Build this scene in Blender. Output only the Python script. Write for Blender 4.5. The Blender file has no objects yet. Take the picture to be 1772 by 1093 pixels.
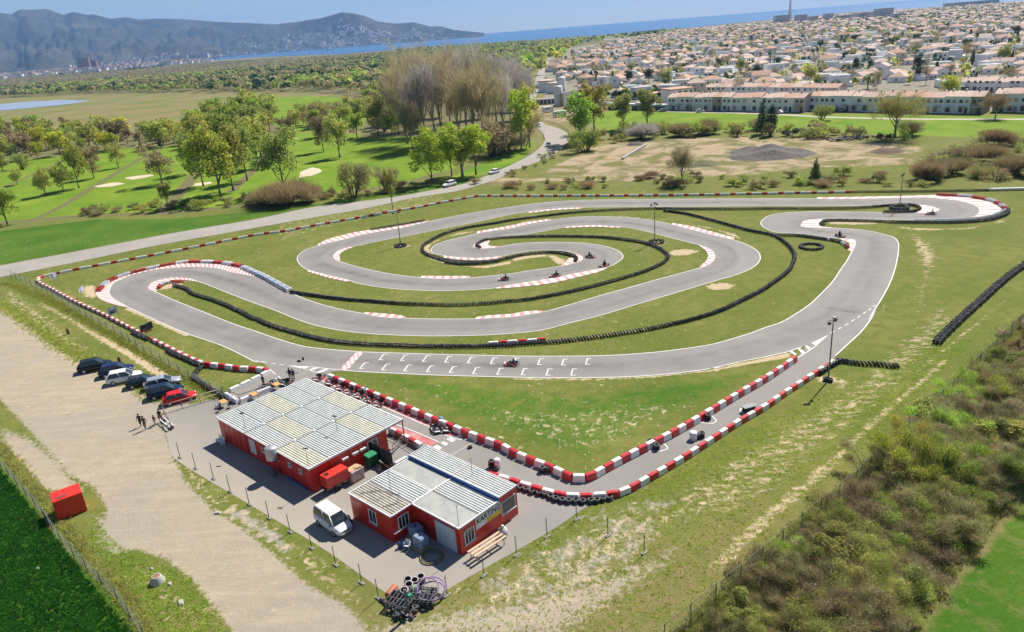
import bpy, bmesh, math, random
import numpy as np
from mathutils import Vector, Matrix, geometry
SC = bpy.context.scene
rnd = random.Random(7)
# ------------------------------------------------------------------ camera, sky, sun, exposure
CAMH = 41.26; FPX = 1290.0; PITCH = 0.3656; ROLL = 0.0779; PW, PH = 1772, 1093
_F = Vector((0, math.cos(PITCH), -math.sin(PITCH))); _R0 = Vector((1, 0, 0)); _U0 = _R0.cross(_F)
_R = math.cos(ROLL)*_R0 - math.sin(ROLL)*_U0; _U = math.sin(ROLL)*_R0 + math.cos(ROLL)*_U0
cam = bpy.data.cameras.new('camera'); camo = bpy.data.objects.new('camera', cam); SC.collection.objects.link(camo)
cam.sensor_fit = 'HORIZONTAL'; cam.sensor_width = 36.0; cam.lens = 36.0*FPX/PW
cam.clip_start = 0.5; cam.clip_end = 90000
camo.matrix_world = Matrix.Translation((0, 0, CAMH)) @ Matrix((_R, _U, -_F)).transposed().to_4x4()
SC.camera = camo
SUN_AZ, SUN_EL = math.radians(41), math.radians(50)
w = bpy.data.worlds.new("World"); SC.world = w; w.use_nodes = True
nt = w.node_tree; bg = nt.nodes['Background']; sky = nt.nodes.new('ShaderNodeTexSky'); sky.sky_type = 'NISHITA'
sky.sun_disc = False; sky.sun_elevation = SUN_EL; sky.sun_rotation = SUN_AZ; sky.altitude = 300
sky.air_density = 1.0; sky.dust_density = 0.0; sky.ozone_density = 4.0
nt.links.new(sky.outputs[0], bg.inputs[0]); bg.inputs[1].default_value = 0.058
sl = bpy.data.lights.new('sun', 'SUN'); sl.energy = 5.0; sl.angle = math.radians(0.5); sl.color = (1.0, 0.935, 0.83)
so = bpy.data.objects.new('sun', sl); SC.collection.objects.link(so)
sd = Vector((math.sin(SUN_AZ)*math.cos(SUN_EL), math.cos(SUN_AZ)*math.cos(SUN_EL), math.sin(SUN_EL)))
so.rotation_euler = sd.to_track_quat('Z', 'Y').to_euler()
SC.view_settings.view_transform = 'Standard'; SC.view_settings.look = 'None'
SC.view_settings.exposure = 0.68; SC.view_settings.gamma = 1.0
SC.cycles.max_bounces = 6; SC.cycles.transparent_max_bounces = 16; SC.cycles.volume_bounces = 0

# ------------------------------------------------------------------ photo pixel -> point on the ground
def ray(x, y):
    return (_F*FPX + _R*(x-PW/2) + _U*(PH/2-y)).normalized()
def P(x, y, z=0.0):
    d = ray(x, y); t = (z-CAMH)/d.z; return Vector((d.x*t, d.y*t, z))
def T(ox, oy, s, pts):
    return [(ox+a/s, oy+b/s) for a, b in pts]
def atdist(x, y, D):
    d = ray(x, y); h = math.hypot(d.x, d.y); return Vector((d.x/h*D, d.y/h*D, CAMH+D*d.z/h))
def mpp(p):   # metres per photo pixel at a point
    return max(1e-3, (p-Vector((0, 0, CAMH))).dot(_F))/FPX
c1 = lambda l: T(0, 400, 4, l)
c2 = lambda l: T(443, 320, 4, l)
c3 = lambda l: T(886, 320, 4, l)
c4 = lambda l: T(1329, 320, 4, l)
c5 = lambda l: T(443, 500, 4, l)
c6 = lambda l: T(886, 500, 4, l)
c7 = lambda l: T(1229, 500, 4, l)
c8 = lambda l: T(743, 680, 4, l)
def world(pts, z=0.0): return [P(x, y, z) for x, y in pts]
def catmull(pts, step=0.6, closed=False):
    n = len(pts); out = []
    rng_ = range(n if closed else n-1)
    for i in rng_:
        if closed: a, b, c, d = pts[(i-1) % n], pts[i], pts[(i+1) % n], pts[(i+2) % n]
        else: a, b, c, d = pts[max(i-1, 0)], pts[i], pts[i+1], pts[min(i+2, n-1)]
        L = (c-b).length; k = max(1, int(L/step))
        ta = (c-a)*0.5; tb = (d-b)*0.5
        la, lb = ta.length, tb.length
        if la > L: ta = ta*(L/la)
        if lb > L: tb = tb*(L/lb)
        for j in range(k):
            t = j/k; t2 = t*t; t3 = t2*t
            out.append((2*t3-3*t2+1)*b+(t3-2*t2+t)*ta+(-2*t3+3*t2)*c+(t3-t2)*tb)
    if not closed: out.append(pts[-1].copy())
    return out
def resample(pts, n=None, step=None):
    cum = [0]
    for a, b in zip(pts, pts[1:]): cum.append(cum[-1]+(b-a).length)
    L = cum[-1]
    if n is None: n = max(2, int(round(L/step))+1)
    out = []; j = 0
    for i in range(n):
        s = L*i/(n-1)
        while j < len(cum)-2 and cum[j+1] < s: j += 1
        d = cum[j+1]-cum[j]; t = 0 if d < 1e-9 else (s-cum[j])/d
        out.append(pts[j].lerp(pts[j+1], min(1, max(0, t))))
    return out

# ------------------------------------------------------------------ node helpers and materials
class NT:
    def __init__(s, name):
        s.m = bpy.data.materials.new(name); s.m.use_nodes = True; s.t = s.m.node_tree
        s.b = s.t.nodes['Principled BSDF']; s.out = s.t.nodes['Material Output']
    def n(s, typ, **kw):
        nd = s.t.nodes.new(typ)
        for k, v in kw.items():
            if k.startswith('_'): nd.inputs[k[1:]].default_value = v
            else: setattr(nd, k, v)
        return nd
    def l(s, a, b): s.t.links.new(a, b)
    def noise(s, scale, detail=4, rough=0.55, vec=None, dist=0):
        nd = s.n('ShaderNodeTexNoise'); nd.inputs['Scale'].default_value = scale
        nd.inputs['Detail'].default_value = detail; nd.inputs['Roughness'].default_value = rough
        nd.inputs['Distortion'].default_value = dist
        if vec is not None: s.l(vec, nd.inputs['Vector'])
        return nd.outputs['Fac']
    def math(s, op, a, b=None, clamp=False):
        nd = s.n('ShaderNodeMath', operation=op, use_clamp=clamp)
        for i, v in enumerate((a, b)):
            if v is None: continue
            if hasattr(v, 'node'): s.l(v, nd.inputs[i])
            else: nd.inputs[i].default_value = v
        return nd.outputs[0]
    def mix(s, f, a, b):
        nd = s.n('ShaderNodeMix', data_type='RGBA')
        for i, v in ((0, f), (6, a), (7, b)):
            if hasattr(v, 'node'): s.l(v, nd.inputs[i])
            else: nd.inputs[i].default_value = v if i == 0 else (*v, 1)
        return nd.outputs[2]
    def ramp(s, f, stops):
        nd = s.n('ShaderNodeValToRGB'); cr = nd.color_ramp
        while len(cr.elements) < len(stops): cr.elements.new(0.5)
        for e, (p, c) in zip(cr.elements, stops):
            e.position = p; e.color = (*c, 1) if len(c) == 3 else c
        s.l(f, nd.inputs[0]); return nd.outputs[0]
    def remap(s, v, a, b, c=0.0, d=1.0):
        nd = s.n('ShaderNodeMapRange'); s.l(v, nd.inputs[0])
        for i, x in enumerate((a, b, c, d)): nd.inputs[i+1].default_value = x
        return nd.outputs[0]
    def bump(s, h, strength=0.3, dist=0.05):
        nd = s.n('ShaderNodeBump'); nd.inputs['Strength'].default_value = strength; nd.inputs['Distance'].default_value = dist
        s.l(h, nd.inputs['Height']); s.l(nd.outputs[0], s.b.inputs['Normal'])
    def coords(s, kind='Object'): return s.n('ShaderNodeTexCoord').outputs[kind]
    def pos(s): return s.n('ShaderNodeNewGeometry').outputs['Position']
MATS = {}
def M(name, col, rough=0.6, metal=0.0, var=0.12, scale=3.0, spec=0.5, bump=0.0, coat=0.0, dirt=None, trans=0.0):
    """plain painted / solid surface with small tonal variation and grime"""
    if name in MATS: return MATS[name]
    k = NT(name); v = k.coords()
    nz = k.noise(scale, 5, 0.6, v); dk = tuple(c*(1-var*1.6) for c in col); lt = tuple(min(1, c*(1+var)) for c in col)
    c = k.mix(k.remap(nz, 0.3, 0.7), dk, lt)
    if dirt:
        n2 = k.noise(scale*0.35+0.4, 6, 0.7, v); c = k.mix(k.remap(n2, 0.5, 0.75, 0, dirt[0]), c, dirt[1])
    k.l(c, k.b.inputs['Base Color'])
    n3 = k.noise(scale*4, 3, 0.5, v); k.l(k.remap(n3, 0.3, 0.7, max(0.02, rough-0.08), min(1, rough+0.1)), k.b.inputs['Roughness'])
    k.b.inputs['Metallic'].default_value = metal; k.b.inputs['Specular IOR Level'].default_value = spec
    k.b.inputs['Coat Weight'].default_value = coat; k.b.inputs['Coat Roughness'].default_value = 0.05
    if trans: k.b.inputs['Alpha'].default_value = 1-trans
    if bump: k.bump(n3, bump, 0.02)
    MATS[name] = k.m; return k.m
def leafmat(name, cols, trans=0.5, rough=0.6, ovar=0.25):
    if name in MATS: return MATS[name]
    k = NT(name); isl = k.n('ShaderNodeNewGeometry').outputs['Random Per Island']
    c = k.ramp(isl, [(i/max(1, len(cols)-1), cc) for i, cc in enumerate(cols)])
    oi = k.n('ShaderNodeObjectInfo').outputs['Random']
    hs = k.n('ShaderNodeHueSaturation'); k.l(c, hs.inputs['Color'])
    k.l(k.remap(oi, 0, 1, 0.5-0.025, 0.5+0.02), hs.inputs['Hue'])
    r2 = k.math('FRACT', k.math('MULTIPLY', oi, 7.31)); k.l(k.remap(r2, 0, 1, 1-ovar, 1+ovar), hs.inputs['Value'])
    cl = k.noise(0.6, 3, 0.6, k.coords())
    hs2 = k.n('ShaderNodeHueSaturation'); k.l(hs.outputs[0], hs2.inputs['Color']); k.l(k.remap(cl, 0.3, 0.7, 0.75, 1.25), hs2.inputs['Value'])
    k.l(hs2.outputs[0], k.b.inputs['Base Color']); k.b.inputs['Roughness'].default_value = rough
    k.b.inputs['Specular IOR Level'].default_value = 0.25
    tr = k.n('ShaderNodeBsdfTranslucent'); k.l(hs2.outputs[0], tr.inputs[0])
    mx = k.n('ShaderNodeMixShader'); mx.inputs[0].default_value = trans
    k.l(k.b.outputs[0], mx.inputs[1]); k.l(tr.outputs[0], mx.inputs[2]); k.l(mx.outputs[0], k.out.inputs[0])
    MATS[name] = k.m; return k.m

# ------------------------------------------------------------------ mesh builder and objects
class MB:
    def __init__(s): s.v = []; s.f = []; s.mi = []; s.mats = []; s.sm = []
    def _m(s, m):
        if m is None: return 0
        if m not in s.mats: s.mats.append(m)
        return s.mats.index(m)
    def add(s, vs, fs, m=None, smooth=False):
        o = len(s.v); s.v += [tuple(v) for v in vs]; i = s._m(m)
        for f in fs: s.f.append(tuple(o+a for a in f)); s.mi.append(i); s.sm.append(smooth)
        return s
    def box(s, c, size, m=None, rot=0.0, bev=0.0, taper=1.0, mat4=None):
        hx, hy, hz = size[0]/2, size[1]/2, size[2]/2
        cr, sr = math.cos(rot), math.sin(rot); vs = []
        if bev <= 0:
            for z, t in ((-hz, 1), (hz, taper)):
                for x, y in ((-hx*t, -hy*t), (hx*t, -hy*t), (hx*t, hy*t), (-hx*t, hy*t)): vs.append((x, y, z))
            fs = [(3, 2, 1, 0), (4, 5, 6, 7), (0, 1, 5, 4), (1, 2, 6, 5), (2, 3, 7, 6), (3, 0, 4, 7)]
        else:
            b = min(bev, hx*.95, hy*.95, hz*.95)
            def ring(ax, ay, z): return [(-ax+b, -ay, z), (ax-b, -ay, z), (ax, -ay+b, z), (ax, ay-b, z), (ax-b, ay, z), (-ax+b, ay, z), (-ax, ay-b, z), (-ax, -ay+b, z)]
            t = taper
            vs = ring(hx-b*.7, hy-b*.7, -hz)+ring(hx, hy, -hz+b)+ring(hx*t, hy*t, hz-b)+ring(hx*t-b*.7, hy*t-b*.7, hz)
            fs = [tuple(range(7, -1, -1)), tuple(range(24, 32))]
            for k in range(3):
                for i in range(8): j = (i+1) % 8; fs.append((k*8+i, k*8+j, k*8+8+j, k*8+8+i))
        out = []
        for x, y, z in vs:
            if mat4 is not None: q = mat4 @ Vector((x, y, z)); out.append(q)
            else: out.append((c[0]+x*cr-y*sr, c[1]+x*sr+y*cr, c[2]+z))
        return s.add(out, fs, m)
    def tube(s, pts, r, m=None, seg=8, cap=True, closed=False):
        pts = [Vector(p) for p in pts]; n = len(pts); rr = r if hasattr(r, '__len__') else [r]*n; vs = []; fs = []
        for i, p in enumerate(pts):
            a = pts[(i-1) % n] if closed else pts[max(0, i-1)]; b = pts[(i+1) % n] if closed else pts[min(n-1, i+1)]
            d = (b-a).normalized() if (b-a).length > 1e-9 else Vector((0, 0, 1))
            up = Vector((0, 0, 1)) if abs(d.z) < 0.95 else Vector((1, 0, 0))
            u = d.cross(up).normalized(); v = u.cross(d)
            for k in range(seg):
                t = 2*math.pi*k/seg; vs.append(p+(u*math.cos(t)+v*math.sin(t))*rr[i])
        for i in range(n if closed else n-1):
            for k in range(seg):
                a = i*seg+k; b = i*seg+(k+1) % seg; j = ((i+1) % n)*seg
                fs.append((a, b, j+(k+1) % seg, j+k))
        if cap and not closed:
            fs.append(tuple(range(seg-1, -1, -1))); fs.append(tuple((n-1)*seg+k for k in range(seg)))
        return s.add(vs, fs, m, True)
    def lathe(s, prof, m=None, seg=16, c=(0, 0, 0), axis='z', cap=False):
        vs = []; fs = []; n = len(prof)
        for r, z in prof:
            for k in range(seg):
                t = 2*math.pi*k/seg; a, b = r*math.cos(t), r*math.sin(t)
                q = (a, b, z) if axis == 'z' else ((z, a, b) if axis == 'x' else (a, z, b))
                vs.append((c[0]+q[0], c[1]+q[1], c[2]+q[2]))
        for i in range(n-1):
            for k in range(seg): fs.append((i*seg+k, i*seg+(k+1) % seg, (i+1)*seg+(k+1) % seg, (i+1)*seg+k))
        if cap: fs.append(tuple(range(seg))); fs.append(tuple((n-1)*seg+k for k in range(seg)))
        return s.add(vs, fs, m, True)
    def poly(s, pts, m=None): return s.add(pts, [tuple(range(len(pts)))], m)
    def prism(s, pts, z0, z1, m=None):
        n = len(pts); vs = [(p[0], p[1], z0) for p in pts]+[(p[0], p[1], z1) for p in pts]
        fs = [tuple(range(n-1, -1, -1)), tuple(range(n, 2*n))]+[(i, (i+1) % n, n+(i+1) % n, n+i) for i in range(n)]
        return s.add(vs, fs, m)
    def mesh(s, name):
        me = bpy.data.meshes.new(name); me.from_pydata(s.v, [], s.f)
        for m in s.mats: me.materials.append(m)
        if s.mi: me.polygons.foreach_set('material_index', s.mi); me.polygons.foreach_set('use_smooth', s.sm)
        me.update(); return me
def link(name, me, parent=None, loc=None, rz=0.0):
    o = bpy.data.objects.new(name, me); SC.collection.objects.link(o)
    if parent: o.parent = parent
    if loc is not None: o.location = loc
    if rz: o.rotation_euler = (0, 0, rz)
    return o
def part(name, mb, parent, loc=None, rz=0.0, label=None):
    o = link(name, mb.mesh(name), parent, loc, rz)
    if label: o['label'] = label
    return o
def tag(o, label=None, cat=None, group=None, kind=None):
    if label: o['label'] = label
    if cat: o['category'] = cat
    if group: o['group'] = group
    if kind: o['kind'] = kind
    return o
def thing(name, label, cat, loc=(0, 0, 0), rz=0.0, group=None):
    o = bpy.data.objects.new(name, None); SC.collection.objects.link(o); o.empty_display_size = 0.3
    o.location = loc; o.rotation_euler = (0, 0, rz); return tag(o, label, cat, group)
def dup(o, loc=None, rz=None, label=None, sc=None, parent=None, group=None):
    kids = [k for k in KIDS(o)]
    c = o.copy(); SC.collection.objects.link(c); c.parent = parent
    if loc is not None: c.location = loc
    if rz is not None: c.rotation_euler = (0, 0, rz)
    if sc is not None: c.scale = sc if hasattr(sc, '__len__') else (sc, sc, sc)
    if label: c['label'] = label
    if group: c['group'] = group
    for k in kids: dup(k, parent=c)
    return c
def KIDS(o): return list(o.children)
def hpos(o): o.location = (0, 0, -500)

white = M('white paint', (0.72, 0.72, 0.71), 0.5, dirt=(0.35, (0.4, 0.38, 0.34)))
red = M('red paint', (0.52, 0.018, 0.012), 0.45, dirt=(0.25, (0.3, 0.05, 0.03)))
black = M('black plastic', (0.018, 0.018, 0.02), 0.5, spec=.3)
_k = NT('tyre rubber'); _i = _k.n('ShaderNodeNewGeometry').outputs['Random Per Island']; _o = _k.n('ShaderNodeObjectInfo').outputs['Random']; _r = _k.math('FRACT', _k.math('ADD', _i, _o)); _k.l(_k.ramp(_r, [(0, (.010, .011, .013)), (.45, (.018, .020, .022)), (.75, (.03, .03, .032)), (1, (.085, .085, .085))]), _k.b.inputs[0]); _k.b.inputs['Roughness'].default_value = .7; rubber = _k.m; MATS['tyre rubber'] = rubber
steel = M('galvanised steel', (0.42, 0.43, 0.44), 0.45, metal=0.6)
dsteel = M('dark steel', (0.10, 0.105, 0.11), 0.55, metal=0.4)
conc = M('concrete', (0.42, 0.40, 0.37), 0.85, var=0.2, scale=6, bump=0.3)

# ================================================================== TRACES (photo pixels, projected onto the ground)
EA = (c4([(470,298),(600,306),(700,318),(800,340),(870,362),(900,395),(904,440),(893,520),(873,600),(838,690),(790,780),(740,860),(690,945)])
 + c7([(1150,140),(1100,225),(1040,300),(920,308),(818,320),(700,377),(600,412),(540,434),(400,465),(200,505),(0,552)])
 + c6([(1500,533),(1200,575),(1000,595),(800,607),(600,613),(400,614),(200,614),(0,610)])
 + c5([(1500,603),(1200,594),(900,580),(700,570),(520,554),(400,545),(210,531),(60,506)])
 + c1([(1772,905),(1700,870),(1600,820),(1500,778),(1300,710),(1100,625),(1000,578),(890,528),(850,505),(790,470),(762,440),(755,415),(770,380),(790,355),(840,332),(900,305),(1000,280),(1100,262),(1200,252),(1300,246),(1400,246),(1500,255),(1600,280),(1700,300)])
 + c2([(0,632),(60,650),(120,685),(180,720),(250,750),(330,785),(450,825),(600,863),(750,890),(850,910),(1000,921),(1150,925),(1350,927),(1540,925),(1650,919)])
 + c3([(0,912),(100,897),(220,877),(400,828),(600,768),(800,712),(1000,655),(1150,615),(1300,574),(1350,555),(1390,525),(1403,490),(1380,452),(1330,427),(1250,403),(1100,365),(950,325),(850,303),(770,291),(700,287),(600,279),(500,281),(420,286),(370,291),(250,313),(100,340)])
 + c2([(1772,350),(1690,358),(1600,372),(1530,398),(1507,422),(1525,438),(1600,438),(1680,428)])
 + c3([(0,410),(100,400),(250,395),(400,397),(550,408),(650,425),(720,448),(760,475),(768,500),(745,525),(700,553),(650,570),(600,582),(450,610),(300,642),(150,666),(0,690)])
 + c2([(1660,712),(1500,725),(1300,732),(1100,727),(900,712),(700,680),(655,662),(500,625),(360,586),(310,555),(285,515),(295,485),(340,450),(425,420),(500,400),(600,377),(700,350),(800,330),(950,305),(1050,287),(1190,253),(1400,210),(1600,175)])
 + c3([(0,150),(200,123),(400,108),(600,102),(800,99),(1000,97),(1300,94),(1600,93)])
 + c4([(0,92),(340,93),(600,94),(900,88),(1100,85),(1200,94),(1320,108),(1400,128),(1450,150),(1465,175),(1455,200),(1420,222),(1370,235),(1250,240),(1000,241),(700,237),(500,236),(370,236),(260,245),(235,268),(232,286),(300,294)]))
EB = (c4([(600,380),(600,420),(578,465),(545,525),(500,590),(450,665),(380,740),(290,825),(180,900),(80,955)])
 + c7([(370,210),(280,250),(150,300),(0,382)][:0])
 + c7([(400,260),(280,305),(150,345),(0,385)])
 + c6([(1650,395),(1500,415)][:0])
 + c6([(1100,425),(900,445),(700,458),(500,463),(250,465),(0,463)])
 + c5([(1500,457),(1200,450),(900,440),(745,435),(600,425),(450,412),(340,398),(230,370),(120,335)])
 + c1([(1772,693),(1600,635),(1400,555),(1200,475),(1075,418),(1035,400),(1030,385),(1055,355),(1110,335),(1200,322),(1300,326),(1370,347),(1450,375),(1600,435)])
 + c2([(0,820),(100,855),(200,895),(320,942),(450,980),(600,1008),(800,1030),(1000,1040),(1200,1045),(1400,1043),(1600,1038)])
 + c3([(0,1027),(200,1005),(400,955),(600,905),(800,845),(1000,785),(1200,725),(1400,665),(1560,618),(1660,575),(1710,530),(1718,490),(1690,450),(1620,410),(1535,380),(1400,347),(1250,310),(1110,273),(1000,250),(850,230),(700,220),(550,217),(400,225),(270,243),(100,272)])
 + c2([(1772,297),(1650,315),(1530,335),(1400,365),(1320,385),(1250,410),(1215,440),(1222,468),(1300,488),(1400,500),(1550,505),(1700,493)])
 + c3([(0,477),(150,454),(280,450),(400,462),(475,490),(488,512),(460,530),(400,548),(340,560),(250,575),(100,595)])
 + c2([(1772,612),(1600,630),(1485,641),(1300,648),(1140,640),(1000,625),(850,600),(700,565),(575,527),(545,510),(538,485),(570,455),(620,437),(675,425),(750,410),(900,378),(1050,350),(1200,320),(1400,280),(1600,240)])
 + c3([(0,202),(115,186),(300,164),(485,156),(700,152),(1000,150),(1400,148)])
 + c4([(0,145),(400,145),(700,142),(880,132),(1000,133),(1110,145),(1178,165),(1175,178),(1120,190),(1040,193),(900,190),(700,187),(500,184),(300,183),(150,190),(60,200)])
 + c3([(1772,215),(1735,240),(1722,265),(1740,290)])
 + c4([(0,308),(60,328),(200,335),(300,348),(420,363),(530,372)]))
# c6/c7 seam between (0,385) of c7 and c6: handled by the curve itself
PIT = ([(430,617),(450,625),(466,640)]+[(440,655),(396,678),(378,688),(365,691),(283,714),(281,735),(290,760),(302,793),(432,873),(560,950),(668,1026),(700,1045),(735,1044),(786,1013),(893,953),(960,914),(1015,877),(1060,860),(1110,845),(1186,783),(1229,763)]
 + c7([(200,922),(350,852),(500,752),(740,592),(850,500),(870,462),(960,375),(1040,298),(1000,290),(900,300),(818,316),(700,375),(640,420),(600,472),(400,600),(200,722),(0,830)])
 + c8([(1500,392),(1300,480),(1110,590),(1050,606),(990,600),(850,545),(400,345),(100,220)])
 + c5([(1300,940),(1100,855),(900,772),(700,690),(490,602),(495,580),(585,562),(520,545),(400,540),(210,525),(60,500)]))
ROAD_LO = [(-260,540),(-120,508),(0,479.5),(100,460),(200,439),(300,419),(410,400),(443,394),(543,376),(630,361),(718,342),(793,330),(834,318),(861,310),(895,293),(945.6,274),(962.5,264),(979,250),(985.5,240),(980.5,229),(963.5,221),(944,215),(930,205),(924,190),(926,170),(936,150),(944,125),(952,100)]
ROAD_UP = [(-260,515),(-120,485),(0,459.5),(100,441),(200,422),(317,400),(443,379),(543,357.5),(618,349),(693,339),(755,327.5),(800,319),(835,307),(871,291),(912,271),(935.5,254),(943,242),(940,232),(929,222),(915,212),(908,200),(906,188),(910,168),(922,148),(932,124),(943,100)]
# tyre walls: centre line at z 0.3
TY = {}
TY['long'] = c1([(1205,370),(1290,395),(1340,430),(1500,480),(1650,545),(1760,600)])+c5([(0,200),(100,245),(250,290),(400,330),(600,365),(800,380),(1000,388),(1200,393),(1400,393),(1600,390),(1772,382)])+c6([(150,370),(300,360),(600,325),(900,280),(1100,240),(1300,190),(1450,140),(1600,70),(1720,10)])+c4([(0,697),(80,640),(140,590),(175,530),(185,480),(165,440),(120,395),(60,355),(0,335)])+c3([(1650,312),(1600,300),(1400,245),(1200,195),(1055,175)])
TY['straight'] = c3([(1000,160),(1200,163),(1500,163)])+c4([(0,160),(300,160),(500,157),(700,150),(850,138),(950,132),(1010,138),(1045,150),(1045,168),(1000,180),(900,183),(805,182)])
TY['spiral'] = c3([(990,160),(800,165),(600,175),(400,190),(200,215)])+c2([(1772,240),(1650,262),(1500,285),(1400,305),(1300,335),(1220,375),(1165,410),(1150,440),(1165,465),(1220,490),(1300,515),(1400,530),(1500,533),(1650,520)])+c3([(0,495),(100,475),(250,462),(350,468),(420,485),(443,500),(440,522)])
TY['double'] = c2([(1310,530),(1400,541),(1500,543),(1600,533),(1680,522)])
TY['inner'] = c2([(1550,427),(1530,415),(1545,395),(1600,375),(1700,362)])+c3([(0,358),(200,352),(400,352),(600,357),(750,370),(900,393),(1000,425),(1060,465),(1080,490),(1060,525),(1000,560),(900,600),(700,660),(500,712),(300,755),(100,790),(0,798)])+c2([(1600,815),(1400,825),(1200,822),(1000,815),(800,800),(600,785),(400,760),(240,735)])
TY['bluewhite'] = c2([(230,725),(150,680),(60,632),(0,605)])+c1([(1720,262),(1680,245)])
TY['hairpin'] = c1([(1665,238),(1540,214),(1400,208),(1300,208),(1200,220),(1050,250),(900,285),(780,328),(720,365),(680,408)])
TY['hairpin_in'] = c1([(1098,388),(1110,368),(1150,352),(1200,345),(1262,345)])
TY['far'] = c4([(580,45),(900,42),(1200,38),(1520,33)])
TY['end_red'] = c4([(1175,62),(1250,66),(1370,72),(1450,85),(1550,105),(1620,140),(1645,165)])
TY['end_white'] = c4([(1640,172),(1560,208),(1450,228),(1250,241),(1020,243)])
TY['end'] = c4([(1665,165),(1650,200),(1560,232),(1450,247),(1300,255),(1100,256),(900,254),(700,245),(500,241),(410,243),(375,255),(368,270),(385,275)])
TY['kink'] = c4([(60,345),(200,345),(320,360),(450,378),(505,393)])
TY['kink_red'] = c4([(515,398),(535,412),(550,430)])
TY['upper'] = c2([(800,303),(930,283),(1165,243)])
TY['right'] = c7([(890,490),(1000,505),(1150,515),(1298,528)])
TY['away'] = c4([(1170,1085),(1200,1050),(1280,970),(1400,860),(1500,770),(1600,680),(1700,600),(1772,550)])+[(1790,443),(1815,425)]
TY['gate'] = [(349,634),(341,641),(334,650),(345,659),(362,671),(388,684)]
TY['corner'] = c1([(920,693),(970,718),(1030,742)])
TY['corner_b'] = c1([(1160,815),(1210,845),(1300,885),(1390,925)])
# red / white plastic block barriers (top centre, z 0.5)
BR = {}
BR['back'] = c4([(575,42),(0,52)])+c3([(1400,60),(1000,65),(500,68),(0,70)])+c2([(1550,69),(1500,76),(1300,112),(1100,152),(900,185),(700,222),(450,265),(200,312),(0,338)])+c1([(1500,72),(1200,132),(900,188),(600,243),(400,283),(310,303)])
BR['side'] = c1([(300,305),(265,318),(258,335),(290,360),(350,388),(500,470),(700,560),(850,635),(970,695)])
BR['side_low'] = c1([(1045,738),(1100,765),(1200,815),(1300,865),(1400,905)])
BR['entry'] = c1([(1410,908),(1500,918),(1580,927),(1650,938),(1760,942)])+[(453.7,636.5),(462,639)]
BR['pit_in'] = c5([(500,585),(700,665),(900,745),(1100,828),(1300,912),(1500,992),(1700,1064)])+c8([(600,400),(900,520),(970,558),(1050,566),(1110,557),(1300,452),(1500,350),(1772,207)])+c7([(200,705),(400,590),(590,462)])
BR['pit_out'] = c8([(405,545),(530,575),(640,612),(800,660),(930,690),(1070,697),(1200,687),(1330,668),(1480,590),(1772,420)])+c7([(100,965),(200,900),(270,860),(400,785),(500,715),(700,585),(860,484)])
BR['infield'] = c5([(1605,370),(1772,358)])+c6([(100,352),(230,341)])
BR['canopy'] = T(660,680,4.425,[(60,262),(130,292),(200,330),(280,372),(300,385)])
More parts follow.
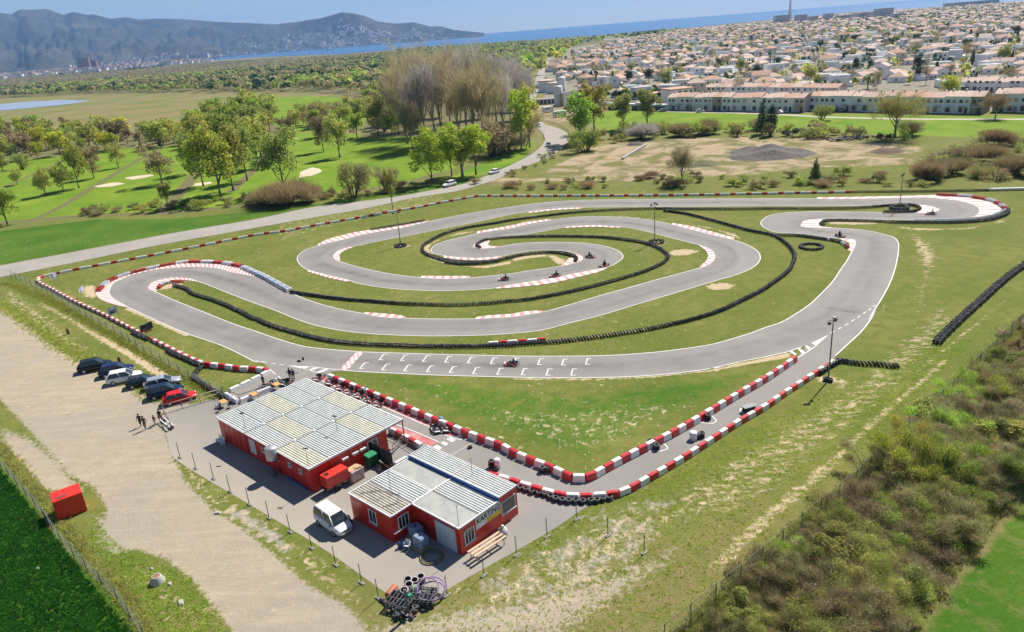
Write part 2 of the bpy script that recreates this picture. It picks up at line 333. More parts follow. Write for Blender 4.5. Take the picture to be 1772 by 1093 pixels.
# kerbs: (road side line, grass side line)
KB = [
 (c1([(890,528),(850,505),(790,470),(762,440),(755,415),(770,380),(790,355),(840,332),(900,305),(1000,280),(1100,262),(1200,252),(1300,246),(1400,246),(1500,255),(1600,280),(1700,300),(1772,315)]), c1([(885,529),(780,505),(700,475),(665,440),(665,410),(690,372),(750,335),(830,300),(930,268),(1050,240),(1150,225),(1300,215),(1450,218),(1560,226),(1680,260),(1772,300)]), 0.55),
 (c1([(1075,418),(1035,400),(1030,385),(1055,355),(1110,335),(1200,322),(1300,326),(1370,347)]), c1([(1090,412),(1085,395),(1090,375),(1120,355),(1180,345),(1260,338),(1310,342),(1370,350)]), 0.6),
 (c2([(750,890),(850,910),(1000,921),(1040,923)]), c2([(755,883),(870,890),(1000,903),(1040,917)]), 0.7),
 (c2([(1515,926),(1650,919)])+c3([(0,912),(100,897),(225,877)]), c2([(1530,915),(1620,903),(1772,893)])+c3([(100,875),(210,871)]), 0.7),
 (c2([(357,586),(500,625),(655,662)]), c2([(360,600),(500,642),(640,672)]), 0.7),
 (c2([(425,420),(500,400),(600,377),(700,350),(800,330),(950,305),(1050,287),(1190,253)]), c2([(430,410),(500,375),(600,348),(700,325),(800,310),(950,290),(1050,270),(1190,246)]), 0.7),
 (c2([(575,527),(545,510),(538,485),(570,455),(620,437),(675,425)]), c2([(584,517),(580,500),(578,482),(602,460),(640,442),(680,431)]), 0.7),
 (c2([(1140,640),(1300,648),(1485,641)]), c2([(1145,630),(1300,631),(1480,631)]), 0.8),
 (c2([(1660,712)])+c3([(0,690),(150,666),(300,642),(450,610),(600,582),(650,570)]), c2([(1665,718),(1772,711)])+c3([(150,697),(300,675),(450,640),(600,602),(658,577)]), 0.8),
 (c2([(1530,335),(1650,315),(1772,297)])+c3([(100,272),(270,243)]), c2([(1530,323),(1772,279)])+c3([(100,257),(265,236)]), 0.7),
 (c3([(370,291),(420,286),(500,281),(600,279),(700,287),(770,291)]), c3([(375,297),(500,292),(600,290),(700,295),(770,295)]), 0.7),
 (c3([(115,186),(300,164),(485,156)]), c3([(118,194),(300,174),(485,164)]), 0.7),
 (c3([(1110,273),(1250,310),(1400,347),(1535,380)]), c3([(1110,264),(1250,288),(1400,328),(1540,365)]), 0.8),
 (c3([(1250,403),(1330,427),(1380,452),(1403,490),(1390,525),(1350,555),(1300,574)]), c3([(1285,412),(1320,437),(1345,460),(1358,490),(1345,525),(1325,545),(1305,558)]), 0.8),
 (c3([(430,480),(475,490),(488,512),(460,530),(400,548),(340,560)]), c3([(440,492),(435,505),(400,505),(385,520),(370,535),(345,550)]), 0.8),
 (c2([(1600,372),(1530,398),(1507,422),(1525,438),(1600,438),(1680,428)]), c2([(1620,390),(1612,398),(1605,410),(1612,418),(1640,425),(1680,424)]), 0.8),
 (c4([(340,93),(600,94),(900,88),(1100,85),(1200,94),(1320,108),(1400,128),(1450,150),(1465,175),(1455,200),(1420,222),(1370,235)]), c4([(340,87),(600,83),(900,77),(1100,72),(1250,70),(1400,85),(1520,108),(1600,138),(1635,165),(1610,190),(1500,222),(1380,238)]), 1.1),
 (c4([(1000,133),(1110,145),(1178,165),(1175,178),(1120,190),(1030,193)]), c4([(1010,137),(1045,145),(1056,158),(1050,170),(1040,182),(1030,190)]), 1.0),
 (c4([(370,236),(260,245),(235,268),(232,286),(300,294),(470,299)]), c4([(375,246),(360,255),(352,265),(358,280),(400,292),(470,296)]), 1.0),
 (c4([(500,370),(600,380),(600,420),(578,465)]), c4([(510,380),(560,400),(562,430),(548,450)]), 0.9),
 (c2([(1300,488),(1400,500),(1550,505),(1700,493)]), c2([(1300,503),(1400,516),(1550,521),(1700,505)]), 0.7),
]
# ================================================================== GROUND: one sheet, zones as ragged-edged attributes
def pn(l): return np.array([[p.x, p.y] for p in world(l)])
def segdist(X, Y, pts, closed):
    best = np.full(X.shape, 1e9); n = len(pts)
    for i in range(n if closed else n-1):
        a, b = pts[i], pts[(i+1) % n]; d = b-a; L = max(1e-9, d@d)
        t = np.clip(((X-a[0])*d[0]+(Y-a[1])*d[1])/L, 0, 1)
        best = np.minimum(best, (X-a[0]-t*d[0])**2+(Y-a[1]-t*d[1])**2)
    return np.sqrt(best)
def inside(X, Y, pts):
    r = np.zeros(X.shape, bool); n = len(pts)
    for i in range(n):
        a, b = pts[i], pts[(i+1) % n]
        if a[1] == b[1]: continue
        c = ((a[1] > Y) != (b[1] > Y)) & (X < (b[0]-a[0])*(Y-a[1])/(b[1]-a[1])+a[0]); r ^= c
    return r
ys = [18.0]
while ys[-1] < 20000:
    y = ys[-1]; ys.append(y+max(0.35, (y*y+CAMH**2)/(CAMH*FPX)*1.7) if y < 1400 else y*1.35)
xs = [0.0]
while xs[-1] < 24000:
    x = xs[-1]; xs.append(x+(0.45 if x < 60 else (0.7 if x < 120 else (0.7+(x-120)*0.02 if x < 600 else x*0.2))))
xs = np.array([-x for x in xs[:0:-1]]+xs); ys = np.array([-3000, -300, 0]+ys)
GX, GY = np.meshgrid(xs, ys); nx, ny = len(xs), len(ys); X = GX.ravel(); Y = GY.ravel()
ZN = {k: np.zeros(X.shape, np.float32) for k in ('dirt', 'gravel', 'lush', 'lime', 'bare', 'scrub', 'yard', 'town')}
def zone(key, poly, w=1.5, s=1.0, closed=True, off=0.0):
    pts = pn(poly) if not isinstance(poly, np.ndarray) else poly
    lo, hi = pts.min(0)-3*w-off, pts.max(0)+3*w+off
    sel = np.where((X > lo[0]) & (X < hi[0]) & (Y > lo[1]) & (Y < hi[1]))[0]
    x, y = X[sel], Y[sel]; d = segdist(x, y, pts, closed)
    sdv = np.where(inside(x, y, pts), d, -d) if closed else off-d
    v = np.clip(0.5+sdv/(2*w), 0, 1)*s
    ZN[key][sel] = np.maximum(ZN[key][sel], v)
def unzone(keys, poly, w=1.5):
    pts = pn(poly); lo, hi = pts.min(0)-3*w, pts.max(0)+3*w
    sel = np.where((X > lo[0]) & (X < hi[0]) & (Y > lo[1]) & (Y < hi[1]))[0]
    x, y = X[sel], Y[sel]; d = segdist(x, y, pts, True); v = np.clip(0.5+np.where(inside(x, y, pts), d, -d)/(2*w), 0, 1)
    for k in keys: ZN[k][sel] *= 1-v
zone('dirt', [(-300,440),(-120,500),(0,527),(50,560),(100,605),(150,630),(210,655),(262,672),(300,688),(330,700),(283,714),(281,735),(290,760),(300,790),(322,835),(372,885),(420,915),(470,955),(530,1010),(600,1050),(660,1120),(420,1120),(370,1050),(330,1000),(290,968),(240,950),(195,958),(175,930),(185,880),(165,845),(120,820),(85,780),(0,690),(-300,520)], 1.0)
zone('dirt', [(0,735),(60,760),(110,800),(150,850),(120,860),(70,850),(0,790)], 1.2, 0.75)
zone('dirt', [(140,880),(200,890),(190,950),(160,950)], 1.5, 0.6)
zone('dirt', [(640,1080),(760,1050),(900,1030),(1040,990),(1130,960),(1190,925),(1160,980),(1080,1040),(960,1120),(640,1120)], 2.5, 0.72)
zone('gravel', [(395,865),(440,885),(520,945),(500,975),(440,930),(385,895)], 1.0, 0.6); zone('bare', [(180,960),(240,960),(340,1010),(400,1093),(300,1110),(220,1010)], 2, .455); zone('bare', [(300,800),(330,790),(420,865),(560,950),(650,1040),(600,1060),(500,980),(390,910),(320,850)], 1, .43)
zone('gravel', [(870,960),(960,912),(1040,865),(1120,850),(1180,860),(1200,900),(1120,980),(1010,1060),(900,1093),(760,1093),(740,1050)], 3.0, 0.47); zone('bare', [(870,960),(960,912),(1040,865),(1120,850),(1190,860),(1230,900),(1120,1000),(1010,1080),(700,1110),(740,1050)], 3.0, 0.445)

for l in ([(60,600),(150,690),(230,820),(330,930),(450,1010),(560,1100)], [(90,590),(190,690),(270,800),(360,900),(470,980),(600,1080)], [(0,640),(90,720),(170,800),(260,930),(330,1010)], [(200,700),(230,760),(200,830),(160,800)]): zone('gravel', l, .5, .50, False, .35)
zone('lush', [(-300,640),(-60,770),(0,805),(40,855),(75,900),(105,945),(150,988),(200,1035),(258,1120),(-300,1120)], 0.35)
zone('lush', [(1900,740),(1772,845),(1700,947),(1640,1010),(1572,1120),(1900,1120)], 0.8, 0.60)
zone('lush', [(-300,470),(0,400),(160,380),(300,378),(440,366),(560,352),(680,330),(800,312),(870,292),(912,271),(800,318),(693,338),(618,348),(443,378),(200,421),(0,458),(-300,530)], 0.6)
zone('lush', [(600,640),(700,640),(900,665),(1000,675),(1360,625),(1250,690),(1010,810),(860,760),(740,710)], 3, 0.55)
zone('lime', [(-200,330),(0,272),(130,250),(330,242),(480,228),(620,232),(735,232),(790,290),(690,318),(560,338),(440,352),(300,366),(150,372),(0,386),(-200,430)], 2.0)
zone('lime', [(880,262),(925,240),(930,250),(900,280),(820,308),(740,322)], 1.5, 0.7)
zone('lime', [(1010,205),(1060,190),(1200,192),(1400,197),(1600,200),(1850,200),(1850,238),(1700,238),(1500,232),(1300,225),(1050,232)], 2.0, 0.95)
zone('lime', [(440,168),(560,165),(640,175),(640,215),(560,228),(470,228),(430,200)], 3.0, 0.7)
for l, ww in (([(0,328),(60,300),(110,278),(170,258)], 1.5), ([(40,390),(110,355),(170,318),(230,282),(310,240)], 1.6), ([(280,368),(310,335),(335,305),(345,290)], 2.4), ([(400,330),(450,285),(470,245)], 1.8), ([(0,385),(150,372),(300,368),(440,353),(560,338),(690,320),(760,300)], 2.2)):
    zone('scrub', l, 1.2, 0.85, False, ww)
zone('scrub', [(-500,178),(0,130),(200,110),(500,97),(700,88),(900,75),(1100,58),(1010,90),(930,110),(880,150),(890,232),(720,235),(620,240),(640,170),(540,160),(430,160),(300,160),(130,165),(0,170),(-500,240)], 6, 0.9)
zone('scrub', [(-300,238),(0,232),(200,232),(340,225),(420,190),(500,225),(480,245),(330,250),(130,262),(0,285),(-300,310)], 3, 0.8)
zone('yard', [(925,300),(1010,262),(1035,245),(1150,238),(1300,236),(1480,240),(1600,252),(1608,285),(1400,292),(1300,303),(1100,312),(930,306)], 3.0, 0.60)
zone('yard', [(790,322),(860,308),(930,308),(1100,310),(1100,313),(930,313),(840,322)], 0.6, 0.8)
zone('yard', [(940,178),(1050,182),(1055,188),(1010,205),(960,212),(935,205),(930,180)], 2.0, 1.0)
zone('town', [(940,182),(930,120),(960,85),(1100,60),(1300,38),(1400,28),(1700,8),(1772,0),(2400,-40),(2600,150),(1850,192),(1500,188),(1150,180),(1060,184)], 5.0, 0.8)
zone('scrub', [(880,318),(1000,312),(1200,306),(1450,300),(1620,300),(1772,300),(1900,310),(1900,325),(1600,327),(1300,328),(1000,331),(880,333)], 1.5, 0.42)
# hedge belt on the right, and its margins
HEDGE = [(1120,1140),(1200,1060),(1290,1005),(1350,955),(1430,880),(1500,812),(1560,755),(1640,685),(1720,610),(1772,560),(1950,420),(1950,700),(1772,840),(1700,945),(1640,1010),(1560,1140)]
zone('scrub', HEDGE, 1.2, 0.8)
zone('bare', [(1170,1060),(1260,990),(1380,860),(1450,800),(1560,690),(1650,615),(1700,560),(1720,575),(1640,660),(1560,735),(1440,855),(1330,935),(1240,1020),(1190,1080)], 2.0, 0.465)
for l, ww, s in (([(1180,930),(1260,860),(1330,800),(1400,730),(1450,690)], .35, .58), ([(1200,950),(1285,870),(1350,812),(1425,742),(1480,700)], .35, .58), ([(1240,980),(1300,920),(1400,835),(1440,800)], 1.2, .50), ([(1590,640),(1640,600),(1690,560),(1740,520)], .6, .54),
                 ([(1440,800),(1500,740),(1570,680),(1640,620)], .9, .52)): zone('bare', l, 0.8, s, False, ww)
zone('bare', [(850,690),(1000,690),(1250,665),(1380,625),(1300,680),(1150,760),(1020,820),(950,800),(800,735)], 4, 0.41)
zone('bare', [(1100,850),(1300,730),(1430,660),(1550,560),(1620,480),(1700,560),(1500,780),(1300,930),(1150,930)], 4, 0.455)
zone('bare', [(1560,400),(1600,400),(1640,440),(1620,500),(1600,560),(1570,540),(1580,470)], 3, 0.56)
zone('bare', [(450,390),(600,350),(760,330),(800,345),(700,370),(560,400),(470,430)], 4, 0.40)
zone('bare', c7([(860,600),(900,590),(1000,660),(930,700),(850,690)]), 1.0, 0.62)
zone('bare', c7([(900,790),(1000,750),(1100,770),(1000,850),(920,860)]), 1.0, 0.62)
zone('bare', c1([(660,372),(600,370),(560,400),(570,440),(640,470),(690,440)]), 0.8, 0.75)
zone('bare', [(0,560),(40,585),(90,620),(160,660),(220,690),(270,700),(240,660),(150,590),(60,520),(0,480)], 1.5, 0.46)
zone('bare', c1([(200,460),(380,540),(620,680),(850,800),(1100,940),(1180,1010),(1060,990),(900,880),(700,760),(480,620),(300,520)]), 0.5, 0.85)
zone('bare', c1([(885,535),(1000,580),(1100,630),(1300,715)]), 0.3, 0.85, False, 0.5)
zone('bare', c1([(1090,405),(1180,352),(1270,348),(1250,380),(1150,400)]), .5, .8)
zone('bare', c7([(1200,40),(1150,190),(1060,310),(1180,230),(1240,120)]), 1.0, .58)
zone('bare', c7([(0,555),(200,508),(400,470),(550,440),(570,470),(400,500),(200,535),(0,570)]), .4, .8)
zone('bare', c6([(0,622),(600,622),(1000,605),(1400,560),(1772,490)]), .3, .62, False, .35)
zone('bare', c4([(860,270),(1000,290),(1300,295),(1500,275),(1640,215),(1680,140),(1720,150),(1650,260),(1400,310),(1050,320),(900,300)]), 1.2, 0.6)
zone('bare', c4([(400,250),(700,255),(880,268),(600,275),(420,272)]), .8, .7)
zone('bare', c2([(1150,430),(1250,380),(1400,330),(1560,315),(1330,360),(1230,400),(1200,440),(1250,500),(1400,555),(1600,555),(1772,520),(1772,545),(1600,575),(1350,560),(1200,510)]), .6, .7)
zone('bare', c3([(0,500),(150,480),(280,480),(380,520),(340,555),(300,540),(250,490),(100,510),(0,530)]), .6, .75)
zone('bare', c3([(500,215),(800,225),(1050,255),(1180,275),(1050,240),(800,210)]), 1.0, .55)
zone('bare', c3([(1150,265),(1400,310),(1560,370),(1620,400),(1560,340),(1350,285)]), .7, .65)
for c, r in ((c2([(1000,425)])[0], 2.6), (c3([(990,405)])[0], 2.6), (c7([(815,625)])[0], 2.0), ((1556,362), 2.0), (c3([(1180,465)])[0], 3.5), (c6([(640,195)])[0], 1.0), (c3([(1440,700)])[0], 3.0), (c4([(1600,145)])[0], 1.5)):
    p = P(*c); zone('bare', np.array([[p.x+r*math.cos(a), p.y+r*.8*math.sin(a)] for a in (0,1,2,3,4,5,6)]), 1.0, 0.62)
for k, s in (('long', .62), ('spiral', .62), ('inner', .5), ('kink', .5), ('upper', .6), ('gate', .6), ('end', .75)): zone('bare', [tuple(q) for q in TY[k]], 0.5, s, False, 0.45)
for k in ('side', 'side_low'): zone('bare', BR[k], 0.5, .55, False, .6)
base_bare = (np.abs(X) < 130) & (Y > 30) & (Y < 190); ZN['bare'] = np.where(base_bare, np.maximum(ZN['bare'], 0.33), ZN['bare'])
unzone(('bare',), [(1900,740),(1772,845),(1700,947),(1640,1010),(1572,1120),(1900,1120)]); unzone(('bare',), [(-300,640),(-60,770),(0,805),(40,855),(75,900),(105,945),(150,988),(200,1035),(258,1120),(-300,1120)])
gm = bpy.data.meshes.new('ground'); nv = nx*ny
co = np.zeros((nv, 3), np.float32); co[:, 0] = X; co[:, 1] = Y
gm.vertices.add(nv); gm.vertices.foreach_set('co', co.ravel())
idx = np.arange(nv).reshape(ny, nx); q = np.stack([idx[:-1, :-1], idx[:-1, 1:], idx[1:, 1:], idx[1:, :-1]], -1).reshape(-1, 4)
nf = len(q); gm.loops.add(nf*4); gm.polygons.add(nf)
gm.loops.foreach_set('vertex_index', q.ravel().astype(np.int32)); gm.polygons.foreach_set('loop_start', np.arange(0, nf*4, 4, dtype=np.int32))
for nm, ks in (('za', ('dirt', 'gravel', 'lush', 'lime')), ('zb', ('bare', 'scrub', 'yard', 'town'))):
    at = gm.attributes.new(nm, 'FLOAT_COLOR', 'POINT'); at.data.foreach_set('color', np.stack([ZN[k] for k in ks], -1).astype(np.float32).ravel())
gm.update(calc_edges=True)
k = NT('ground cover'); pos = k.pos()
def attr(nm):
    a = k.n('ShaderNodeAttribute', attribute_name=nm); s = k.n('ShaderNodeSeparateColor'); k.l(a.outputs['Color'], s.inputs[0])
    return s.outputs[0], s.outputs[1], s.outputs[2], a.outputs['Alpha']
aD, aG, aL, aM = attr('za'); bB, bS, bY, bT = attr('zb')
nA = k.noise(0.55, 6, 0.68, pos); nB = k.noise(2.2, 6, 0.7, pos); nC = k.noise(0.08, 4, 0.55, pos); nF = k.noise(9.0, 4, 0.7, pos); nL = k.noise(0.022, 3, 0.5, pos)
mpS = k.n('ShaderNodeMapping'); mpS.inputs['Rotation'].default_value = (0, 0, -0.72); mpS.inputs['Scale'].default_value = (0.35, 1.25, 1.0); k.l(pos, mpS.inputs[0]); nS_ = k.noise(1.3, 8, 0.75, mpS.outputs[0], 0.3); sX = k.n('ShaderNodeSeparateXYZ'); k.l(pos, sX.inputs[0]); rt = k.remap(k.math('SUBTRACT', sX.outputs[0], k.math('MULTIPLY', sX.outputs[1], .28)), -8, 6)
nP0 = k.noise(1.1, 8, 0.78, pos, 0.6); nP = k.math('ADD', k.math('MULTIPLY', nP0, k.remap(rt, 0, 1, 1, .45)), k.math('MULTIPLY', nS_, k.remap(rt, 0, 1, 0, .55)))
def mask(a, n, amp=1.2, k_=9.0):
    t = k.math('ADD', a, k.math('MULTIPLY', k.math('SUBTRACT', n, 0.5), amp))
    return k.remap(t, 0.5-0.5/k_, 0.5+0.5/k_)
grass = k.mix(k.remap(nC, 0.38, 0.62), (0.102, 0.142, 0.016), (0.190, 0.192, 0.044))
grass = k.mix(k.remap(nA, 0.42, 0.66), grass, (0.100, 0.125, 0.018))
grass = k.mix(k.math('MULTIPLY', k.remap(nB, 0.45, 0.75), 0.8), grass, (0.225, 0.20, 0.085))
grass = k.mix(k.math('MULTIPLY', k.remap(nF, 0.5, 0.85), 0.55), grass, (0.030, 0.065, 0.006))
nQ = k.noise(0.16, 5, 0.6, pos, 0.4)
grass = k.mix(k.math('MULTIPLY', k.remap(nQ, 0.5, 0.72), 0.55), grass, (0.065, 0.125, 0.012))
dryz = k.remap(k.math('SUBTRACT', k.math('MULTIPLY', sX.outputs[0], .25), k.math('SUBTRACT', sX.outputs[1], 52)), -4, 8); nD = k.noise(.7, 6, .7, pos, .4)
grass = k.mix(k.math('MULTIPLY', dryz, k.remap(nD, .36, .60, .15, .95)), grass, (0.205, 0.170, 0.075)); grass = k.mix(k.math('MULTIPLY', dryz, k.math('MULTIPLY', k.remap(nB, .55, .7), .5)), grass, (.21, .125, .03))
lush = k.mix(k.remap(nC, 0.35, 0.65), (0.052, 0.130, 0.010), (0.100, 0.170, 0.020))
lush = k.mix(k.math('MULTIPLY', k.remap(nB, 0.4, 0.7), 0.6), lush, (0.032, 0.085, 0.007))
lime = k.mix(k.remap(nC, 0.3, 0.7), (0.105, 0.20, 0.012), (0.20, 0.27, 0.028))
lime = k.mix(k.math('MULTIPLY', k.remap(nA, 0.45, 0.7), 0.4), lime, (0.075, 0.15, 0.012))
far = k.mix(k.remap(nL, 0.35, 0.6), (0.15, 0.17, 0.045), (0.22, 0.185, 0.085))
tan_ = k.mix(k.remap(nB, 0.3, 0.7), (0.36, 0.27, 0.155), (0.56, 0.46, 0.31))
dirt = k.mix(k.remap(nA, 0.3, 0.7), (0.315, 0.265, 0.195), (0.40, 0.335, 0.24))
dirt = k.mix(k.math('MULTIPLY', k.remap(nC, 0.4, 0.62), 0.6), dirt, (0.30, 0.265, 0.22))
dirt = k.mix(k.math('MULTIPLY', k.remap(nF, 0.55, 0.8), 0.35), dirt, (0.20, 0.17, 0.13))
wv = k.n('ShaderNodeTexWave', wave_type='RINGS', rings_direction='SPHERICAL'); k.l(pos, wv.inputs[0]); wv.inputs['Scale'].default_value = 0.13; wv.inputs['Distortion'].default_value = 14; wv.inputs['Detail'].default_value = 3; wv.inputs['Detail Scale'].default_value = 0.35
mpn = k.n('ShaderNodeMapping'); mpn.inputs['Rotation'].default_value = (0, 0, 0.9); mpn.inputs['Scale'].default_value = (0.12, 1.0, 1.0); k.l(pos, mpn.inputs[0]); nW = k.noise(0.9, 5, 0.6, mpn.outputs[0], 0.8); dirt = k.mix(k.math('MULTIPLY', k.remap(nW, 0.45, 0.7), 0.45), dirt, (0.47, 0.395, 0.275)); nW2 = k.noise(0.035, 4, 0.6, pos, 1.5); dirt = k.mix(k.math('MULTIPLY', k.remap(nW2, 0.45, 0.6), 0.5), dirt, (0.30, 0.275, 0.235))
grav = k.mix(k.remap(nB, 0.35, 0.7), (0.27, 0.245, 0.205), (0.37, 0.335, 0.285))
scr = k.mix(k.remap(nB, 0.3, 0.7), (0.10, 0.09, 0.045), (0.22, 0.185, 0.10)); scr = k.mix(k.remap(nA, 0.45, 0.7), scr, (0.12, 0.15, 0.035))
nY = k.noise(.11, 6, .65, pos, .5); yard = k.mix(k.remap(nY, 0.42, 0.56), (0.155, 0.140, 0.060), (0.36, 0.28, 0.18))
twn = k.mix(k.remap(nA, 0.35, 0.65), (0.33, 0.30, 0.26), (0.15, 0.14, 0.08))
sepY = k.n('ShaderNodeSeparateXYZ'); k.l(pos, sepY.inputs[0])
col = k.mix(k.remap(sepY.outputs[1], 190, 330), grass, far)
col = k.mix(mask(aM, nA, 0.9), col, lime)
col = k.mix(mask(aL, nA, 0.8, 5), col, lush)
col = k.mix(mask(bS, nA, 0.9, 4), col, scr)
col = k.mix(mask(bY, nY, 1.1, 4), col, yard)
col = k.mix(mask(bT, nA, 0.9), col, twn)
col = k.mix(mask(aD, nB, 1.1, 5), col, dirt)
col = k.mix(mask(aG, nA, 1.5, 4), col, grav)
col = k.mix(mask(bB, nP, 1.35, 8), col, tan_)
vor = k.n('ShaderNodeTexVoronoi'); vor.inputs['Scale'].default_value = 1.4; k.l(pos, vor.inputs['Vector'])
peb = k.math('LESS_THAN', vor.outputs['Distance'], 0.06)
near = k.remap(sepY.outputs[1], 90, 150, 1, 0)
col = k.mix(k.math('MULTIPLY', k.math('MULTIPLY', peb, near), 0.55), col, (0.5, 0.47, 0.42))
k.l(col, k.b.inputs['Base Color']); k.b.inputs['Roughness'].default_value = 0.95; k.b.inputs['Specular IOR Level'].default_value = 0.1
k.bump(k.math('ADD', nB, k.math('MULTIPLY', nF, 0.5)), 0.7, 0.12)
gm.materials.append(k.m)
go = link('ground', gm); tag(go, kind='structure')

# ================================================================== ASPHALT
def asphalt(name, base=(0.238, 0.226, 0.213), lines=True):
    k = NT(name); pos = k.pos()
    n1 = k.noise(0.12, 5, 0.6, pos, 1.0); n2 = k.noise(25, 3, 0.6, pos); n3 = k.noise(0.9, 5, 0.7, pos); n4 = k.noise(0.045, 3, 0.5, pos)
    a = tuple(c*0.93 for c in base); b = tuple(c*1.08 for c in base)
    c = k.mix(k.remap(n1, 0.35, 0.65), a, b)
    c = k.mix(k.math('MULTIPLY', k.remap(n3, 0.5, 0.8), 0.3), c, tuple(x*0.72 for x in base))
    c = k.mix(k.math('MULTIPLY', k.remap(n2, 0.45, 0.75), 0.22), c, tuple(x*0.5 for x in base))
    if not lines:
        sx = k.n('ShaderNodeSeparateXYZ'); k.l(pos, sx.inputs[0]); south = k.remap(k.math('ADD', sx.outputs[1], k.math('MULTIPLY', sx.outputs[0], 0.75)), 56, 42)
        c = k.mix(k.math('MULTIPLY', south, k.remap(n4, 0.3, 0.6, 0.2, 0.75)), c, (0.38, 0.33, 0.265))
    k.l(c, k.b.inputs['Base Color']); k.b.inputs['Roughness'].default_value = 0.85; k.b.inputs['Specular IOR Level'].default_value = 0.25
    k.bump(n2, 0.25, 0.01); return k.m
mAsph = asphalt('track asphalt'); mPit = asphalt('paddock asphalt', (0.240, 0.228, 0.212), False); mRoad = asphalt('road asphalt', (0.32, 0.292, 0.262))
def flat(name, loops, z, mat, kind='structure', step=0.8):
    ls = [[Vector((p.x, p.y, 0)) for p in (catmull(world(l), step, True) if step else world(l))] for l in loops]
    tris = geometry.tessellate_polygon(ls); vs = [(p.x, p.y, z) for l in ls for p in l]
    me = bpy.data.meshes.new(name); me.from_pydata(vs, [], [tuple(t) for t in tris]); me.materials.append(mat)
    me.update()
    for p_ in me.polygons:
        if p_.normal.z < 0: me.flip_normals(); break
    o = link(name, me); 
    if kind: tag(o, kind=kind)
    return o, ls
pito, _ = flat('paddock', [PIT], 0.012, mPit)
tracko, (lA, lB) = flat('race_track', [EA, EB], 0.02, mAsph)
def strip(mb, pts, w, z, m=None, closed=False, off=0.0):
    n = len(pts); vs = []
    for i, p in enumerate(pts):
        a = pts[(i-1) % n] if closed else pts[max(0, i-1)]; b = pts[(i+1) % n] if closed else pts[min(n-1, i+1)]
        d = Vector((b.x-a.x, b.y-a.y, 0)); d.normalize(); nn = Vector((-d.y, d.x, 0))
        vs.append((p.x+nn.x*(off-w/2), p.y+nn.y*(off-w/2), z)); vs.append((p.x+nn.x*(off+w/2), p.y+nn.y*(off+w/2), z))
    fs = [(2*i, 2*((i+1) % n), 2*((i+1) % n)+1, 2*i+1) for i in range(n if closed else n-1)]
    mb.add(vs, fs, m)
k = NT('worn white line'); nz = k.noise(1.2, 6, 0.75, k.pos()); k.l(k.mix(k.remap(nz, 0.5, 0.75), (0.70, 0.69, 0.68), (0.33, 0.32, 0.31)), k.b.inputs[0]); k.b.inputs['Roughness'].default_value = 0.7; mLine = k.m
mb = MB(); gA = [P(*c7([(1150,140)])[0]), P(*c7([(640,400)])[0]), P(*c5([(585,562)])[0]), P(*c5([(60,506)])[0])]
gi = [min(range(len(lA)), key=lambda i: (lA[i]-g_).length) for g_ in gA]
strip(mb, lA[gi[1]:gi[2]+1], 0.15, 0.026, mLine); strip(mb, lA[gi[3]:]+lA[:gi[0]+1], 0.15, 0.026, mLine)
strip(mb, catmull(world(c7([(1150,140),(1100,225),(1040,300),(960,375),(865,462)])), .6), 0.15, 0.026, mLine); strip(mb, lB, 0.15, 0.026, mLine, True)
tag(link('track_edge_lines', mb.mesh('track_edge_lines')), kind='structure')
ru = catmull(world(ROAD_UP), 2.0); rl = catmull(world(ROAD_LO), 2.0); N = 220; ru = resample(ru, N); rl = resample(rl, N)
mb = MB(); mb.add([(p.x, p.y, 0.03) for p in ru]+[(p.x, p.y, 0.03) for p in rl], [(i, N+i, N+i+1, i+1) for i in range(N-1)], mRoad)
tag(link('road', mb.mesh('road')), kind='structure')
# rubber laid down on the driving line
k = NT('rubbered line'); at = k.n('ShaderNodeAttribute', attribute_name='fade'); nz = k.noise(.35, 5, .65, k.pos()); k.b.inputs[0].default_value = (.055, .053, .052, 1); k.b.inputs['Roughness'].default_value = .7
tb = k.n('ShaderNodeBsdfTransparent'); mx = k.n('ShaderNodeMixShader'); k.l(k.math('MULTIPLY', k.math('MULTIPLY', at.outputs['Fac'], k.remap(nz, .35, .65, .25, 1.0)), .15), mx.inputs[0]); k.l(tb.outputs[0], mx.inputs[1]); k.l(k.b.outputs[0], mx.inputs[2]); k.l(mx.outputs[0], k.out.inputs[0]); mRub = k.m
cen = []; LBa = np.array([[p.x, p.y] for p in lB])
for p in lA:
    d_ = (LBa[:, 0]-p.x)**2+(LBa[:, 1]-p.y)**2; j = int(d_.argmin())
    if d_[j] < 130: cen.append(Vector(((p.x+LBa[j, 0])/2, (p.y+LBa[j, 1])/2, 0)))
cen = np.array([[p.x, p.y] for p in cen])
for _ in range(25): cen = .5*cen+.25*np.roll(cen, 1, 0)+.25*np.roll(cen, -1, 0)
def rubstrip(off, hw, z):
    t_ = np.roll(cen, -2, 0)-np.roll(cen, 2, 0); t_ /= np.linalg.norm(t_, axis=1)[:, None]; nn = np.stack([-t_[:, 1], t_[:, 0]], 1); n = len(cen); ii = np.arange(n); o_ = (off*np.sin(ii*.021))[:, None]
    vs = []; fs = []
    for k2, a_ in enumerate((-hw, 0, hw)): q_ = cen+nn*(o_+a_); vs.append(q_)
    V = np.concatenate(vs); me = bpy.data.meshes.new('rubber_marks'); fs = [(a*n+i, a*n+(i+1) % n, (a+1)*n+(i+1) % n, (a+1)*n+i) for a in (0, 1) for i in range(n) if np.linalg.norm(cen[(i+1) % n]-cen[i]) < 4]
    me.from_pydata([(x, y, z) for x, y in V], [], fs); a_ = me.attributes.new('fade', 'FLOAT', 'POINT'); a_.data.foreach_set('value', np.concatenate([np.zeros(n), np.ones(n), np.zeros(n)]).astype(np.float32)); me.materials.append(mRub); tag(link('rubber_marks', me), kind='structure')
rubstrip(1.4, 2.3, 0.0235); rubstrip(-1.0, 1.1, 0.0245)
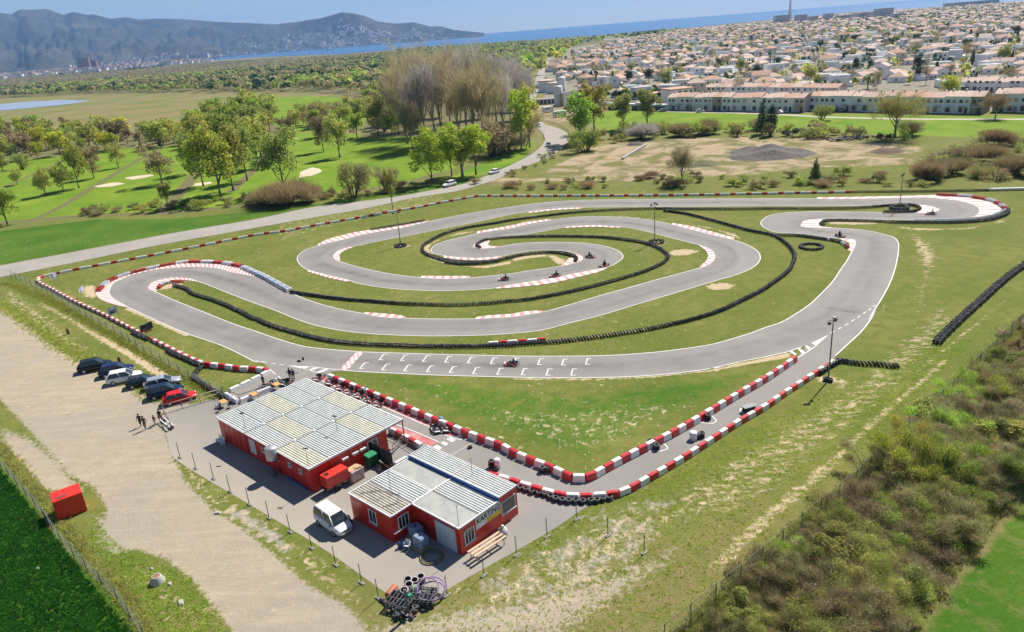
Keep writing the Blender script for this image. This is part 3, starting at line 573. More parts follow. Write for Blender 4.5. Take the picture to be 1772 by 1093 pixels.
# kerbs
def paintmat(name, col, wear):
    k = NT(name); nz = k.noise(2.2, 6, 0.75, k.pos()); n2 = k.noise(0.35, 3, 0.6, k.pos())
    c = k.mix(k.remap(nz, 0.45, 0.75, 0, wear), col, (0.42, 0.38, 0.35)); c = k.mix(k.remap(n2, 0.4, 0.65, 0, 0.4), c, (0.66, 0.56, 0.53))
    k.l(c, k.b.inputs[0]); k.b.inputs['Roughness'].default_value = 0.75; return k.m
kW = paintmat('kerb white', (0.72, 0.69, 0.66), 0.35); kR = paintmat('kerb faded red', (0.55, 0.19, 0.17), 0.35)
kR2 = paintmat('kerb pale red', (0.56, 0.24, 0.22), 0.3)
knames = ['wide striped kerb around the outside of the left hairpin', 'small striped kerb on the inside of the left hairpin', 'short striped kerb on the inner edge of the lane above the start straight', 'striped kerb on the lane above the lone red and white blocks', 'thin outer kerb below the left bend of the inner loop', 'pale pink kerb along the outside of the upper left bend', 'curved pink kerb inside the left bend of the inner loop', 'thin striped kerb on the inner loop left of the driving karts', 'broad striped kerb beside the karts at the spiral exit', 'striped kerb on the outer edge entering the spiral', 'pale kerb along the lane above the spiral tyres', 'thin kerb on the inner edge of the back straight', 'white kerb on the outside entering the big right bend', 'pink curved kerb inside the big right bend', 'pink kerb wrapped around the tyre tip inside the spiral', 'pink kerb at the left tip of the spiral tyres', 'wide striped kerb round the far right hairpin', 'pink kerb at the tip of the tyre loop in the far right hairpin', 'pink kerb block at the tip of the far tyre wall', 'small kerb at the red end of the kinked tyre wall', 'thin kerb below the spiral entry tyres']
for (rd, gr, stp), lb in zip(KB, knames):
    a = catmull(world(rd), 0.4); b = catmull(world(gr), 0.4); L = sum((p-q).length for p, q in zip(a, a[1:])); n = max(3, int(L/stp)//2*2+1)
    a = resample(a, n); b = resample(b, n); mb = MB()
    for i in range(n-1):
        q4 = [a[i], a[i+1], b[i+1], b[i]]; m = (kW, kR if L > 12 and (rd[0][0] < 500) or i % 4 == 1 else kR2)[i % 2]
        zz = (0.033, 0.033, 0.075, 0.075); mb.add([(p.x, p.y, z) for p, z in zip(q4, zz)]+[(b[i].x, b[i].y, -0.05), (b[i+1].x, b[i+1].y, -0.05)], [(0, 1, 2, 3), (3, 2, 5, 4)], m)
    tag(link('kerb', mb.mesh('kerb')), lb, 'kerb', 'striped kerbs of the kart track')
# painted markings
mk = MB(); Z1 = 0.028; mRedP = paintmat('red painted asphalt', (0.40, 0.085, 0.085), 0.3)
def quad(l, m=mLine, z=Z1, mb_=None): (mb_ or mk).poly([(p.x, p.y, z) for p in world(l)], m)
def line(l, w=0.12, z=Z1, smooth=True, m=mLine):
    pts = world(l); strip(mk, catmull(pts, 0.4) if smooth else pts, w, z, m)
q = c5([(700,431),(748,434),(632,561),(582,557)]); sl_ = world(q)
for i in range(3):
    for j in range(9):
        f = lambda u, v: sl_[0].lerp(sl_[1], u/3).lerp(sl_[3].lerp(sl_[2], u/3), v/9)
        pts = [f(i, j), f(i+1, j), f(i+1, j+1), f(i, j+1)]; mk.poly([(p.x, p.y, Z1) for p in pts], mLine if (i+j) % 2 else kR)
U_ = (sl_[3]-sl_[0]).normalized(); V_ = Vector((U_.y*-1, U_.x, 0)); V_ = V_ if V_.x > 0 else -V_
for x, y in c5([(880,470),(1027,476),(1178,482),(1330,487),(1487,492),(1645,497),(747,530),(898,540),(1050,546),(1206,552),(1363,558),(1524,565),(1690,570)])+c6([(30,498),(198,503),(363,506),(528,502),(86,572),(256,575),(427,575)]):
    p = P(x, y)
    fr = lambda a, b: p+U_*a+V_*b
    for a0, a1, b0, b1 in ((-1.0, 1.0, -0.30, -0.14), (-1.0, -0.86, -0.14, 0.35), (0.86, 1.0, -0.14, 0.35)):
        mk.poly([(*fr(u, v).xy, Z1) for u, v in ((a0, b0), (a1, b0), (a1, b1), (a0, b1))], mLine)
# gores
quad(c5([(208,529),(380,538),(330,552)])); line(c5([(330,552),(420,578),(480,590)]), .12)
for a in ([(350,563),(375,567),(430,548),(405,545)], [(415,577),(440,582),(505,556),(480,552)]): quad(c5(a))
line(c5([(380,539),(520,554),(585,561)]), .15, Z1+.004)
for a in ([(35,502),(75,508)], [(105,515),(138,519)], [(165,523),(195,526)], [(0,497),(14,500)], [(95,555),(136,592)], [(152,602),(172,620)]): line(c5(a), .14, smooth=False)
quad(c7([(818,318),(735,392),(700,375),(760,345)])); line(c7([(735,392),(680,430),(600,480),(560,505),(400,600),(200,715),(0,842)]), .12)
for a in ([(655,395),(670,390),(697,412),(680,420)], [(605,415),(620,410),(656,440),(640,450)], [(552,435),(568,430),(600,450),(585,458)]): quad(c7(a))
for a in ([(832,305),(858,293)], [(885,278),(908,266)], [(930,253),(955,240)], [(975,226),(1002,210)], [(1018,198),(1040,186)], [(1058,172),(1078,158)], [(1095,148),(1113,135)], [(1126,122),(1140,112)]): line(c7(a), .13, smooth=False)
line(c8([(1000,600),(1060,610),(1110,597),(1300,490),(1430,425),(1500,404),(1600,402),(1645,390),(1650,378),(1630,355),(1610,345),(1612,322),(1650,300),(1772,235)]), .12, Z1+.003)
line(c6([(1180,955),(1250,932),(1320,925),(1385,932),(1415,918),(1412,905),(1380,875),(1380,855),(1410,832),(1500,783)]), .12, Z1+.003)
line(c7([(290,868),(232,862),(205,838),(215,826),(255,822)]), .12, Z1+.003)
quad(c5([(455,600),(900,778),(1260,928),(1400,1005),(1345,1020),(1235,968),(870,808),(500,655),(440,625)]), mRedP); quad(c5([(940,940),(1110,1000),(1262,1064),(1210,1092),(1060,1022),(900,955)]), mRedP)
line(c5([(440,627),(870,810),(1235,970)]), .12, Z1+.004, False); line(c5([(950,930),(1110,992),(1268,1060)]), .12, Z1+.004, False)
line(c8([(105,288),(150,305),(180,318),(250,322),(380,348)]), .12); quad(c8([(262,312),(385,350),(300,328)]))
for a in ([(26,374),(50,360),(90,380),(65,395)], [(78,346),(98,334),(132,350),(112,366)], [(118,318),(145,307),(182,326),(155,341)], [(200,305),(222,285),(242,292),(220,315)]): quad(c8(a))
line(c8([(145,437),(310,335)]), .05, smooth=False)
tag(link('track_markings', mk.mesh('track_markings')), kind='structure')
# service road by the terraces
a = world([(1040,182),(1150,192),(1300,196),(1450,203),(1600,206),(1900,206)]); mb = MB(); strip(mb, catmull(a, 3), 3.6, 0.04, M('pale track', (0.42, 0.37, 0.3), 0.9)); tag(link('gravel_track', mb.mesh('gravel_track')), kind='structure')
a = world([(425,222),(432,215),(428,200),(436,178),(438,165)]); mb = MB(); strip(mb, catmull(a, 3), 3.2, 0.04, MATS['pale track']); tag(link('gravel_path', mb.mesh('gravel_path')), kind='structure')
# sand bunkers
for x, y, rx, ry in ((188,320,5,2.4),(240,306,4.5,2.6),(314,251,3.5,2),(185,257,4.5,1.8),(240,251,3,1.2),(95,270,3,1.2),(537,298,3.5,6),(350,318,3,2),(505,240,4,1.4)):
    p = P(x, y); r_ = random.Random(int(x)); pts = [Vector((p.x+rx*math.cos(t*.5236)*(1+r_.uniform(-.3, .3)), p.y+ry*math.sin(t*.5236)*(1+r_.uniform(-.3, .3))*1.6, 0)) for t in range(12)]
    mb = MB(); mb.poly([(q.x, q.y, 0.03) for q in catmull(pts, 1, True)], M('bunker sand', (0.55, 0.46, 0.33), 0.9)); tag(link('sand_bunker', mb.mesh('sand_bunker')), kind='structure')
# sea and pond
k = NT('sea water'); n1 = k.noise(0.02, 4, 0.6, k.pos()); k.l(k.mix(k.remap(n1, 0.35, 0.65), (0.012, 0.09, 0.23), (0.02, 0.125, 0.29)), k.b.inputs[0]); k.b.inputs['Roughness'].default_value = 0.35; k.b.inputs['Specular IOR Level'].default_value = 0.3
n2 = k.noise(0.25, 6, 0.7, k.pos()); k.bump(n2, 0.5, 0.6); mSea = k.m
coast = [(-600,170),(-300,151),(0,131),(175,122),(262,111),(360,104.5),(443,98.5),(600,92.5),(680,86),(750,79.5),(886,72.5),(960,66),(1100,56),(1190,48),(1280,39),(1335,34),(1480,20),(1660,10),(1760,4)]
cw = world(coast, 0.4); fr_ = [Vector((23000, 3500, .4)), Vector((23000, 20500, .4)), Vector((-23000, 20500, .4)), Vector((-23000, 3500, .4))]
mb = MB(); mb.poly([(p.x, p.y, .4) for p in cw+fr_], mSea); tag(link('sea', mb.mesh('sea')), kind='structure')
pond = world([(-200,196),(-60,186),(30,177),(110,172.5),(158,174),(120,180),(40,188),(-60,196)], 0.1)
mb = MB(); mb.poly([(p.x, p.y, .25) for p in pond], M('lagoon water', (.30, .36, .45), .25, scale=.004, var=.05)); tag(link('lagoon', mb.mesh('lagoon')), kind='structure')

# ================================================================== TYRES
def tyre_mesh(name, R=0.31, wd=0.20, mat=rubber, seg=14):
    mb = MB(); h = wd/2
    mb.lathe([(R*.60, -h*.9), (R*.85, -h), (R*.98, -h*.6), (R, 0), (R*.98, h*.6), (R*.85, h), (R*.60, h*.9), (R*.56, 0), (R*.60, -h*.9)], mat, seg)
    return mb.mesh(name)
pW = M('tyre white paint', (0.60, 0.63, 0.66), 0.6, dirt=(0.4, (0.2, 0.2, 0.2)), var=.25, scale=6); pB = M('tyre pale blue paint', (0.42, 0.50, 0.66), 0.6, dirt=(0.4, (0.15, 0.16, 0.2)), var=.25, scale=6)
pR = M('tyre red paint', (0.48, 0.03, 0.02), 0.6, dirt=(0.4, (0.1, 0.04, 0.03)), var=.25, scale=6)
tyM = {c: tyre_mesh('tyre', .36, .23, m) for c, m in (('k', rubber), ('w', pW), ('b', pB), ('r', pR))}
tyLow = {c: tyre_mesh('tyre', .36, .23, m, 8) for c, m in (('k', rubber), ('w', pW), ('b', pB), ('r', pR))}
def rotX(d, lean=0.0, yaw=0.0):   # tyre axis (local z) laid along the line direction d
    ax = Vector((d.x, d.y, lean)).normalized(); q = ax.to_track_quat('Z', 'Y'); return q.to_matrix()
def tyre_wall(key, label, pattern='k', group='tyre walls along the kart track', spacing=0.45, nparts=100, rows=1, z=0.30):
    pts = resample(catmull(world(TY[key], 0.3), 0.5), step=spacing); n = len(pts)
    c0 = pts[n//2]; root = thing('tyre_wall', label, 'tyre wall', (c0.x, c0.y, 0), 0, group)
    r_ = random.Random(len(key)*97+n); items = []
    for i, p in enumerate(pts):
        d = pts[min(n-1, i+1)]-pts[max(0, i-1)]; d.normalize(); nn = Vector((-d.y, d.x, 0))
        ch = pattern(i, n) if callable(pattern) else pattern
        for rr in range(rows):
            off = nn*((rr-(rows-1)/2)*0.5+r_.uniform(-.07, .07)); lz = r_.uniform(-.16, .02)
            loc = Vector((p.x, p.y, 0))+off+Vector((0, 0, z+r_.uniform(-.03, .03))); R_ = rotX(d+nn*r_.uniform(-.15, .15), .85+lz)
            items.append((mpp(loc), loc, R_, ch))
    items.sort(key=lambda t: t[0]); rest = items[nparts:]
    for _, loc, R_, ch in items[:nparts]:
        o = bpy.data.objects.new('tyre', tyM[ch]); SC.collection.objects.link(o); o.parent = root
        o.matrix_local = Matrix.Translation(loc-Vector((c0.x, c0.y, 0))) @ R_.to_4x4()
        if ch != 'k' and key in ('kink_red',): o['label'] = 'red painted tyre'
    if rest:
        mb = MB()
        for _, loc, R_, ch in rest:
            me = tyLow[ch]; mb.add([R_ @ v.co+loc-Vector((c0.x, c0.y, 0)) for v in me.vertices], [tuple(f.vertices) for f in me.polygons], me.materials[0], True)
        o = part('tyres', mb, root); o['kind'] = 'stuff'
    return root
tyre_wall('long', 'longest curving black tyre wall, sweeping from the left hairpin above the start straight')
tyre_wall('straight', 'black tyre wall below the back straight ending in a loop round the far lamp post', nparts=60)
tyre_wall('spiral', 'black tyre wall coiling into the middle of the spiral', nparts=80)
tyre_wall('double', 'short extra row of tyres doubling the bottom of the spiral wall')
tyre_wall('inner', 'black tyre wall wrapped around the spiral, between the karts and the lower lane')
tyre_wall('bluewhite', 'row of pale blue and white painted tyres leaving the left hairpin', lambda i, n: 'b' if (i//3) % 2 else 'w', rows=2)
tyre_wall('hairpin', 'tyre wall painted in red and white blocks round the outside of the left hairpin', lambda i, n: 'w' if (i*13//n) % 2 else 'r', rows=2)
tyre_wall('hairpin_in', 'short red and white painted tyre row inside the left hairpin', lambda i, n: 'r' if i < n*.2 or i > n*.62 else 'w')
tyre_wall('far', 'thin black tyre row along the far boundary right of the red and white blocks', nparts=0)
tyre_wall('end_red', 'tyre wall painted red with four white panels round the far right hairpin', lambda i, n: 'w' if (.2 < i/n < .36) or (.52 < i/n < .66) or (.78 < i/n < .9) else 'r', rows=2, nparts=40)
tyre_wall('end_white', 'row of white painted tyres in front of the black wall at the far right hairpin', 'w', nparts=20)
tyre_wall('end', 'black tyre wall from the far right hairpin to the pink tipped corner', nparts=60, rows=1)
tyre_wall('kink', 'black tyre wall with pale tops running to the small kinked kerb', lambda i, n: 'w' if i % 9 == 4 and i > n*.5 else 'k')
tyre_wall('kink_red', 'few red and white painted tyres ending the kinked wall', lambda i, n: 'w' if i < n*.4 else 'r')
tyre_wall('upper', 'short straight black tyre wall behind the upper left kerb')
tyre_wall('right', 'straight black tyre row sticking out right of the pit entry')
tyre_wall('away', 'black tyre wall alone on the grass at the right edge', rows=2, nparts=100)
tyre_wall('gate', 'bent black tyre row beside the entrance fence', nparts=60)
tyre_wall('corner', 'few black tyres below the dark flag')
tyre_wall('corner_b', 'black tyres behind the boundary blocks where they bend', nparts=60)
# tyres lying flat in stacks
def stack(px, label, n=3, group=None, z=0.0, R=0.33, wd=0.22, m=None, w=None, lean=0):
    p = w if w is not None else P(px[0], px[1], 0); t = thing('tyre_stack', label, 'tyre stack', (p.x, p.y, z), rnd.uniform(0, 6), group)
    me = FLAT.setdefault((R, wd), tyre_mesh('tyre', R, wd, rubber, 18))
    lit_me = FLAT.setdefault(('d', R, wd), tyre_mesh('tyre', R, wd, M('sunlit tyre', (.115, .112, .11), .8, var=.35, scale=7), 18))  # top tyre: sunlit sidewall ring painted in as lighter rubber
    for i in range(n): link('tyre', lit_me if i == n-1 else me, t, (rnd.uniform(-.04, .04), rnd.uniform(-.04, .04), wd/2+i*wd*.98))
    return t
FLAT = {}
row = c8([(463,585),(497,600),(530,610),(566,625),(600,638),(634,655),(672,668),(712,680),(762,692),(805,700),(840,716),(877,732),(920,742),(965,747),(1013,748),(1062,748),(1115,746),(1160,741),(1205,732),(1250,726)])
for x, y in row: stack((x, y+3), 'stack of black tyres in the row behind the lower red and white pit lane barrier', 2, 'tyre stacks behind the pit lane barrier')
for (x, y), lb in zip(c8([(780,545),(823,543),(866,540)]), ('left', 'middle', 'right')): stack((x, y), f'{lb} tyre stack of the three against the inner pit lane barrier near its corner', 3)
for (x, y), lb in zip(c8([(1526,357),(1551,370),(1575,390)]), ('top', 'middle', 'bottom')): stack((x, y), f'{lb} tyre stack of the slanting three inside the first white line bulge', 3)
stack(c6([(1352,880)])[0], 'upper tyre stack in the second white line bulge', 3); stack(c6([(1357,902)])[0], 'lower tyre stack in the second white line bulge', 3)
for x, y in c6([(1282,1034)]): stack((x, y), 'tyre stack next to the white drum in the pit lane', 3)
stack(c6([(1312,1026)])[0], 'tyre stack touching the barrier right of the white drum', 3)
for (x, y), lb in zip(c6([(1612,845),(1640,848),(1664,842)]), ('left', 'middle', 'right')): stack((x, y), f'{lb} tyre stack under the flat board at the upper end of the pit lane', 3)
stack(c8([(432,515)])[0], 'tall tyre stack at the end of the lower pit barrier beside a white drum', 4); stack(c8([(462,535)])[0], 'low tyre stack at the end of the lower pit barrier', 2)
for x, y in c7([(760,588),(780,575),(800,560),(820,548),(842,536),(862,524),(882,512)]): stack((x, y), 'tyre stack in the short row behind the top end of the pit entry barrier', 3, 'tyre stacks at the pit entry barrier end')
for x, y in c7([(800,633),(830,640)]): stack((x, y), 'tyre stack at the foot of the nearest lamp post', 2, 'tyres round the nearest lamp post')
def drum(px, label, r=.3, h=.9, m=white, tilt=0):
    p = P(*px); t = thing('plastic_drum', label, 'drum', (p.x, p.y, 0)); t.rotation_euler = (0, tilt, 0.4)
    mb = MB(); mb.lathe([(r*.9, 0), (r, .05), (r, h*.3), (r*1.04, h*.33), (r, h*.36), (r, h*.63), (r*1.04, h*.66), (r, h*.69), (r, h*.95), (r*.9, h), (0, h)], m, 18); part('body', mb, t)
    mb = MB(); mb.lathe([(.05, h), (.05, h+.03), (0, h+.03)], black, 8, (r*.5, 0, 0)); part('cap', mb, t)
drum(c8([(474,520)])[0], 'white plastic drum beside the tyre stack at the pit barrier end', .32, 1.1)
drum(c6([(1255,1040)])[0], 'white plastic drum beside tyre stacks in the pit lane', .4, .9)
p = P(*c6([(1640,846)])[0]); mb = MB(); mb.box((0, 0, .70), (1.7, .8, .06), M('grey board', (.25, .27, .27), .7), .35, .02); tag(part('board', mb, None, (p.x, p.y, 0)), 'grey board lying on tyre stacks in the pit lane', 'board')
def ring(px, rx, label, n=14, lay=2):
    p = P(*px); t = thing('tyre_ring', label, 'tyre ring', (p.x, p.y, 0))
    for L in range(lay):
        for i in range(n):
            a = 2*math.pi*(i+L*.5)/n; link('tyre', tyM['k'] if lay > 2 else FLAT[(.33, .22)], t, (rx*math.cos(a), rx*math.sin(a), .11+.22*L), 0)
ring(c2([(1000,424)])[0], 1.1, 'ring of tyres round the lamp post inside the left loop', 9, 2); ring(c4([(300,432)])[0], 1.9, 'lone ring of tyres on the grass below the far tyre wall', 16, 2)
ring(c4([(908,166)])[0], 1.6, 'ring of tyres round the lamp post inside the far tyre loop', 12, 3); ring(c3([(1000,398)])[0], 1.3, 'heap of tyres round the lamp post in the middle of the track', 9, 2)

# ================================================================== RED / WHITE BLOCKS
bR = M('barrier red plastic', (0.55, 0.012, 0.022), 0.38, var=.18, scale=1.5, coat=.2, dirt=(.5, (.42, .12, .11))); bWm = M('barrier white plastic', (0.78, 0.76, 0.73), 0.45, var=.1, scale=1.5, dirt=(.5, (.42, .38, .34)))
def block_mesh(L, m, W=.5, H=.62):
    mb = MB(); mb.box((0, 0, H*.5), (L*.995, W, H), m, 0, .035, .88); mb.box((0, 0, H+.004), (L*.55, W*.28, .03), m, 0, .01)
    for s in (-1, 1): mb.box((L*.22*s, 0, .10), (L*.18, W*1.02, .12), m, 0, .01)
    return mb.mesh('block')
_bm = {}
def barrier(key, label, Lr, Lw, W=.5, H=.62, zt=.55, maxp=100, first='r', group='red and white block barriers', white_ends=0, colors=None):
    pts = catmull(world(BR[key], zt), .3); tot = sum((a-b).length for a, b in zip(pts, pts[1:])); root = thing('block_barrier', label, 'barrier', (pts[len(pts)//2].x, pts[len(pts)//2].y, 0), 0, group); org = Vector(root.location)
    fine = resample(pts, step=.1); N = len(fine); i = 0.0; j = 0; jobs = []; s = 0.0; c = first
    while s < tot-.2:
        L = Lr if c == 'r' else Lw
        a = fine[min(N-1, int(s/.1))]; b = fine[min(N-1, int((s+L)/.1))]; mid = (a+b)/2; d = b-a
        if d.length < .1: break
        jobs.append((mpp(mid), mid, math.atan2(d.y, d.x), c, L)); s += L; c = 'w' if c == 'r' else 'r'
    jobs.sort(key=lambda t: t[0])
    for _, mid, az, c, L in jobs[:maxp]:
        me = _bm.setdefault((c, L, W, H), block_mesh(L, bR if c == 'r' else bWm, W, H)); o = link('red_block' if c == 'r' else 'white_block', me, root, Vector((mid.x, mid.y, 0))-org, az+rnd.uniform(-.03, .03))
    if jobs[maxp:]:
        mb = MB()
        for _, mid, az, c, L in jobs[maxp:]: mb.box((mid.x-org.x, mid.y-org.y, H/2), (L*.98, W, H), bR if c == 'r' else bWm, az, .05, .86)
        o = part('blocks', mb, root); o['kind'] = 'stuff'
    return root
barrier('pit_in', 'long red and white block barrier along the grass side of the pit lane', 1.15, 1.25, .55, .75, .75, 100, 'w')
barrier('pit_out', 'red and white block barrier along the lower side of the pit lane', 1.2, 1.3, .5, .62, .62, 100)
barrier('side', 'slanting red and white block barrier on the left boundary', 1.0, 1.1, .45, .5, .45)
barrier('side_low', 'red and white block barrier from the dark flag down to the entrance', 1.0, 1.1, .5, .55, .45)
barrier('entry', 'short chunky red and white barrier above the entrance lawn', 1.25, 1.35, .55, .7, .6)
barrier('back', 'very long low red and white barrier along the road and the back boundary', 1.3, 2.4, .42, .5, .4, 100)
barrier('infield', 'short red and white barrier in the infield touching the long tyre wall', 1.3, 1.5, .5, .6, .5, 100, 'w')
barrier('canopy', 'short red and white barrier under the canopy corner of the big red building', 1.2, 1.2, .5, .7, .7, 100, 'w')
def pipe(pts, r, m, label, z, name='barrier_pipe', group=None):
    w_ = world(pts, z); c = w_[0]; t = thing(name, label, 'barrier', (c.x, c.y, 0), 0, group); mb = MB(); mb.tube([p-Vector((c.x, c.y, 0)) for p in catmull(w_, 1)], r, m, 12); part('pipe', mb, t)
    mb = MB()
    for q in resample(w_, step=2.0): mb.box((q.x-c.x, q.y-c.y, r*.3), (.12, r*2.3, r*.6), dsteel)
    part('foot', mb, t)
wP = M('dusty white plastic', (.74, .73, .70), .55, dirt=(.4, (.5, .47, .42)))
def bx_run(pts, label, W=.55, H=.6):
    w_ = catmull(world(pts, H), .5); tot = resample(w_, step=1.9); c = w_[0]; t = thing('block_barrier', label, 'barrier', (c.x, c.y, 0))
    for a, b in zip(tot, tot[1:]):
        m_ = (a+b)/2; d = b-a; mb = MB(); mb.box((0, 0, H/2), (d.length+.03, W, H), wP, 0, .04, .8); part('white_block', mb, t, (m_.x-c.x, m_.y-c.y, 0), math.atan2(d.y, d.x))
bx_run([(466,638),(452,646),(430,657),(396,673)], 'white block barrier running down beside the small entrance lawn')
bx_run([(388,678),(400,684),(411,691)], 'short white block barrier closing the entrance channel'); bx_run([(413,691),(440,679),(470,667)], 'white block barrier beside the orange tables next to the big building')
pipe(c4([(1522,30),(1650,27),(1772,24)])+[(1790,325)], .3, M('white pipe', (.75, .75, .74), .5), 'white pipe barrier at the far right end of the back boundary', .35)
bx_run(T(650,740,15.618,[(490,960),(620,850),(860,740)]), 'white block barrier between the two red buildings', .4, .5)
bx_run([(554,662-6),(563,656-8)][:0] or [(1370.5,619),(1378,613)], 'white end block of the inner pit barrier at the pit entry', .6, .75) if False else None

# ================================================================== RED CONTAINER BUILDINGS
wallm = M('red container wall', (0.58, 0.020, 0.008), 0.42, var=.14, scale=1.2, coat=.15, dirt=(.35, (.30, .05, .03)))
silver = M('silver', (.5, .5, .5), .35, metal=.5); roofm = M('pale corrugated roof', (0.56, 0.575, 0.55), 0.7, spec=.2, var=.1, scale=.8, dirt=(.35, (.40, .40, .36)), metal=.0)
roofy = M('yellowed corrugated roof', (0.60, 0.60, 0.49), 0.7, spec=.2, var=.12, scale=.8, dirt=(.3, (.60, .55, .40)))
roofr = M('stained corrugated roof', (0.48, 0.45, 0.38), 0.55, var=.2, scale=.8, dirt=(.6, (.33, .23, .13)))
flatm = M('grey flat roof sheet', (0.34, 0.35, 0.33), 0.6, var=.16, scale=.6, dirt=(.7, (.42, .33, .22)))
trim = M('white trim', (.66, .67, .68), .5); gutter = M('grey gutter', (.30, .32, .33), .5); glass = M('dark window glass', (.025, .035, .04), .12, spec=.8, var=.4, scale=2)
blue = M('blue painted steel', (.02, .09, .32), .45); silver = M('silver', (.5, .5, .5), .35, metal=.5)
def fit_frame(pix, loc, z):
    A_ = np.array(loc, float); B_ = np.array([[P(x, y, z).x, P(x, y, z).y] for x, y in pix]); ca, cb = A_.mean(0), B_.mean(0)
    a = A_-ca; b = B_-cb; ang = math.atan2((a[:, 0]*b[:, 1]-a[:, 1]*b[:, 0]).sum(), (a*b).sum()); c, s = math.cos(ang), math.sin(ang)
    o = cb-np.array([c*ca[0]-s*ca[1], s*ca[0]+c*ca[1]]); return Vector((o[0], o[1], 0)), ang
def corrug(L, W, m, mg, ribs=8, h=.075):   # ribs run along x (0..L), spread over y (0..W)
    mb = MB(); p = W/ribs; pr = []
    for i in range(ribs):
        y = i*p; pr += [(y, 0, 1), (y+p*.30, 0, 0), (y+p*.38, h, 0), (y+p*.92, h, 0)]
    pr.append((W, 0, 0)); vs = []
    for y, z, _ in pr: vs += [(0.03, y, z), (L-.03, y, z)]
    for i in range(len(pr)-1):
        lowf = pr[i][2] == 1; mb.add([vs[2*i], vs[2*i+1], vs[2*i+3], vs[2*i+2]], [(0, 1, 2, 3)], mg if lowf else m)  # mg: shadow between the ribs, painted dark into the low strips
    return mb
def window(root, x, y, z, w_, h_, face, mg=glass, panes=2, name='window'):
    """face: 0 = wall facing -y, 1 = wall facing +x"""
    f = MB(); g = MB(); d = .06
    def b(mb, u, v, du, dv, t, m): mb.box((x+u, y-t/2, z+v) if face == 0 else (x+t/2, y+u, z+v), (du, t, dv) if face == 0 else (t, du, dv), m, 0, .0)
    b(f, -w_/2, 0, .08, h_, d, trim); b(f, w_/2, 0, .08, h_, d, trim); b(f, 0, h_/2, w_+.08, .08, d+.004, trim); b(f, 0, -h_/2, w_+.08, .08, d+.004, trim)
    for i in range(1, panes): b(f, -w_/2+w_*i/panes, 0, .06, h_-.09, d-.01, trim)
    fo = part(name, f, root); b(g, 0, 0, w_-.06, h_-.06, .02, mg); part('pane', g, fo)
    s = MB(); b(s, 0, -h_/2-.07, w_+.2, .04, .12, trim); part('sill', s, fo)
# --- big building
s_ = 4.425; o1, a1 = fit_frame(T(300,620,s_,[(322,452),(1040,850),(1768,465),(1020,150)]), [(0,0),(18.4,0),(18.4,12.1),(0,12.1)], 2.8)
b1 = thing('red_building', 'big red container building with a wide pale corrugated roof beside the pit lane', 'building', o1, a1)
WX, WY, WH = 18.4, 12.1, 2.7; mb = MB(); hy = 9.7
mb.prism([(0.12, 0.12), (WX-.1, 0.12), (WX-.1, hy), (0.12, hy)], 0.02, WH, wallm)
for i in range(1, 3): mb.box((WX*i/3, .10, WH/2), (.06, .05, WH-.1), M('dark red seam', (.3, .012, .006), .6))
for i in range(1, 4): mb.box((WX-.085, hy*i/4, WH/2), (.05, .06, WH-.1), MATS['dark red seam'])
for i in range(1, 16): mb.box((.12+18.18*i/16, .112, WH/2), (.03, .02, WH-.2), MATS['dark red seam'])
for i in range(1, 9): mb.box((WX-.095, .12+9.58*i/9, WH/2), (.02, .03, WH-.2), MATS['dark red seam'])
mb.box((WX/2, .105, WH-.09), (WX-.3, .03, .16), M('faded red rail', (.56, .07, .05), .6)); part('wall', mb, b1)
for i in range(3):
    for j in range(5):
        y0 = WY*j/5; m = roofy if (i, j) in ((0, 2), (1, 1), (2, 3), (2, 0), (1, 4)) else roofm
        mg = M('roof rib shade yellow', (.20, .20, .15), .8, spec=.1) if m is roofy else M('roof rib shade grey', (.13, .14, .15), .8, spec=.1)
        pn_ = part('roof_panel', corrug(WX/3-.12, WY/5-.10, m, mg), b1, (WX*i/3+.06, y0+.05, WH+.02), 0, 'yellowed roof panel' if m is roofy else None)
mb = MB()
for i in range(4): mb.box((WX*i/3+(.05 if i == 0 else -.05 if i == 3 else 0), WY/2, WH+.06), (.14, WY+.02, .20), trim if i in (0, 3) else silver)
part('roof_beam', mb, b1)
mb = MB()
for j in range(6): mb.box((WX/2, WY*j/5+(.04 if j == 0 else -.04 if j == 5 else 0), WH+.045), (WX-.3, .08, .10), trim if j in (0, 5) else gutter)
for i in (1, 2):
    for j in range(1, 5): mb.box((WX*i/3, WY*j/5, WH+.15), (.42, .22, .03), trim)
part('roof_trim', mb, b1)
mb = MB(); mb.box((WX/2, hy+.06, WH-.10), (WX-.2, .1, .22), wallm); mb.box((WX-.06, WY-1.2, WH-.05), (.1, 2.3, .12), wallm); mb.box((WX/2, WY-.05, WH-.05), (WX-.1, .1, .12), wallm); part('canopy_beam', mb, b1)
for i in range(4): mb = MB(); mb.box((0, 0, WH/2-.05), (.1, .1, WH-.1), red); part('canopy_post', mb, b1, (min(WX-.12, .1+WX*i/3), WY-.12, 0))
window(b1, 7.3, .12, 1.55, 1.1, 1.5, 0, M('closed white shutter', (.55, .57, .6), .6)); window(b1, 9.7, .12, 1.85, .9, .45, 0, panes=2); window(b1, 12.3, .12, 1.9, .45, .45, 0, panes=1); window(b1, 14.6, .12, 1.9, .45, .45, 0, panes=1); window(b1, 16.5, .12, 1.85, .45, .45, 0, panes=1)
window(b1, WX-.1, 7.75, 1.55, 1.25, 1.5, 1)
for i, y in enumerate((4.1, 5.4, 6.35)): mb = MB(); mb.box((WX+.06, y, 1.95), (.34, .75, .22), trim, 0, .04); mb.box((WX+.06, y, 1.80), (.26, .6, .08), M('cream louvre', (.5, .36, .28), .6)); part('vent_hood', mb, b1)
mb = MB(); mb.box((15.5, .0, .12), (3.6, .1, .2), blue, 0, .02); part('base_pipe', mb, b1)
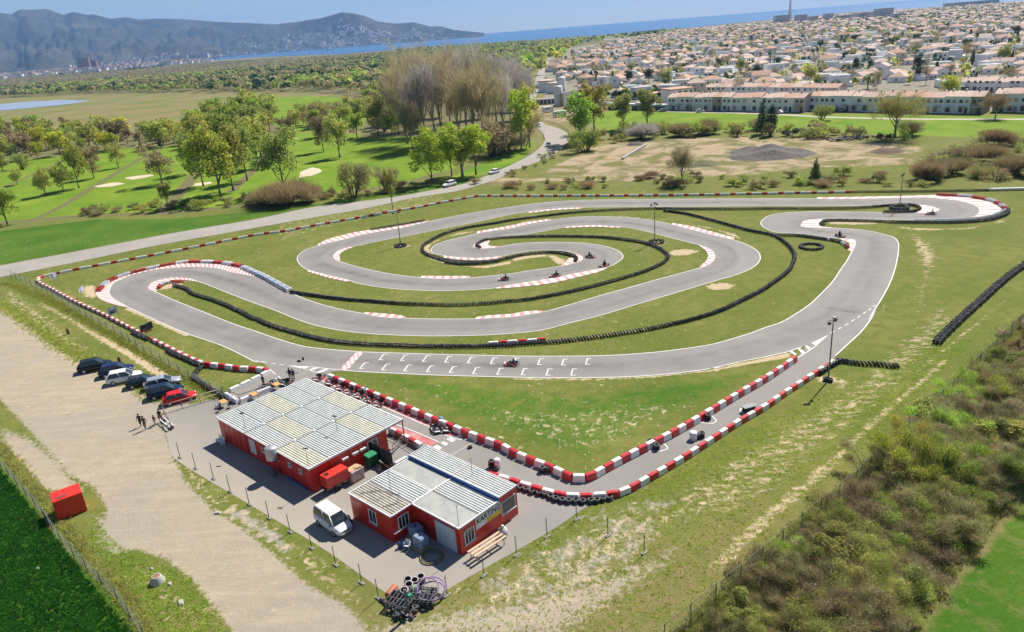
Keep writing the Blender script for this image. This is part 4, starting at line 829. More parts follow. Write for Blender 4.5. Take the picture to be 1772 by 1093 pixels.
# cylinder on the eave
mb = MB(); mb.lathe([(.62, 0), (.62, 1.25), (.58, 1.32), (0, 1.36)], silver, 22); 
for z_ in (.3, .7, 1.05): mb.lathe([(.62, z_-.03), (.64, z_), (.62, z_+.03)], silver, 22)
p = Vector((12.15, -.35, 2.0)); part('water_tank', mb, b1, p); mb = MB(); mb.box((12.15, -.25, 1.9), (1.1, .8, .12), dsteel); part('tank_bracket', mb, b1)
for x, y in ((5.2, .7), (17.6, .5), (14.5, 6.2)):
    mb = MB(); mb.tube([(0, 0, 0), (0, 0, 1.9)], .025, dsteel, 6); mb.box((0, 0, 1.9), (.5, .12, .12), dsteel, .5); part('roof_mast', mb, b1, (x, y, WH+.05))
# --- small L shaped building
o2, a2 = fit_frame(T(520,740,s_,[(362,495),(690,682),(850,585),(1228,775),(1662,468),(958,142)]), [(0,0),(6.06,0),(6.06,2.44),(12.12,2.44),(12.12,9.76),(0,9.76)], 2.8)
b2 = thing('red_building', 'smaller L-shaped red container building with the karting sign', 'building', o2, a2)
mb = MB(); mb.prism([(0.08, 0.08), (6.0, 0.08), (6.0, 2.52), (12.04, 2.52), (12.04, 7.3), (0.08, 7.3)], .02, 2.7, wallm); part('wall', mb, b2)
mb = MB(); mb.prism([(0.08, 7.33), (12.06, 7.33), (12.06, 9.7), (0.08, 9.7)], .02, 3.0, wallm); part('raised_wall', mb, b2)
mb = MB(); mb.box((6.06, 7.31, 2.90), (12.1, .05, .34), blue); part('blue_fascia', mb, b2)
gr_ = MATS['roof rib shade grey']
def rp(x, y, L, W_, m, z=2.72, lb=None, flat_=False):
    if flat_: q = MB(); q.box((L/2, W_/2, .03), (L, W_, .05), m)
    else: q = corrug(L, W_, m, gr_ if m is not roofr else M('roof rib shade rust', (.22, .18, .13), .6))  # low strips carry painted rib shadow, brown on the stained panel
    part('roof_panel', q, b2, (x, y, z), 0, lb)
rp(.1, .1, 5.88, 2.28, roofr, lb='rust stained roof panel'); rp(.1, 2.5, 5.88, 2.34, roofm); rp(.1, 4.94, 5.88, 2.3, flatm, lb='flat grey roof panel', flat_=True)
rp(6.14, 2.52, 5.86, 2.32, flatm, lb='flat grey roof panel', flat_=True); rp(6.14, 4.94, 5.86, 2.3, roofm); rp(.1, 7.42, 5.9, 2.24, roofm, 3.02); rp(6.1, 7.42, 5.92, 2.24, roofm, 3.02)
mb = MB()
def beam(x0, y0, x1, y1, z=2.77, w_=.12, m=trim, h=.13): mb.box(((x0+x1)/2, (y0+y1)/2, z), (abs(x1-x0)+w_, abs(y1-y0)+w_, h), m)
beam(0.02, .05, 6.02, .05); beam(6.06, .20, 6.06, 2.3, 2.772); beam(6.2, 2.45, 12.06, 2.45); beam(12.08, 2.62, 12.08, 7.2, 2.772); beam(.04, .2, .04, 7.2, 2.772); beam(6.06, 2.6, 6.06, 7.2, 2.774, .18)
beam(.2, 2.45, 5.9, 2.45, 2.76, .06, gutter, .1); beam(.2, 4.9, 5.9, 4.9, 2.76, .08, trim, .12); beam(6.3, 4.9, 11.9, 4.9, 2.76, .06, gutter, .1)
beam(.04, 7.4, 12.08, 7.4, 3.07, .08); beam(.04, 9.72, 12.08, 9.72, 3.07, .08); beam(.04, 7.5, .04, 9.6, 3.072, .08); beam(12.08, 7.5, 12.08, 9.6, 3.072, .08); beam(6.06, 7.5, 6.06, 9.6, 3.072, .08)
part('roof_trim', mb, b2)
window(b2, 3.3, .08, 1.6, 1.0, 1.3, 0); window(b2, 6.0, 1.35, 1.6, 1.15, 1.25, 1, panes=3)
window(b2, 12.04, 3.55, 1.45, 1.1, 1.3, 1, panes=3); window(b2, 12.06, 8.5, 1.75, 1.75, 1.25, 1, M('dark tinted glass', (.03, .05, .045), .1, spec=.9), 1)
mb = MB(); mb.box((10.25, 2.47, 1.2), (2.5, .08, 2.36), M('white garage door', (.50, .55, .60), .5), 0, .0)
for i in range(6): mb.box((10.25, 2.425, .25+i*.4), (2.4, .012, .02), trim)
d_ = part('garage_door', mb, b2); mb = MB(); mb.box((10.3, 2.40, 1.15), (.1, .05, .1), black); part('handle', mb, d_)
# sign
sg = MB(); sg.box((12.10, 5.9, 2.06), (.05, 3.1, 1.12), M('sign white', (.72, .72, .72), .5)); so_ = part('sign_board', sg, b2); sg = MB(); sg.box((12.135, 6.55, 1.72), (.02, 1.78, .42), M('sign yellow', (.75, .50, .02), .5)); part('yellow_panel', sg, so_)
cu = bpy.data.curves.new('sign_text', 'FONT'); cu.body = 'KARTING'; cu.size = .74; cu.extrude = .008; cu.offset = .012; cu.space_character = 1.06; to = bpy.data.objects.new('lettering', cu); SC.collection.objects.link(to)
bpy.context.view_layer.update(); me = bpy.data.meshes.new_from_object(to.evaluated_get(bpy.context.evaluated_depsgraph_get())); bpy.data.objects.remove(to); me.materials.clear(); me.materials.append(M('sign lettering', (.02, .025, .04), .5))
wd_ = max(v.co.x for v in me.vertices); to = link('lettering', me, so_); to.matrix_local = Matrix.Translation((12.14, 5.9-1.45, 2.02)) @ Matrix(((0, 0, 1, 0), (1, 0, 0, 0), (0, 1, 0, 0), (0, 0, 0, 1))) @ Matrix.Diagonal((2.9/wd_, 1.0, 1, 1))
mb = MB(); mb.box((6.1, .5, 1.0), (.25, .8, .06), trim, 0); part('wall_shelf', mb, b2)
for x, y in ((11.7, 2.8), (3.0, 2.6), (7.6, 8.6)):
    mb = MB(); mb.tube([(0, 0, 0), (0, 0, 2.0)], .022, dsteel, 6); mb.tube([(-.25, 0, 1.9), (.25, 0, 2.1)], .015, dsteel, 6); part('roof_mast', mb, b2, (x, y, 2.8))
mb = MB(); mb.tube([(1.0, .6, 2.86), (2.2, 2.0, 2.88), (4.2, 2.6, 2.88), (5.0, 1.6, 2.86), (4.4, .5, 2.86)], .025, black, 5); part('roof_cable', mb, b2)
def L1(x, y, z=0): return b1.location+Vector((math.cos(a1)*x-math.sin(a1)*y, math.sin(a1)*x+math.cos(a1)*y, z))
def L2(x, y, z=0): return b2.location+Vector((math.cos(a2)*x-math.sin(a2)*y, math.sin(a2)*x+math.cos(a2)*y, z))

# ================================================================== CARS
def hdg(a, b): p, q = P(*a), P(*b); return math.atan2(q.y-p.y, q.x-p.x)
tyreC = M('car tyre', (.02, .02, .022), .8); rimC = M('car rim', (.45, .45, .47), .35, metal=.5); lampW = M('headlight lens', (.75, .77, .8), .15); lampR = M('tail light lens', (.45, .01, .01), .2)
def wheel_mesh(R=.33, W_=.22):
    a = MB(); a.lathe([(R*.62, -W_/2), (R*.95, -W_/2), (R, -W_*.3), (R, W_*.3), (R*.95, W_/2), (R*.62, W_/2)], tyreC, 18, axis='y')
    b = MB(); b.lathe([(0, -W_*.42), (R*.25, -W_*.46), (R*.6, -W_*.38), (R*.64, -W_*.5), (R*.64, W_*.5), (R*.6, W_*.38), (R*.25, W_*.46), (0, W_*.42)], rimC, 12, axis='y'); return a.mesh('tyre'), b.mesh('rim')
WH_ = {}
def car(label, cat, paint, loc, rz, kind='suv', group=None, name='parked_car', detail=True):
    S = dict(suv=(4.5, .92, 1.68, [(-2.22,.55,.95),(-2.15,.80,1.02),(-1.2,.92,1.05),(.0,.92,1.02),(.95,.92,1.0),(1.35,.91,.98),(2.0,.84,.86),(2.24,.62,.66)], (1.15,.35,-2.0,-1.65)),
             estate=(4.7, .90, 1.46, [(-2.34,.55,.85),(-2.25,.80,.92),(-1.3,.90,.95),(.0,.90,.92),(1.0,.90,.90),(1.4,.89,.87),(2.1,.80,.74),(2.36,.6,.6)], (1.15,.3,-2.15,-1.75)),
             hatch=(4.1, .86, 1.45, [(-2.02,.55,.85),(-1.95,.78,.95),(-1.1,.86,.95),(.0,.86,.92),(.9,.86,.9),(1.2,.86,.87),(1.8,.78,.72),(2.05,.58,.6)], (1.05,.25,-1.85,-1.35)),
             van=(4.2, .90, 1.86, [(-2.08,.72,1.0),(-2.02,.87,1.05),(-1.2,.90,1.08),(.0,.90,1.08),(.9,.90,1.06),(1.25,.89,1.02),(1.85,.80,.85),(2.1,.6,.68)], (1.35,.65,-2.02,-1.9)))[kind]
    L, Wd, Hh, st, (wf, rf, rb, rr) = S
    t = thing(name, label, cat, loc, rz, group); mb = MB(); zb = .24; sec = []
    for x, wv, zt in st:
        k = wv; z0 = zb+(.1 if abs(x) > L*.42 else 0)
        sec.append([(x, -k*.92, z0), (x, -k, z0+.18), (x, -k*1.0, zt*.72), (x, -k*.95, zt-.07), (x, -k*.80, zt), (x, 0, zt+.03), (x, k*.80, zt), (x, k*.95, zt-.07), (x, k, zt*.72), (x, k, z0+.18), (x, k*.92, z0)])
    vs = [v for s in sec for v in s]; m_ = len(sec[0]); fs = []
    for i in range(len(sec)-1):
        for j in range(m_-1): fs.append((i*m_+j, i*m_+j+1, (i+1)*m_+j+1, (i+1)*m_+j))
        fs.append(((i+1)*m_, i*m_, i*m_+m_-1, (i+1)*m_+m_-1)[::-1])
    fs.append(tuple(range(m_))); fs.append(tuple((len(sec)-1)*m_+j for j in range(m_-1, -1, -1))); mb.add(vs, fs, paint, True)
    for s in (-1, 1): # roof shell and pillars
        pass
    zs = st[3][2]-.01; wb, wr = Wd*.90, Wd*.74
    def gh(x, top, y): return (x, y*(wr if top else wb), Hh if top else zs)
    rz0 = Hh-.07
    mb.add([(rf+.04, -wr, rz0), (rf+.04, wr, rz0), (rf-.2, -wr*.9, Hh), (rf-.2, wr*.9, Hh), (rr+.12, -wr*.9, Hh), (rr+.12, wr*.9, Hh), (rr-.03, -wr, rz0), (rr-.03, wr, rz0)], [(0, 1, 3, 2), (2, 3, 5, 4), (4, 5, 7, 6), (0, 2, 4, 6), (1, 7, 5, 3), (0, 6, 7, 1)], paint, False)
    for sy in (-1, 1):
        for xb, xt in ((wf, rf), ((wf+rb)/2+.1, (rf+rr)/2+.05), (rb, rr)):
            mb.tube([(xb, sy*wb*1.0, zs), (xt, sy*wr*1.0, rz0+.01)], .045, paint, 5)
    for sx in (-1, 1): mb.box((sx*(L/2-.06), 0, .45), (.12, Wd*1.35, .2), paint, 0, .04)
    part('body', mb, t)
    g = MB(); vs = [(wf, -wb, zs), (wf, wb, zs), (rb, wb, zs), (rb, -wb, zs), (rf, -wr, rz0), (rf, wr, rz0), (rr, wr, rz0), (rr, -wr, rz0)]; g.add(vs, [(0, 1, 5, 4), (1, 2, 6, 5), (2, 3, 7, 6), (3, 0, 4, 7)], glass); part('window', g, t)
    key = 'w'; WH_.setdefault(key, wheel_mesh()); wx = L*.305
    for sx in (-1, 1):
        for sy in (-1, 1):
            w_ = link('wheel', WH_[key][0], t, (sx*wx, sy*(Wd-.10), .33)); w_['label'] = 'tyre'; del w_['label']; link('rim', WH_[key][1], w_)
            a = MB(); a.lathe([(0, 0), (.40, 0)], black, 16, axis='y'); part('wheel_arch', a, t, (sx*wx, sy*(Wd+.004), .36)) if False else None
    if detail:
        for sy in (-1, 1):
            a = MB(); a.box((0, 0, 0), (.12, .34, .14), lampW, 0, .03); part('headlight', a, t, (L/2-.16, sy*Wd*.62, .66))
            a = MB(); a.box((0, 0, 0), (.08, .22, .24), lampR, 0, .03); part('tail_light', a, t, (-L/2+.07, sy*Wd*.74, .82))
            a = MB(); a.box((0, 0, 0), (.14, .2, .12), paint if kind != 'van' else black, 0, .03); part('mirror', a, t, (wf-.28, sy*(Wd+.08), zs+.06))
        a = MB(); a.box((0, 0, 0), (.02, .5, .12), white); part('number_plate', a, t, (-L/2-.01, 0, .5)); a = MB(); a.box((0, 0, 0), (.02, .5, .12), white); part('number_plate', a, t, (L/2+.01, 0, .42))
        a = MB(); a.box((0, 0, 0), (.06, Wd*1.0, .14), black, 0, .02); part('grille', a, t, (L/2-.03, 0, .58))
    return t
def pt(name, c, m=.0): return M(name, c, .35, metal=m, var=.05, coat=.08, spec=.22, dirt=(.15, (.25, .22, .18)))
pBlack, pNavy, pWh, pGr, pSil, pDb, pRed = pt('car black', (.008, .014, .02)), pt('car navy', (.01, .02, .09)), pt('car white', (.72, .72, .73)), pt('car dark grey', (.02, .03, .035)), pt('car silver', (.38, .42, .48), .4), pt('car dark blue', (.008, .018, .045)), pt('car red', (.60, .012, .012))
hd = hdg((286,702),(340,690)); grp = 'cars parked on the dirt beside the track fence'
for px_, pa, kd, lb in (((166,639), pBlack, 'suv', 'black car furthest up the parked row'), ((203,647), pNavy, 'suv', 'dark blue people carrier second in the parked row'), ((217,659), pWh, 'suv', 'white off-roader in the parked row'), ((248,666), pGr, 'hatch', 'dark grey hatchback between the white and the silver car'), ((283,668), pSil, 'estate', 'silver estate car in the parked row'), ((288,684), pDb, 'suv', 'dark blue off-roader next to the red car'), ((313,694), pRed, 'hatch', 'bright red hatchback nearest the railing')):
    p = P(*px_); car(lb, 'car', pa, (p.x, p.y, 0), hd+rnd.uniform(-.03, .03), kd, grp)
p = P(579, 911); car('small white van parked between the two red buildings, facing the camera', 'van', pWh, (p.x, p.y, 0), hdg((563,897),(598,922)), 'van', None, 'parked_van')
for a, b, kd, lb, pa in (((778,322),(760,327), 'suv', 'white off-roader lowest on the road beyond the track', pWh), ((855,300),(840,304), 'hatch', 'white car on the road just before the bright green trees', pWh), ((949,253),(944,262), 'hatch', 'white hatchback in the road bend', pt('car off white', (.6, .62, .6))), ((931,219),(938,222), 'estate', 'pale car at the top of the road bend', pSil)):
    p = P(*a); car(lb, 'car', pa, (p.x, p.y, .03), hdg(a, b), kd, 'cars driving on the road', 'driving_car')
for i, ((x, y), pa, lb) in enumerate((((1212,194), pWh, 'white car on the track before the terraces'), ((1146,193), pSil, 'light blue car left on the track before the terraces'), ((1325,195), pSil, 'silver car before the pink terrace end'), ((1349,196), pWh, 'white car parked before the terraces by the ivy trees'), ((1440,195), pBlack, 'dark car beside the yellow flowering bush'), ((1455,193), pSil, 'grey car behind the dark car by the yellow bush'), ((915,170), pWh, 'white car on the far road beside the grove'), ((935,150), pGr, 'dark car on the far road near the green kiosk'), ((945,135), pWh, 'white car furthest up the far road'))):
    p = P(x, y); car(lb, 'car', pa, (p.x, p.y, .03), rnd.choice((.1, 3.2, 1.6)) if i < 6 else 1.45, 'hatch', None, 'parked_car', False)
def motorhome(px_, rz, lb):
    p = P(*px_); t = thing('motorhome', lb, 'motorhome', (p.x, p.y, 0), rz, 'motorhomes by the dirt yard'); mb = MB(); mb.box((-.5, 0, 1.75), (5.4, 2.2, 2.4), white, 0, .15); mb.box((2.4, 0, 2.3), (1.2, 2.1, .9), white, 0, .2); mb.box((3.0, 0, .95), (1.5, 1.9, 1.1), white, 0, .2); part('body', mb, t)
    mb = MB(); mb.box((2.95, 0, 1.55), (.9, 1.8, .5), glass, 0, .05, .8); mb.box((-.6, -1.11, 2.0), (1.2, .04, .6), glass); mb.box((-2.2, -1.11, 2.0), (.9, .04, .5), glass); part('window', mb, t)
    WH_.setdefault('w', wheel_mesh())
    for x in (-1.8, 2.6):
        for y in (-1, 1): link('wheel', WH_['w'][0], t, (x, y*.95, .33))
motorhome((948,194), .6, 'white motorhome on the dirt yard left of the silo wall'); motorhome((968,202), .3, 'white motorhome standing alone on the dirt yard'); motorhome((1040,187), 3.3, 'white motorhome beside the long hedge fence')

# ================================================================== PEOPLE
skinm = M('skin', (.42, .25, .17), .6); hairm = M('dark hair', (.02, .015, .012), .7); helm = M('helmet white', (.7, .7, .7), .3, coat=.5)
def person(label, loc, rz, joints, colors, group=None, hair=True, helmet=False, scale=1.0, extra=None):
    """joints: dict name -> (x,y,z); x forward. colors: fn(bodypart)->material"""
    J = joints; V = []; E = []; Rr = []; tagv = []
    def v(p, r, tg): V.append(p); Rr.append(r); tagv.append(tg); return len(V)-1
    def e(a, b): E.append((a, b)); return b
    pel = v(J['pelvis'], .135, 'legs'); wa = e(pel, v(J['waist'], .125, 'top')); ch = e(wa, v(J['chest'], .155, 'top')); nk0 = e(ch, v(J['neck'], .07, 'top'))
    hd_ = Vector(J['head']); nk = Vector(J['neck']); up = (hd_-nk).normalized()
    a = e(nk0, v(nk.lerp(hd_, .45), .055, 'skin')); b = e(a, v(hd_-up*.03+Vector((.01, 0, 0)), .088, 'skin')); c = e(b, v(hd_+up*.06, .092, 'skin')); e(c, v(hd_+up*.13, .06, 'skin'))
    for s, sd_ in ((1, 'l'), (-1, 'r')):
        sh = e(ch, v(J['sh_'+sd_], .065, 'top')); el = e(sh, v(J['el_'+sd_], .045, 'arm')); wr = e(el, v(J['wr_'+sd_], .030, 'hand'))
        d = (Vector(J['wr_'+sd_])-Vector(J['el_'+sd_])).normalized(); sid = d.cross(Vector((0, s, .1))).normalized(); palm = e(wr, v(Vector(J['wr_'+sd_])+d*.055, .034, 'hand'))
        base = Vector(J['wr_'+sd_])+d*.08; inn = d.cross(sid).normalized()
        for k, ln in ((-1.5, .055), (-.5, .07), (.5, .075), (1.5, .065)):
            f0 = e(palm, v(base+sid*k*.018, .010, 'hand')); f1 = e(f0, v(base+sid*k*.02+d*ln*.6, .009, 'hand')); e(f1, v(base+sid*k*.02+d*ln+inn*.02, .008, 'hand'))
        th = e(palm, v(base-d*.04+sid*.045, .011, 'hand')); e(th, v(base-d*.01+sid*.07, .009, 'hand'))
        hp = e(pel, v(J['hip_'+sd_], .095, 'legs')); kn = e(hp, v(J['kn_'+sd_], .065, 'legs')); an = e(kn, v(J['an_'+sd_], .045, 'legs')); e(an, v(Vector(J['toe_'+sd_]), .038, 'shoe'))
    me = bpy.data.meshes.new('tmp'); me.from_pydata([tuple(p) for p in V], E, []); ob = bpy.data.objects.new('tmp', me); SC.collection.objects.link(ob)
    sk = ob.modifiers.new('s', 'SKIN'); sv = me.skin_vertices[0].data
    for i, r in enumerate(Rr): sv[i].radius = (r, r*(1.0 if tagv[i] != 'top' or r < .1 else 1.28) if False else r); sv[i].use_root = (i == 0)
    for i in (wa, ch, pel): sv[i].radius = (Rr[i]*.78, Rr[i]*1.22)
    ss = ob.modifiers.new('d', 'SUBSURF'); ss.levels = 1; ss.render_levels = 1
    bpy.context.view_layer.update(); out = bpy.data.meshes.new_from_object(ob.evaluated_get(bpy.context.evaluated_depsgraph_get())); bpy.data.objects.remove(ob); out.name = 'person'
    out.materials.clear(); keys = list(dict.fromkeys(['skin', 'top', 'arm', 'hand', 'legs', 'shoe']))
    for kx in keys: out.materials.append(colors.get(kx, skinm))
    VV = np.array([tuple(p) for p in V])
    segs = [(VV[a_], VV[b_], tagv[b_] if tagv[b_] != 'top' else 'top') for a_, b_ in E]
    for f in out.polygons:
        c_ = np.array(f.center); bd = 1e9; bt = 'top'
        for a_, b_, tg in segs:
            d_ = b_-a_; tt = max(0, min(1, ((c_-a_)@d_)/max(1e-9, d_@d_))); q = np.linalg.norm(c_-a_-tt*d_)
            if q < bd: bd = q; bt = tg
        f.material_index = keys.index(bt); f.use_smooth = True
    o = link('person', out, None, loc, rz); o.scale = (scale,)*3; tag(o, label, 'person', group)
    hp_ = hd_+up*.055
    if helmet:
        mb = MB(); mb.lathe([(.09, -.12), (.13, -.09), (.145, 0), (.13, .08), (.08, .13), (0, .145)], colors.get('helmet', helm), 14, hp_); h = part('helmet', mb, o); mb = MB(); mb.box((hp_.x+.10, hp_.y, hp_.z), (.09, .19, .07), black, 0, .02); part('visor', mb, h)
    else:
        mb = MB(); mb.lathe([(.095, .0), (.108, .04), (.09, .10), (.045, .135), (0, .142)], colors.get('hair', hairm), 12, hp_+Vector((-.02, 0, 0))); mb.box((hp_.x-.075, hp_.y, hp_.z-.02), (.06, .15, .11), colors.get('hair', hairm), 0, .02); part('hair', mb, o)
        for sy in (-1, 1): mb = MB(); mb.box((hp_.x+.092, hp_.y+sy*.032, hp_.z-.02), (.015, .025, .012), hairm); part('eye', mb, o); mb = MB(); mb.box((hp_.x-.005, hp_.y+sy*.095, hp_.z-.035), (.035, .02, .055), skinm, 0, .008); part('ear', mb, o)
        mb = MB(); mb.box((hp_.x+.105, hp_.y, hp_.z-.045), (.03, .022, .04), skinm, 0, .008, .6); part('nose', mb, o); mb = MB(); mb.box((hp_.x+.09, hp_.y, hp_.z-.085), (.015, .045, .01), M('lips', (.3, .1, .08), .5)); part('mouth', mb, o)
    return o
WALK = dict(pelvis=(0,0,.95), waist=(0,0,1.1), chest=(.02,0,1.32), neck=(.02,0,1.48), head=(.04,0,1.60), sh_l=(.01,.19,1.42), el_l=(-.12,.25,1.14), wr_l=(-.08,.25,.90), sh_r=(.01,-.19,1.42), el_r=(.10,-.25,1.15), wr_r=(.26,-.22,.96), hip_l=(0,.10,.90), kn_l=(.16,.11,.50), an_l=(.20,.11,.08), toe_l=(.34,.12,.04), hip_r=(0,-.10,.90), kn_r=(-.02,-.11,.48), an_r=(-.26,-.11,.12), toe_r=(-.14,-.12,.04))
STAND = dict(WALK, el_l=(-.02,.25,1.14), wr_l=(.03,.25,.90), el_r=(-.02,-.25,1.14), wr_r=(.04,-.24,.90), kn_l=(.02,.11,.49), an_l=(-.02,.12,.08), toe_l=(.12,.14,.04), kn_r=(.02,-.11,.49), an_r=(-.02,-.12,.08), toe_r=(.12,-.14,.04))
HIPS = dict(STAND, el_l=(-.08,.42,1.18), wr_l=(.02,.22,1.02))
cl = lambda n, c: M(n, c, .8, var=.15)
def who(px_, face, lb, J, top, legs, sc=1.0, arm=None, shoe=white, hair=hairm):
    p = P(*px_); q = P(*face); person(lb, (p.x, p.y, 0), math.atan2(q.y-p.y, q.x-p.x), J, dict(top=top, arm=arm or top, legs=legs, shoe=shoe, hair=hair), None, True, False, sc)
jb = cl('black cloth', (.015, .02, .022)); who((252.5,743),(240,760), 'person in a brown top and dark trousers walking nearest the camera', WALK, cl('brown cloth', (.13, .06, .045)), cl('dark brown trousers', (.06, .03, .03)), 1.04)
who((244.5,738),(232,752), 'person in black clothes with pale shoes walking beside the brown dressed one', WALK, jb, jb, 1.0)
who((269.5,736),(256,748), 'child in a dark red shirt and light trousers', HIPS, cl('dark red cloth', (.17, .015, .03)), cl('light blue jeans', (.30, .36, .40)), .80, skinm)
who((279,730),(290,718), 'person in a dark jacket and maroon trousers beside the gate', STAND, jb, cl('maroon trousers', (.10, .02, .035)), 1.0)
who((457,668),(470,660), 'person in black bending over the karts near the entrance barrier', STAND, jb, jb, .95); who((503,657),(495,650), 'person in black standing by the entrance karts near the roof corner', HIPS, jb, jb, 1.0)
who((509,658),(500,652), 'person in navy standing just above the big roof corner', STAND, cl('navy cloth', (.02, .03, .08)), jb, .97)

# ================================================================== KARTS
kr = M('kart red fairing', (.50, .02, .02), .35, coat=.4); kb = M('kart black tray', (.025, .025, .028), .5); kwt = M('kart white decal', (.68, .68, .66), .4); kseat = M('kart seat', (.05, .05, .055), .45); kpink = M('kart red stripe', (.62, .10, .10), .45)
def make_kart(label, main=kr):
    t = thing('kart', label, 'kart', (0, 0, 0)); mb = MB()
    mb.box((.0, 0, .07), (1.55, .62, .05), kb, 0, .02); mb.tube([(.95, -.45, .12), (1.0, 0, .12), (.95, .45, .12)], .03, kb, 6); mb.tube([(-.95, -.62, .2), (-1.0, -.3, .2), (-1.0, .3, .2), (-.95, .62, .2)], .045, kb, 6)
    for s in (-1, 1): mb.tube([(.62, .4*s, .13), (.5, .66*s, .13), (-.45, .68*s, .13), (-.6, .5*s, .13)], .05, kb, 6)
    part('chassis', mb, t)
    mb = MB(); mb.box((.88, 0, .17), (.30, 1.05, .20), main, 0, .07, .8); n_ = part('nose_cone', mb, t); mb = MB(); mb.box((.93, 0, .285), (.20, .62, .02), kwt); part('decal', mb, n_)
    mb = MB(); mb.box((.52, 0, .36), (.10, .30, .28), kwt, 0, .03); part('number_panel', mb, t)
    for s in (-1, 1): mb = MB(); mb.box((0, .56*s, .17), (.80, .22, .16), main, 0, .05, .85); q = part('side_pod', mb, t); mb = MB(); mb.box((0, .56*s, .262), (.5, .07, .014), kpink if s > 0 else kwt); part('stripe', mb, q)
    mb = MB(); mb.box((-.18, 0, .14), (.42, .36, .06), kseat, 0, .03); mb.box((-.42, 0, .36), (.10, .38, .42), kseat, 0, .04); part('seat', mb, t)
    mb = MB(); mb.tube([(.22+.04*math.sin(a_), .14*math.cos(a_), .47+.12*math.sin(a_)) for a_ in [i*.7854 for i in range(8)]], .015, black, 5, closed=True); mb.tube([(.24, 0, .46), (.48, 0, .2)], .018, dsteel, 5); part('steering_wheel', mb, t)
    mb = MB(); mb.box((-.62, -.38, .26), (.30, .26, .28), dsteel, 0, .03); mb.box((-.60, -.38, .42), (.20, .16, .06), silver, 0, .02); part('engine', mb, t)
    WH_.setdefault('k', wheel_mesh(.13, .16)); WH_.setdefault('kr', wheel_mesh(.14, .22))
    for x, key, y in ((.62, 'k', .56), (-.58, 'kr', .60)):
        for s in (-1, 1): w_ = link('wheel', WH_[key][0], t, (x, y*s, .14)); link('rim', WH_[key][1], w_)
    return t
k0 = make_kart('red kart with a driver on the start straight')
SIT = dict(pelvis=(-.20,0,.27), waist=(-.26,0,.40), chest=(-.30,0,.62), neck=(-.30,0,.78), head=(-.27,0,.90), sh_l=(-.29,.18,.71), el_l=(-.06,.26,.52), wr_l=(.14,.15,.50), sh_r=(-.29,-.18,.71), el_r=(-.06,-.26,.52), wr_r=(.14,-.15,.50), hip_l=(-.15,.10,.26), kn_l=(.28,.20,.40), an_l=(.58,.16,.18), toe_l=(.68,.16,.26), hip_r=(-.15,-.10,.26), kn_r=(.28,-.20,.40), an_r=(.58,-.16,.18), toe_r=(.68,-.16,.26))
def racer(px_, to_, lb, lbp, top, hel, first=False, main=None):
    p = P(*px_); q = P(*to_); a_ = math.atan2(q.y-p.y, q.x-p.x); z_ = .045
    t = k0 if first else dup(k0, label=lb); t.location = (p.x, p.y, z_); t.rotation_euler = (0, 0, a_); t['group'] = 'karts driving on the track'
    person(lbp, (p.x, p.y, z_), a_, SIT, dict(top=top, arm=top, hand=black, legs=jb, shoe=black, helmet=hel), 'drivers in moving karts', False, True)
hk = M('helmet black', (.02, .02, .03), .3, coat=.5); hr_ = M('helmet red', (.5, .03, .02), .3, coat=.5)
racer((886,631),(870,631), 'red kart alone on the start straight', 'driver in navy with a white helmet, on the start straight', cl('navy cloth', (.02, .03, .08)), helm, True)
racer((873,484),(855,485), 'leftmost kart of the four inside the spiral exit', 'driver of the leftmost of the four spiral karts', jb, hk); racer((961,478),(943,481), 'second kart from the left at the spiral exit', 'driver of the second kart from the left at the spiral exit', jb, hk)
racer((1045,460),(1030,466), 'kart running over the wide kerb end', 'driver in black with a red helmet beside the wide kerb', jb, hr_); racer((1022,445),(1034,447), 'kart behind the kerb kart in the small right hairpin', 'driver of the highest of the four spiral karts', jb, hk)
racer((1611,371),(1595,371), 'kart below the lamp post in the far right hairpin', 'driver in the far right hairpin', cl('grey red cloth', (.25, .08, .08)), hk); racer((1454,409),(1466,414), 'kart beside the small kinked kerb', 'driver beside the small kinked kerb', jb, hk)
hdk = hdg((656,690),(640,706)); g_ = 'karts parked in a row along the pit barrier'
rowp = [(552,655),(575,662),(592,671),(607,678),(625,684.5),(642,691.5),(657,699)]
for i, (x, y) in enumerate(rowp):
    p = P(x, y); t = dup(k0, (p.x, p.y, .05), math.atan2(-(P(656,699)-P(552,655)).x, (P(656,699)-P(552,655)).y)+rnd.uniform(-.08, .08), 'empty kart in the pit row, ' + ('leftmost one', 'second from the left', 'third from the left', 'the middle one', 'third from the right', 'second from the right beside the camera post', 'rightmost one')[i], group=g_)
    t.rotation_euler[2] = hdk+rnd.uniform(-.06, .06)
kg = make_kart('dark kart with green and white panels in the pit lane, left of two', M('kart dark fairing', (.03, .05, .045), .35, coat=.4)); p = P(756, 744); kg.location = (p.x, p.y, .05); kg.rotation_euler = (0, 0, hdk+.5)
p = P(776, 742); dup(kg, (p.x, p.y, .05), hdk+.1, 'dark kart touching the barrier in the pit lane, right of two')
for i, (x, y, lb) in enumerate(((464,669,'lowest dark kart left of the orange table group'), (474,664,'dark kart in the middle of the entrance cluster'), (486,662,'dark kart beside the white barrier end near the roof edge'), (496,663,'dark kart closest to the roof edge by the entrance'))): p = P(x, y); dup(kg, (p.x, p.y, .03), i*1.3+.4, lb)

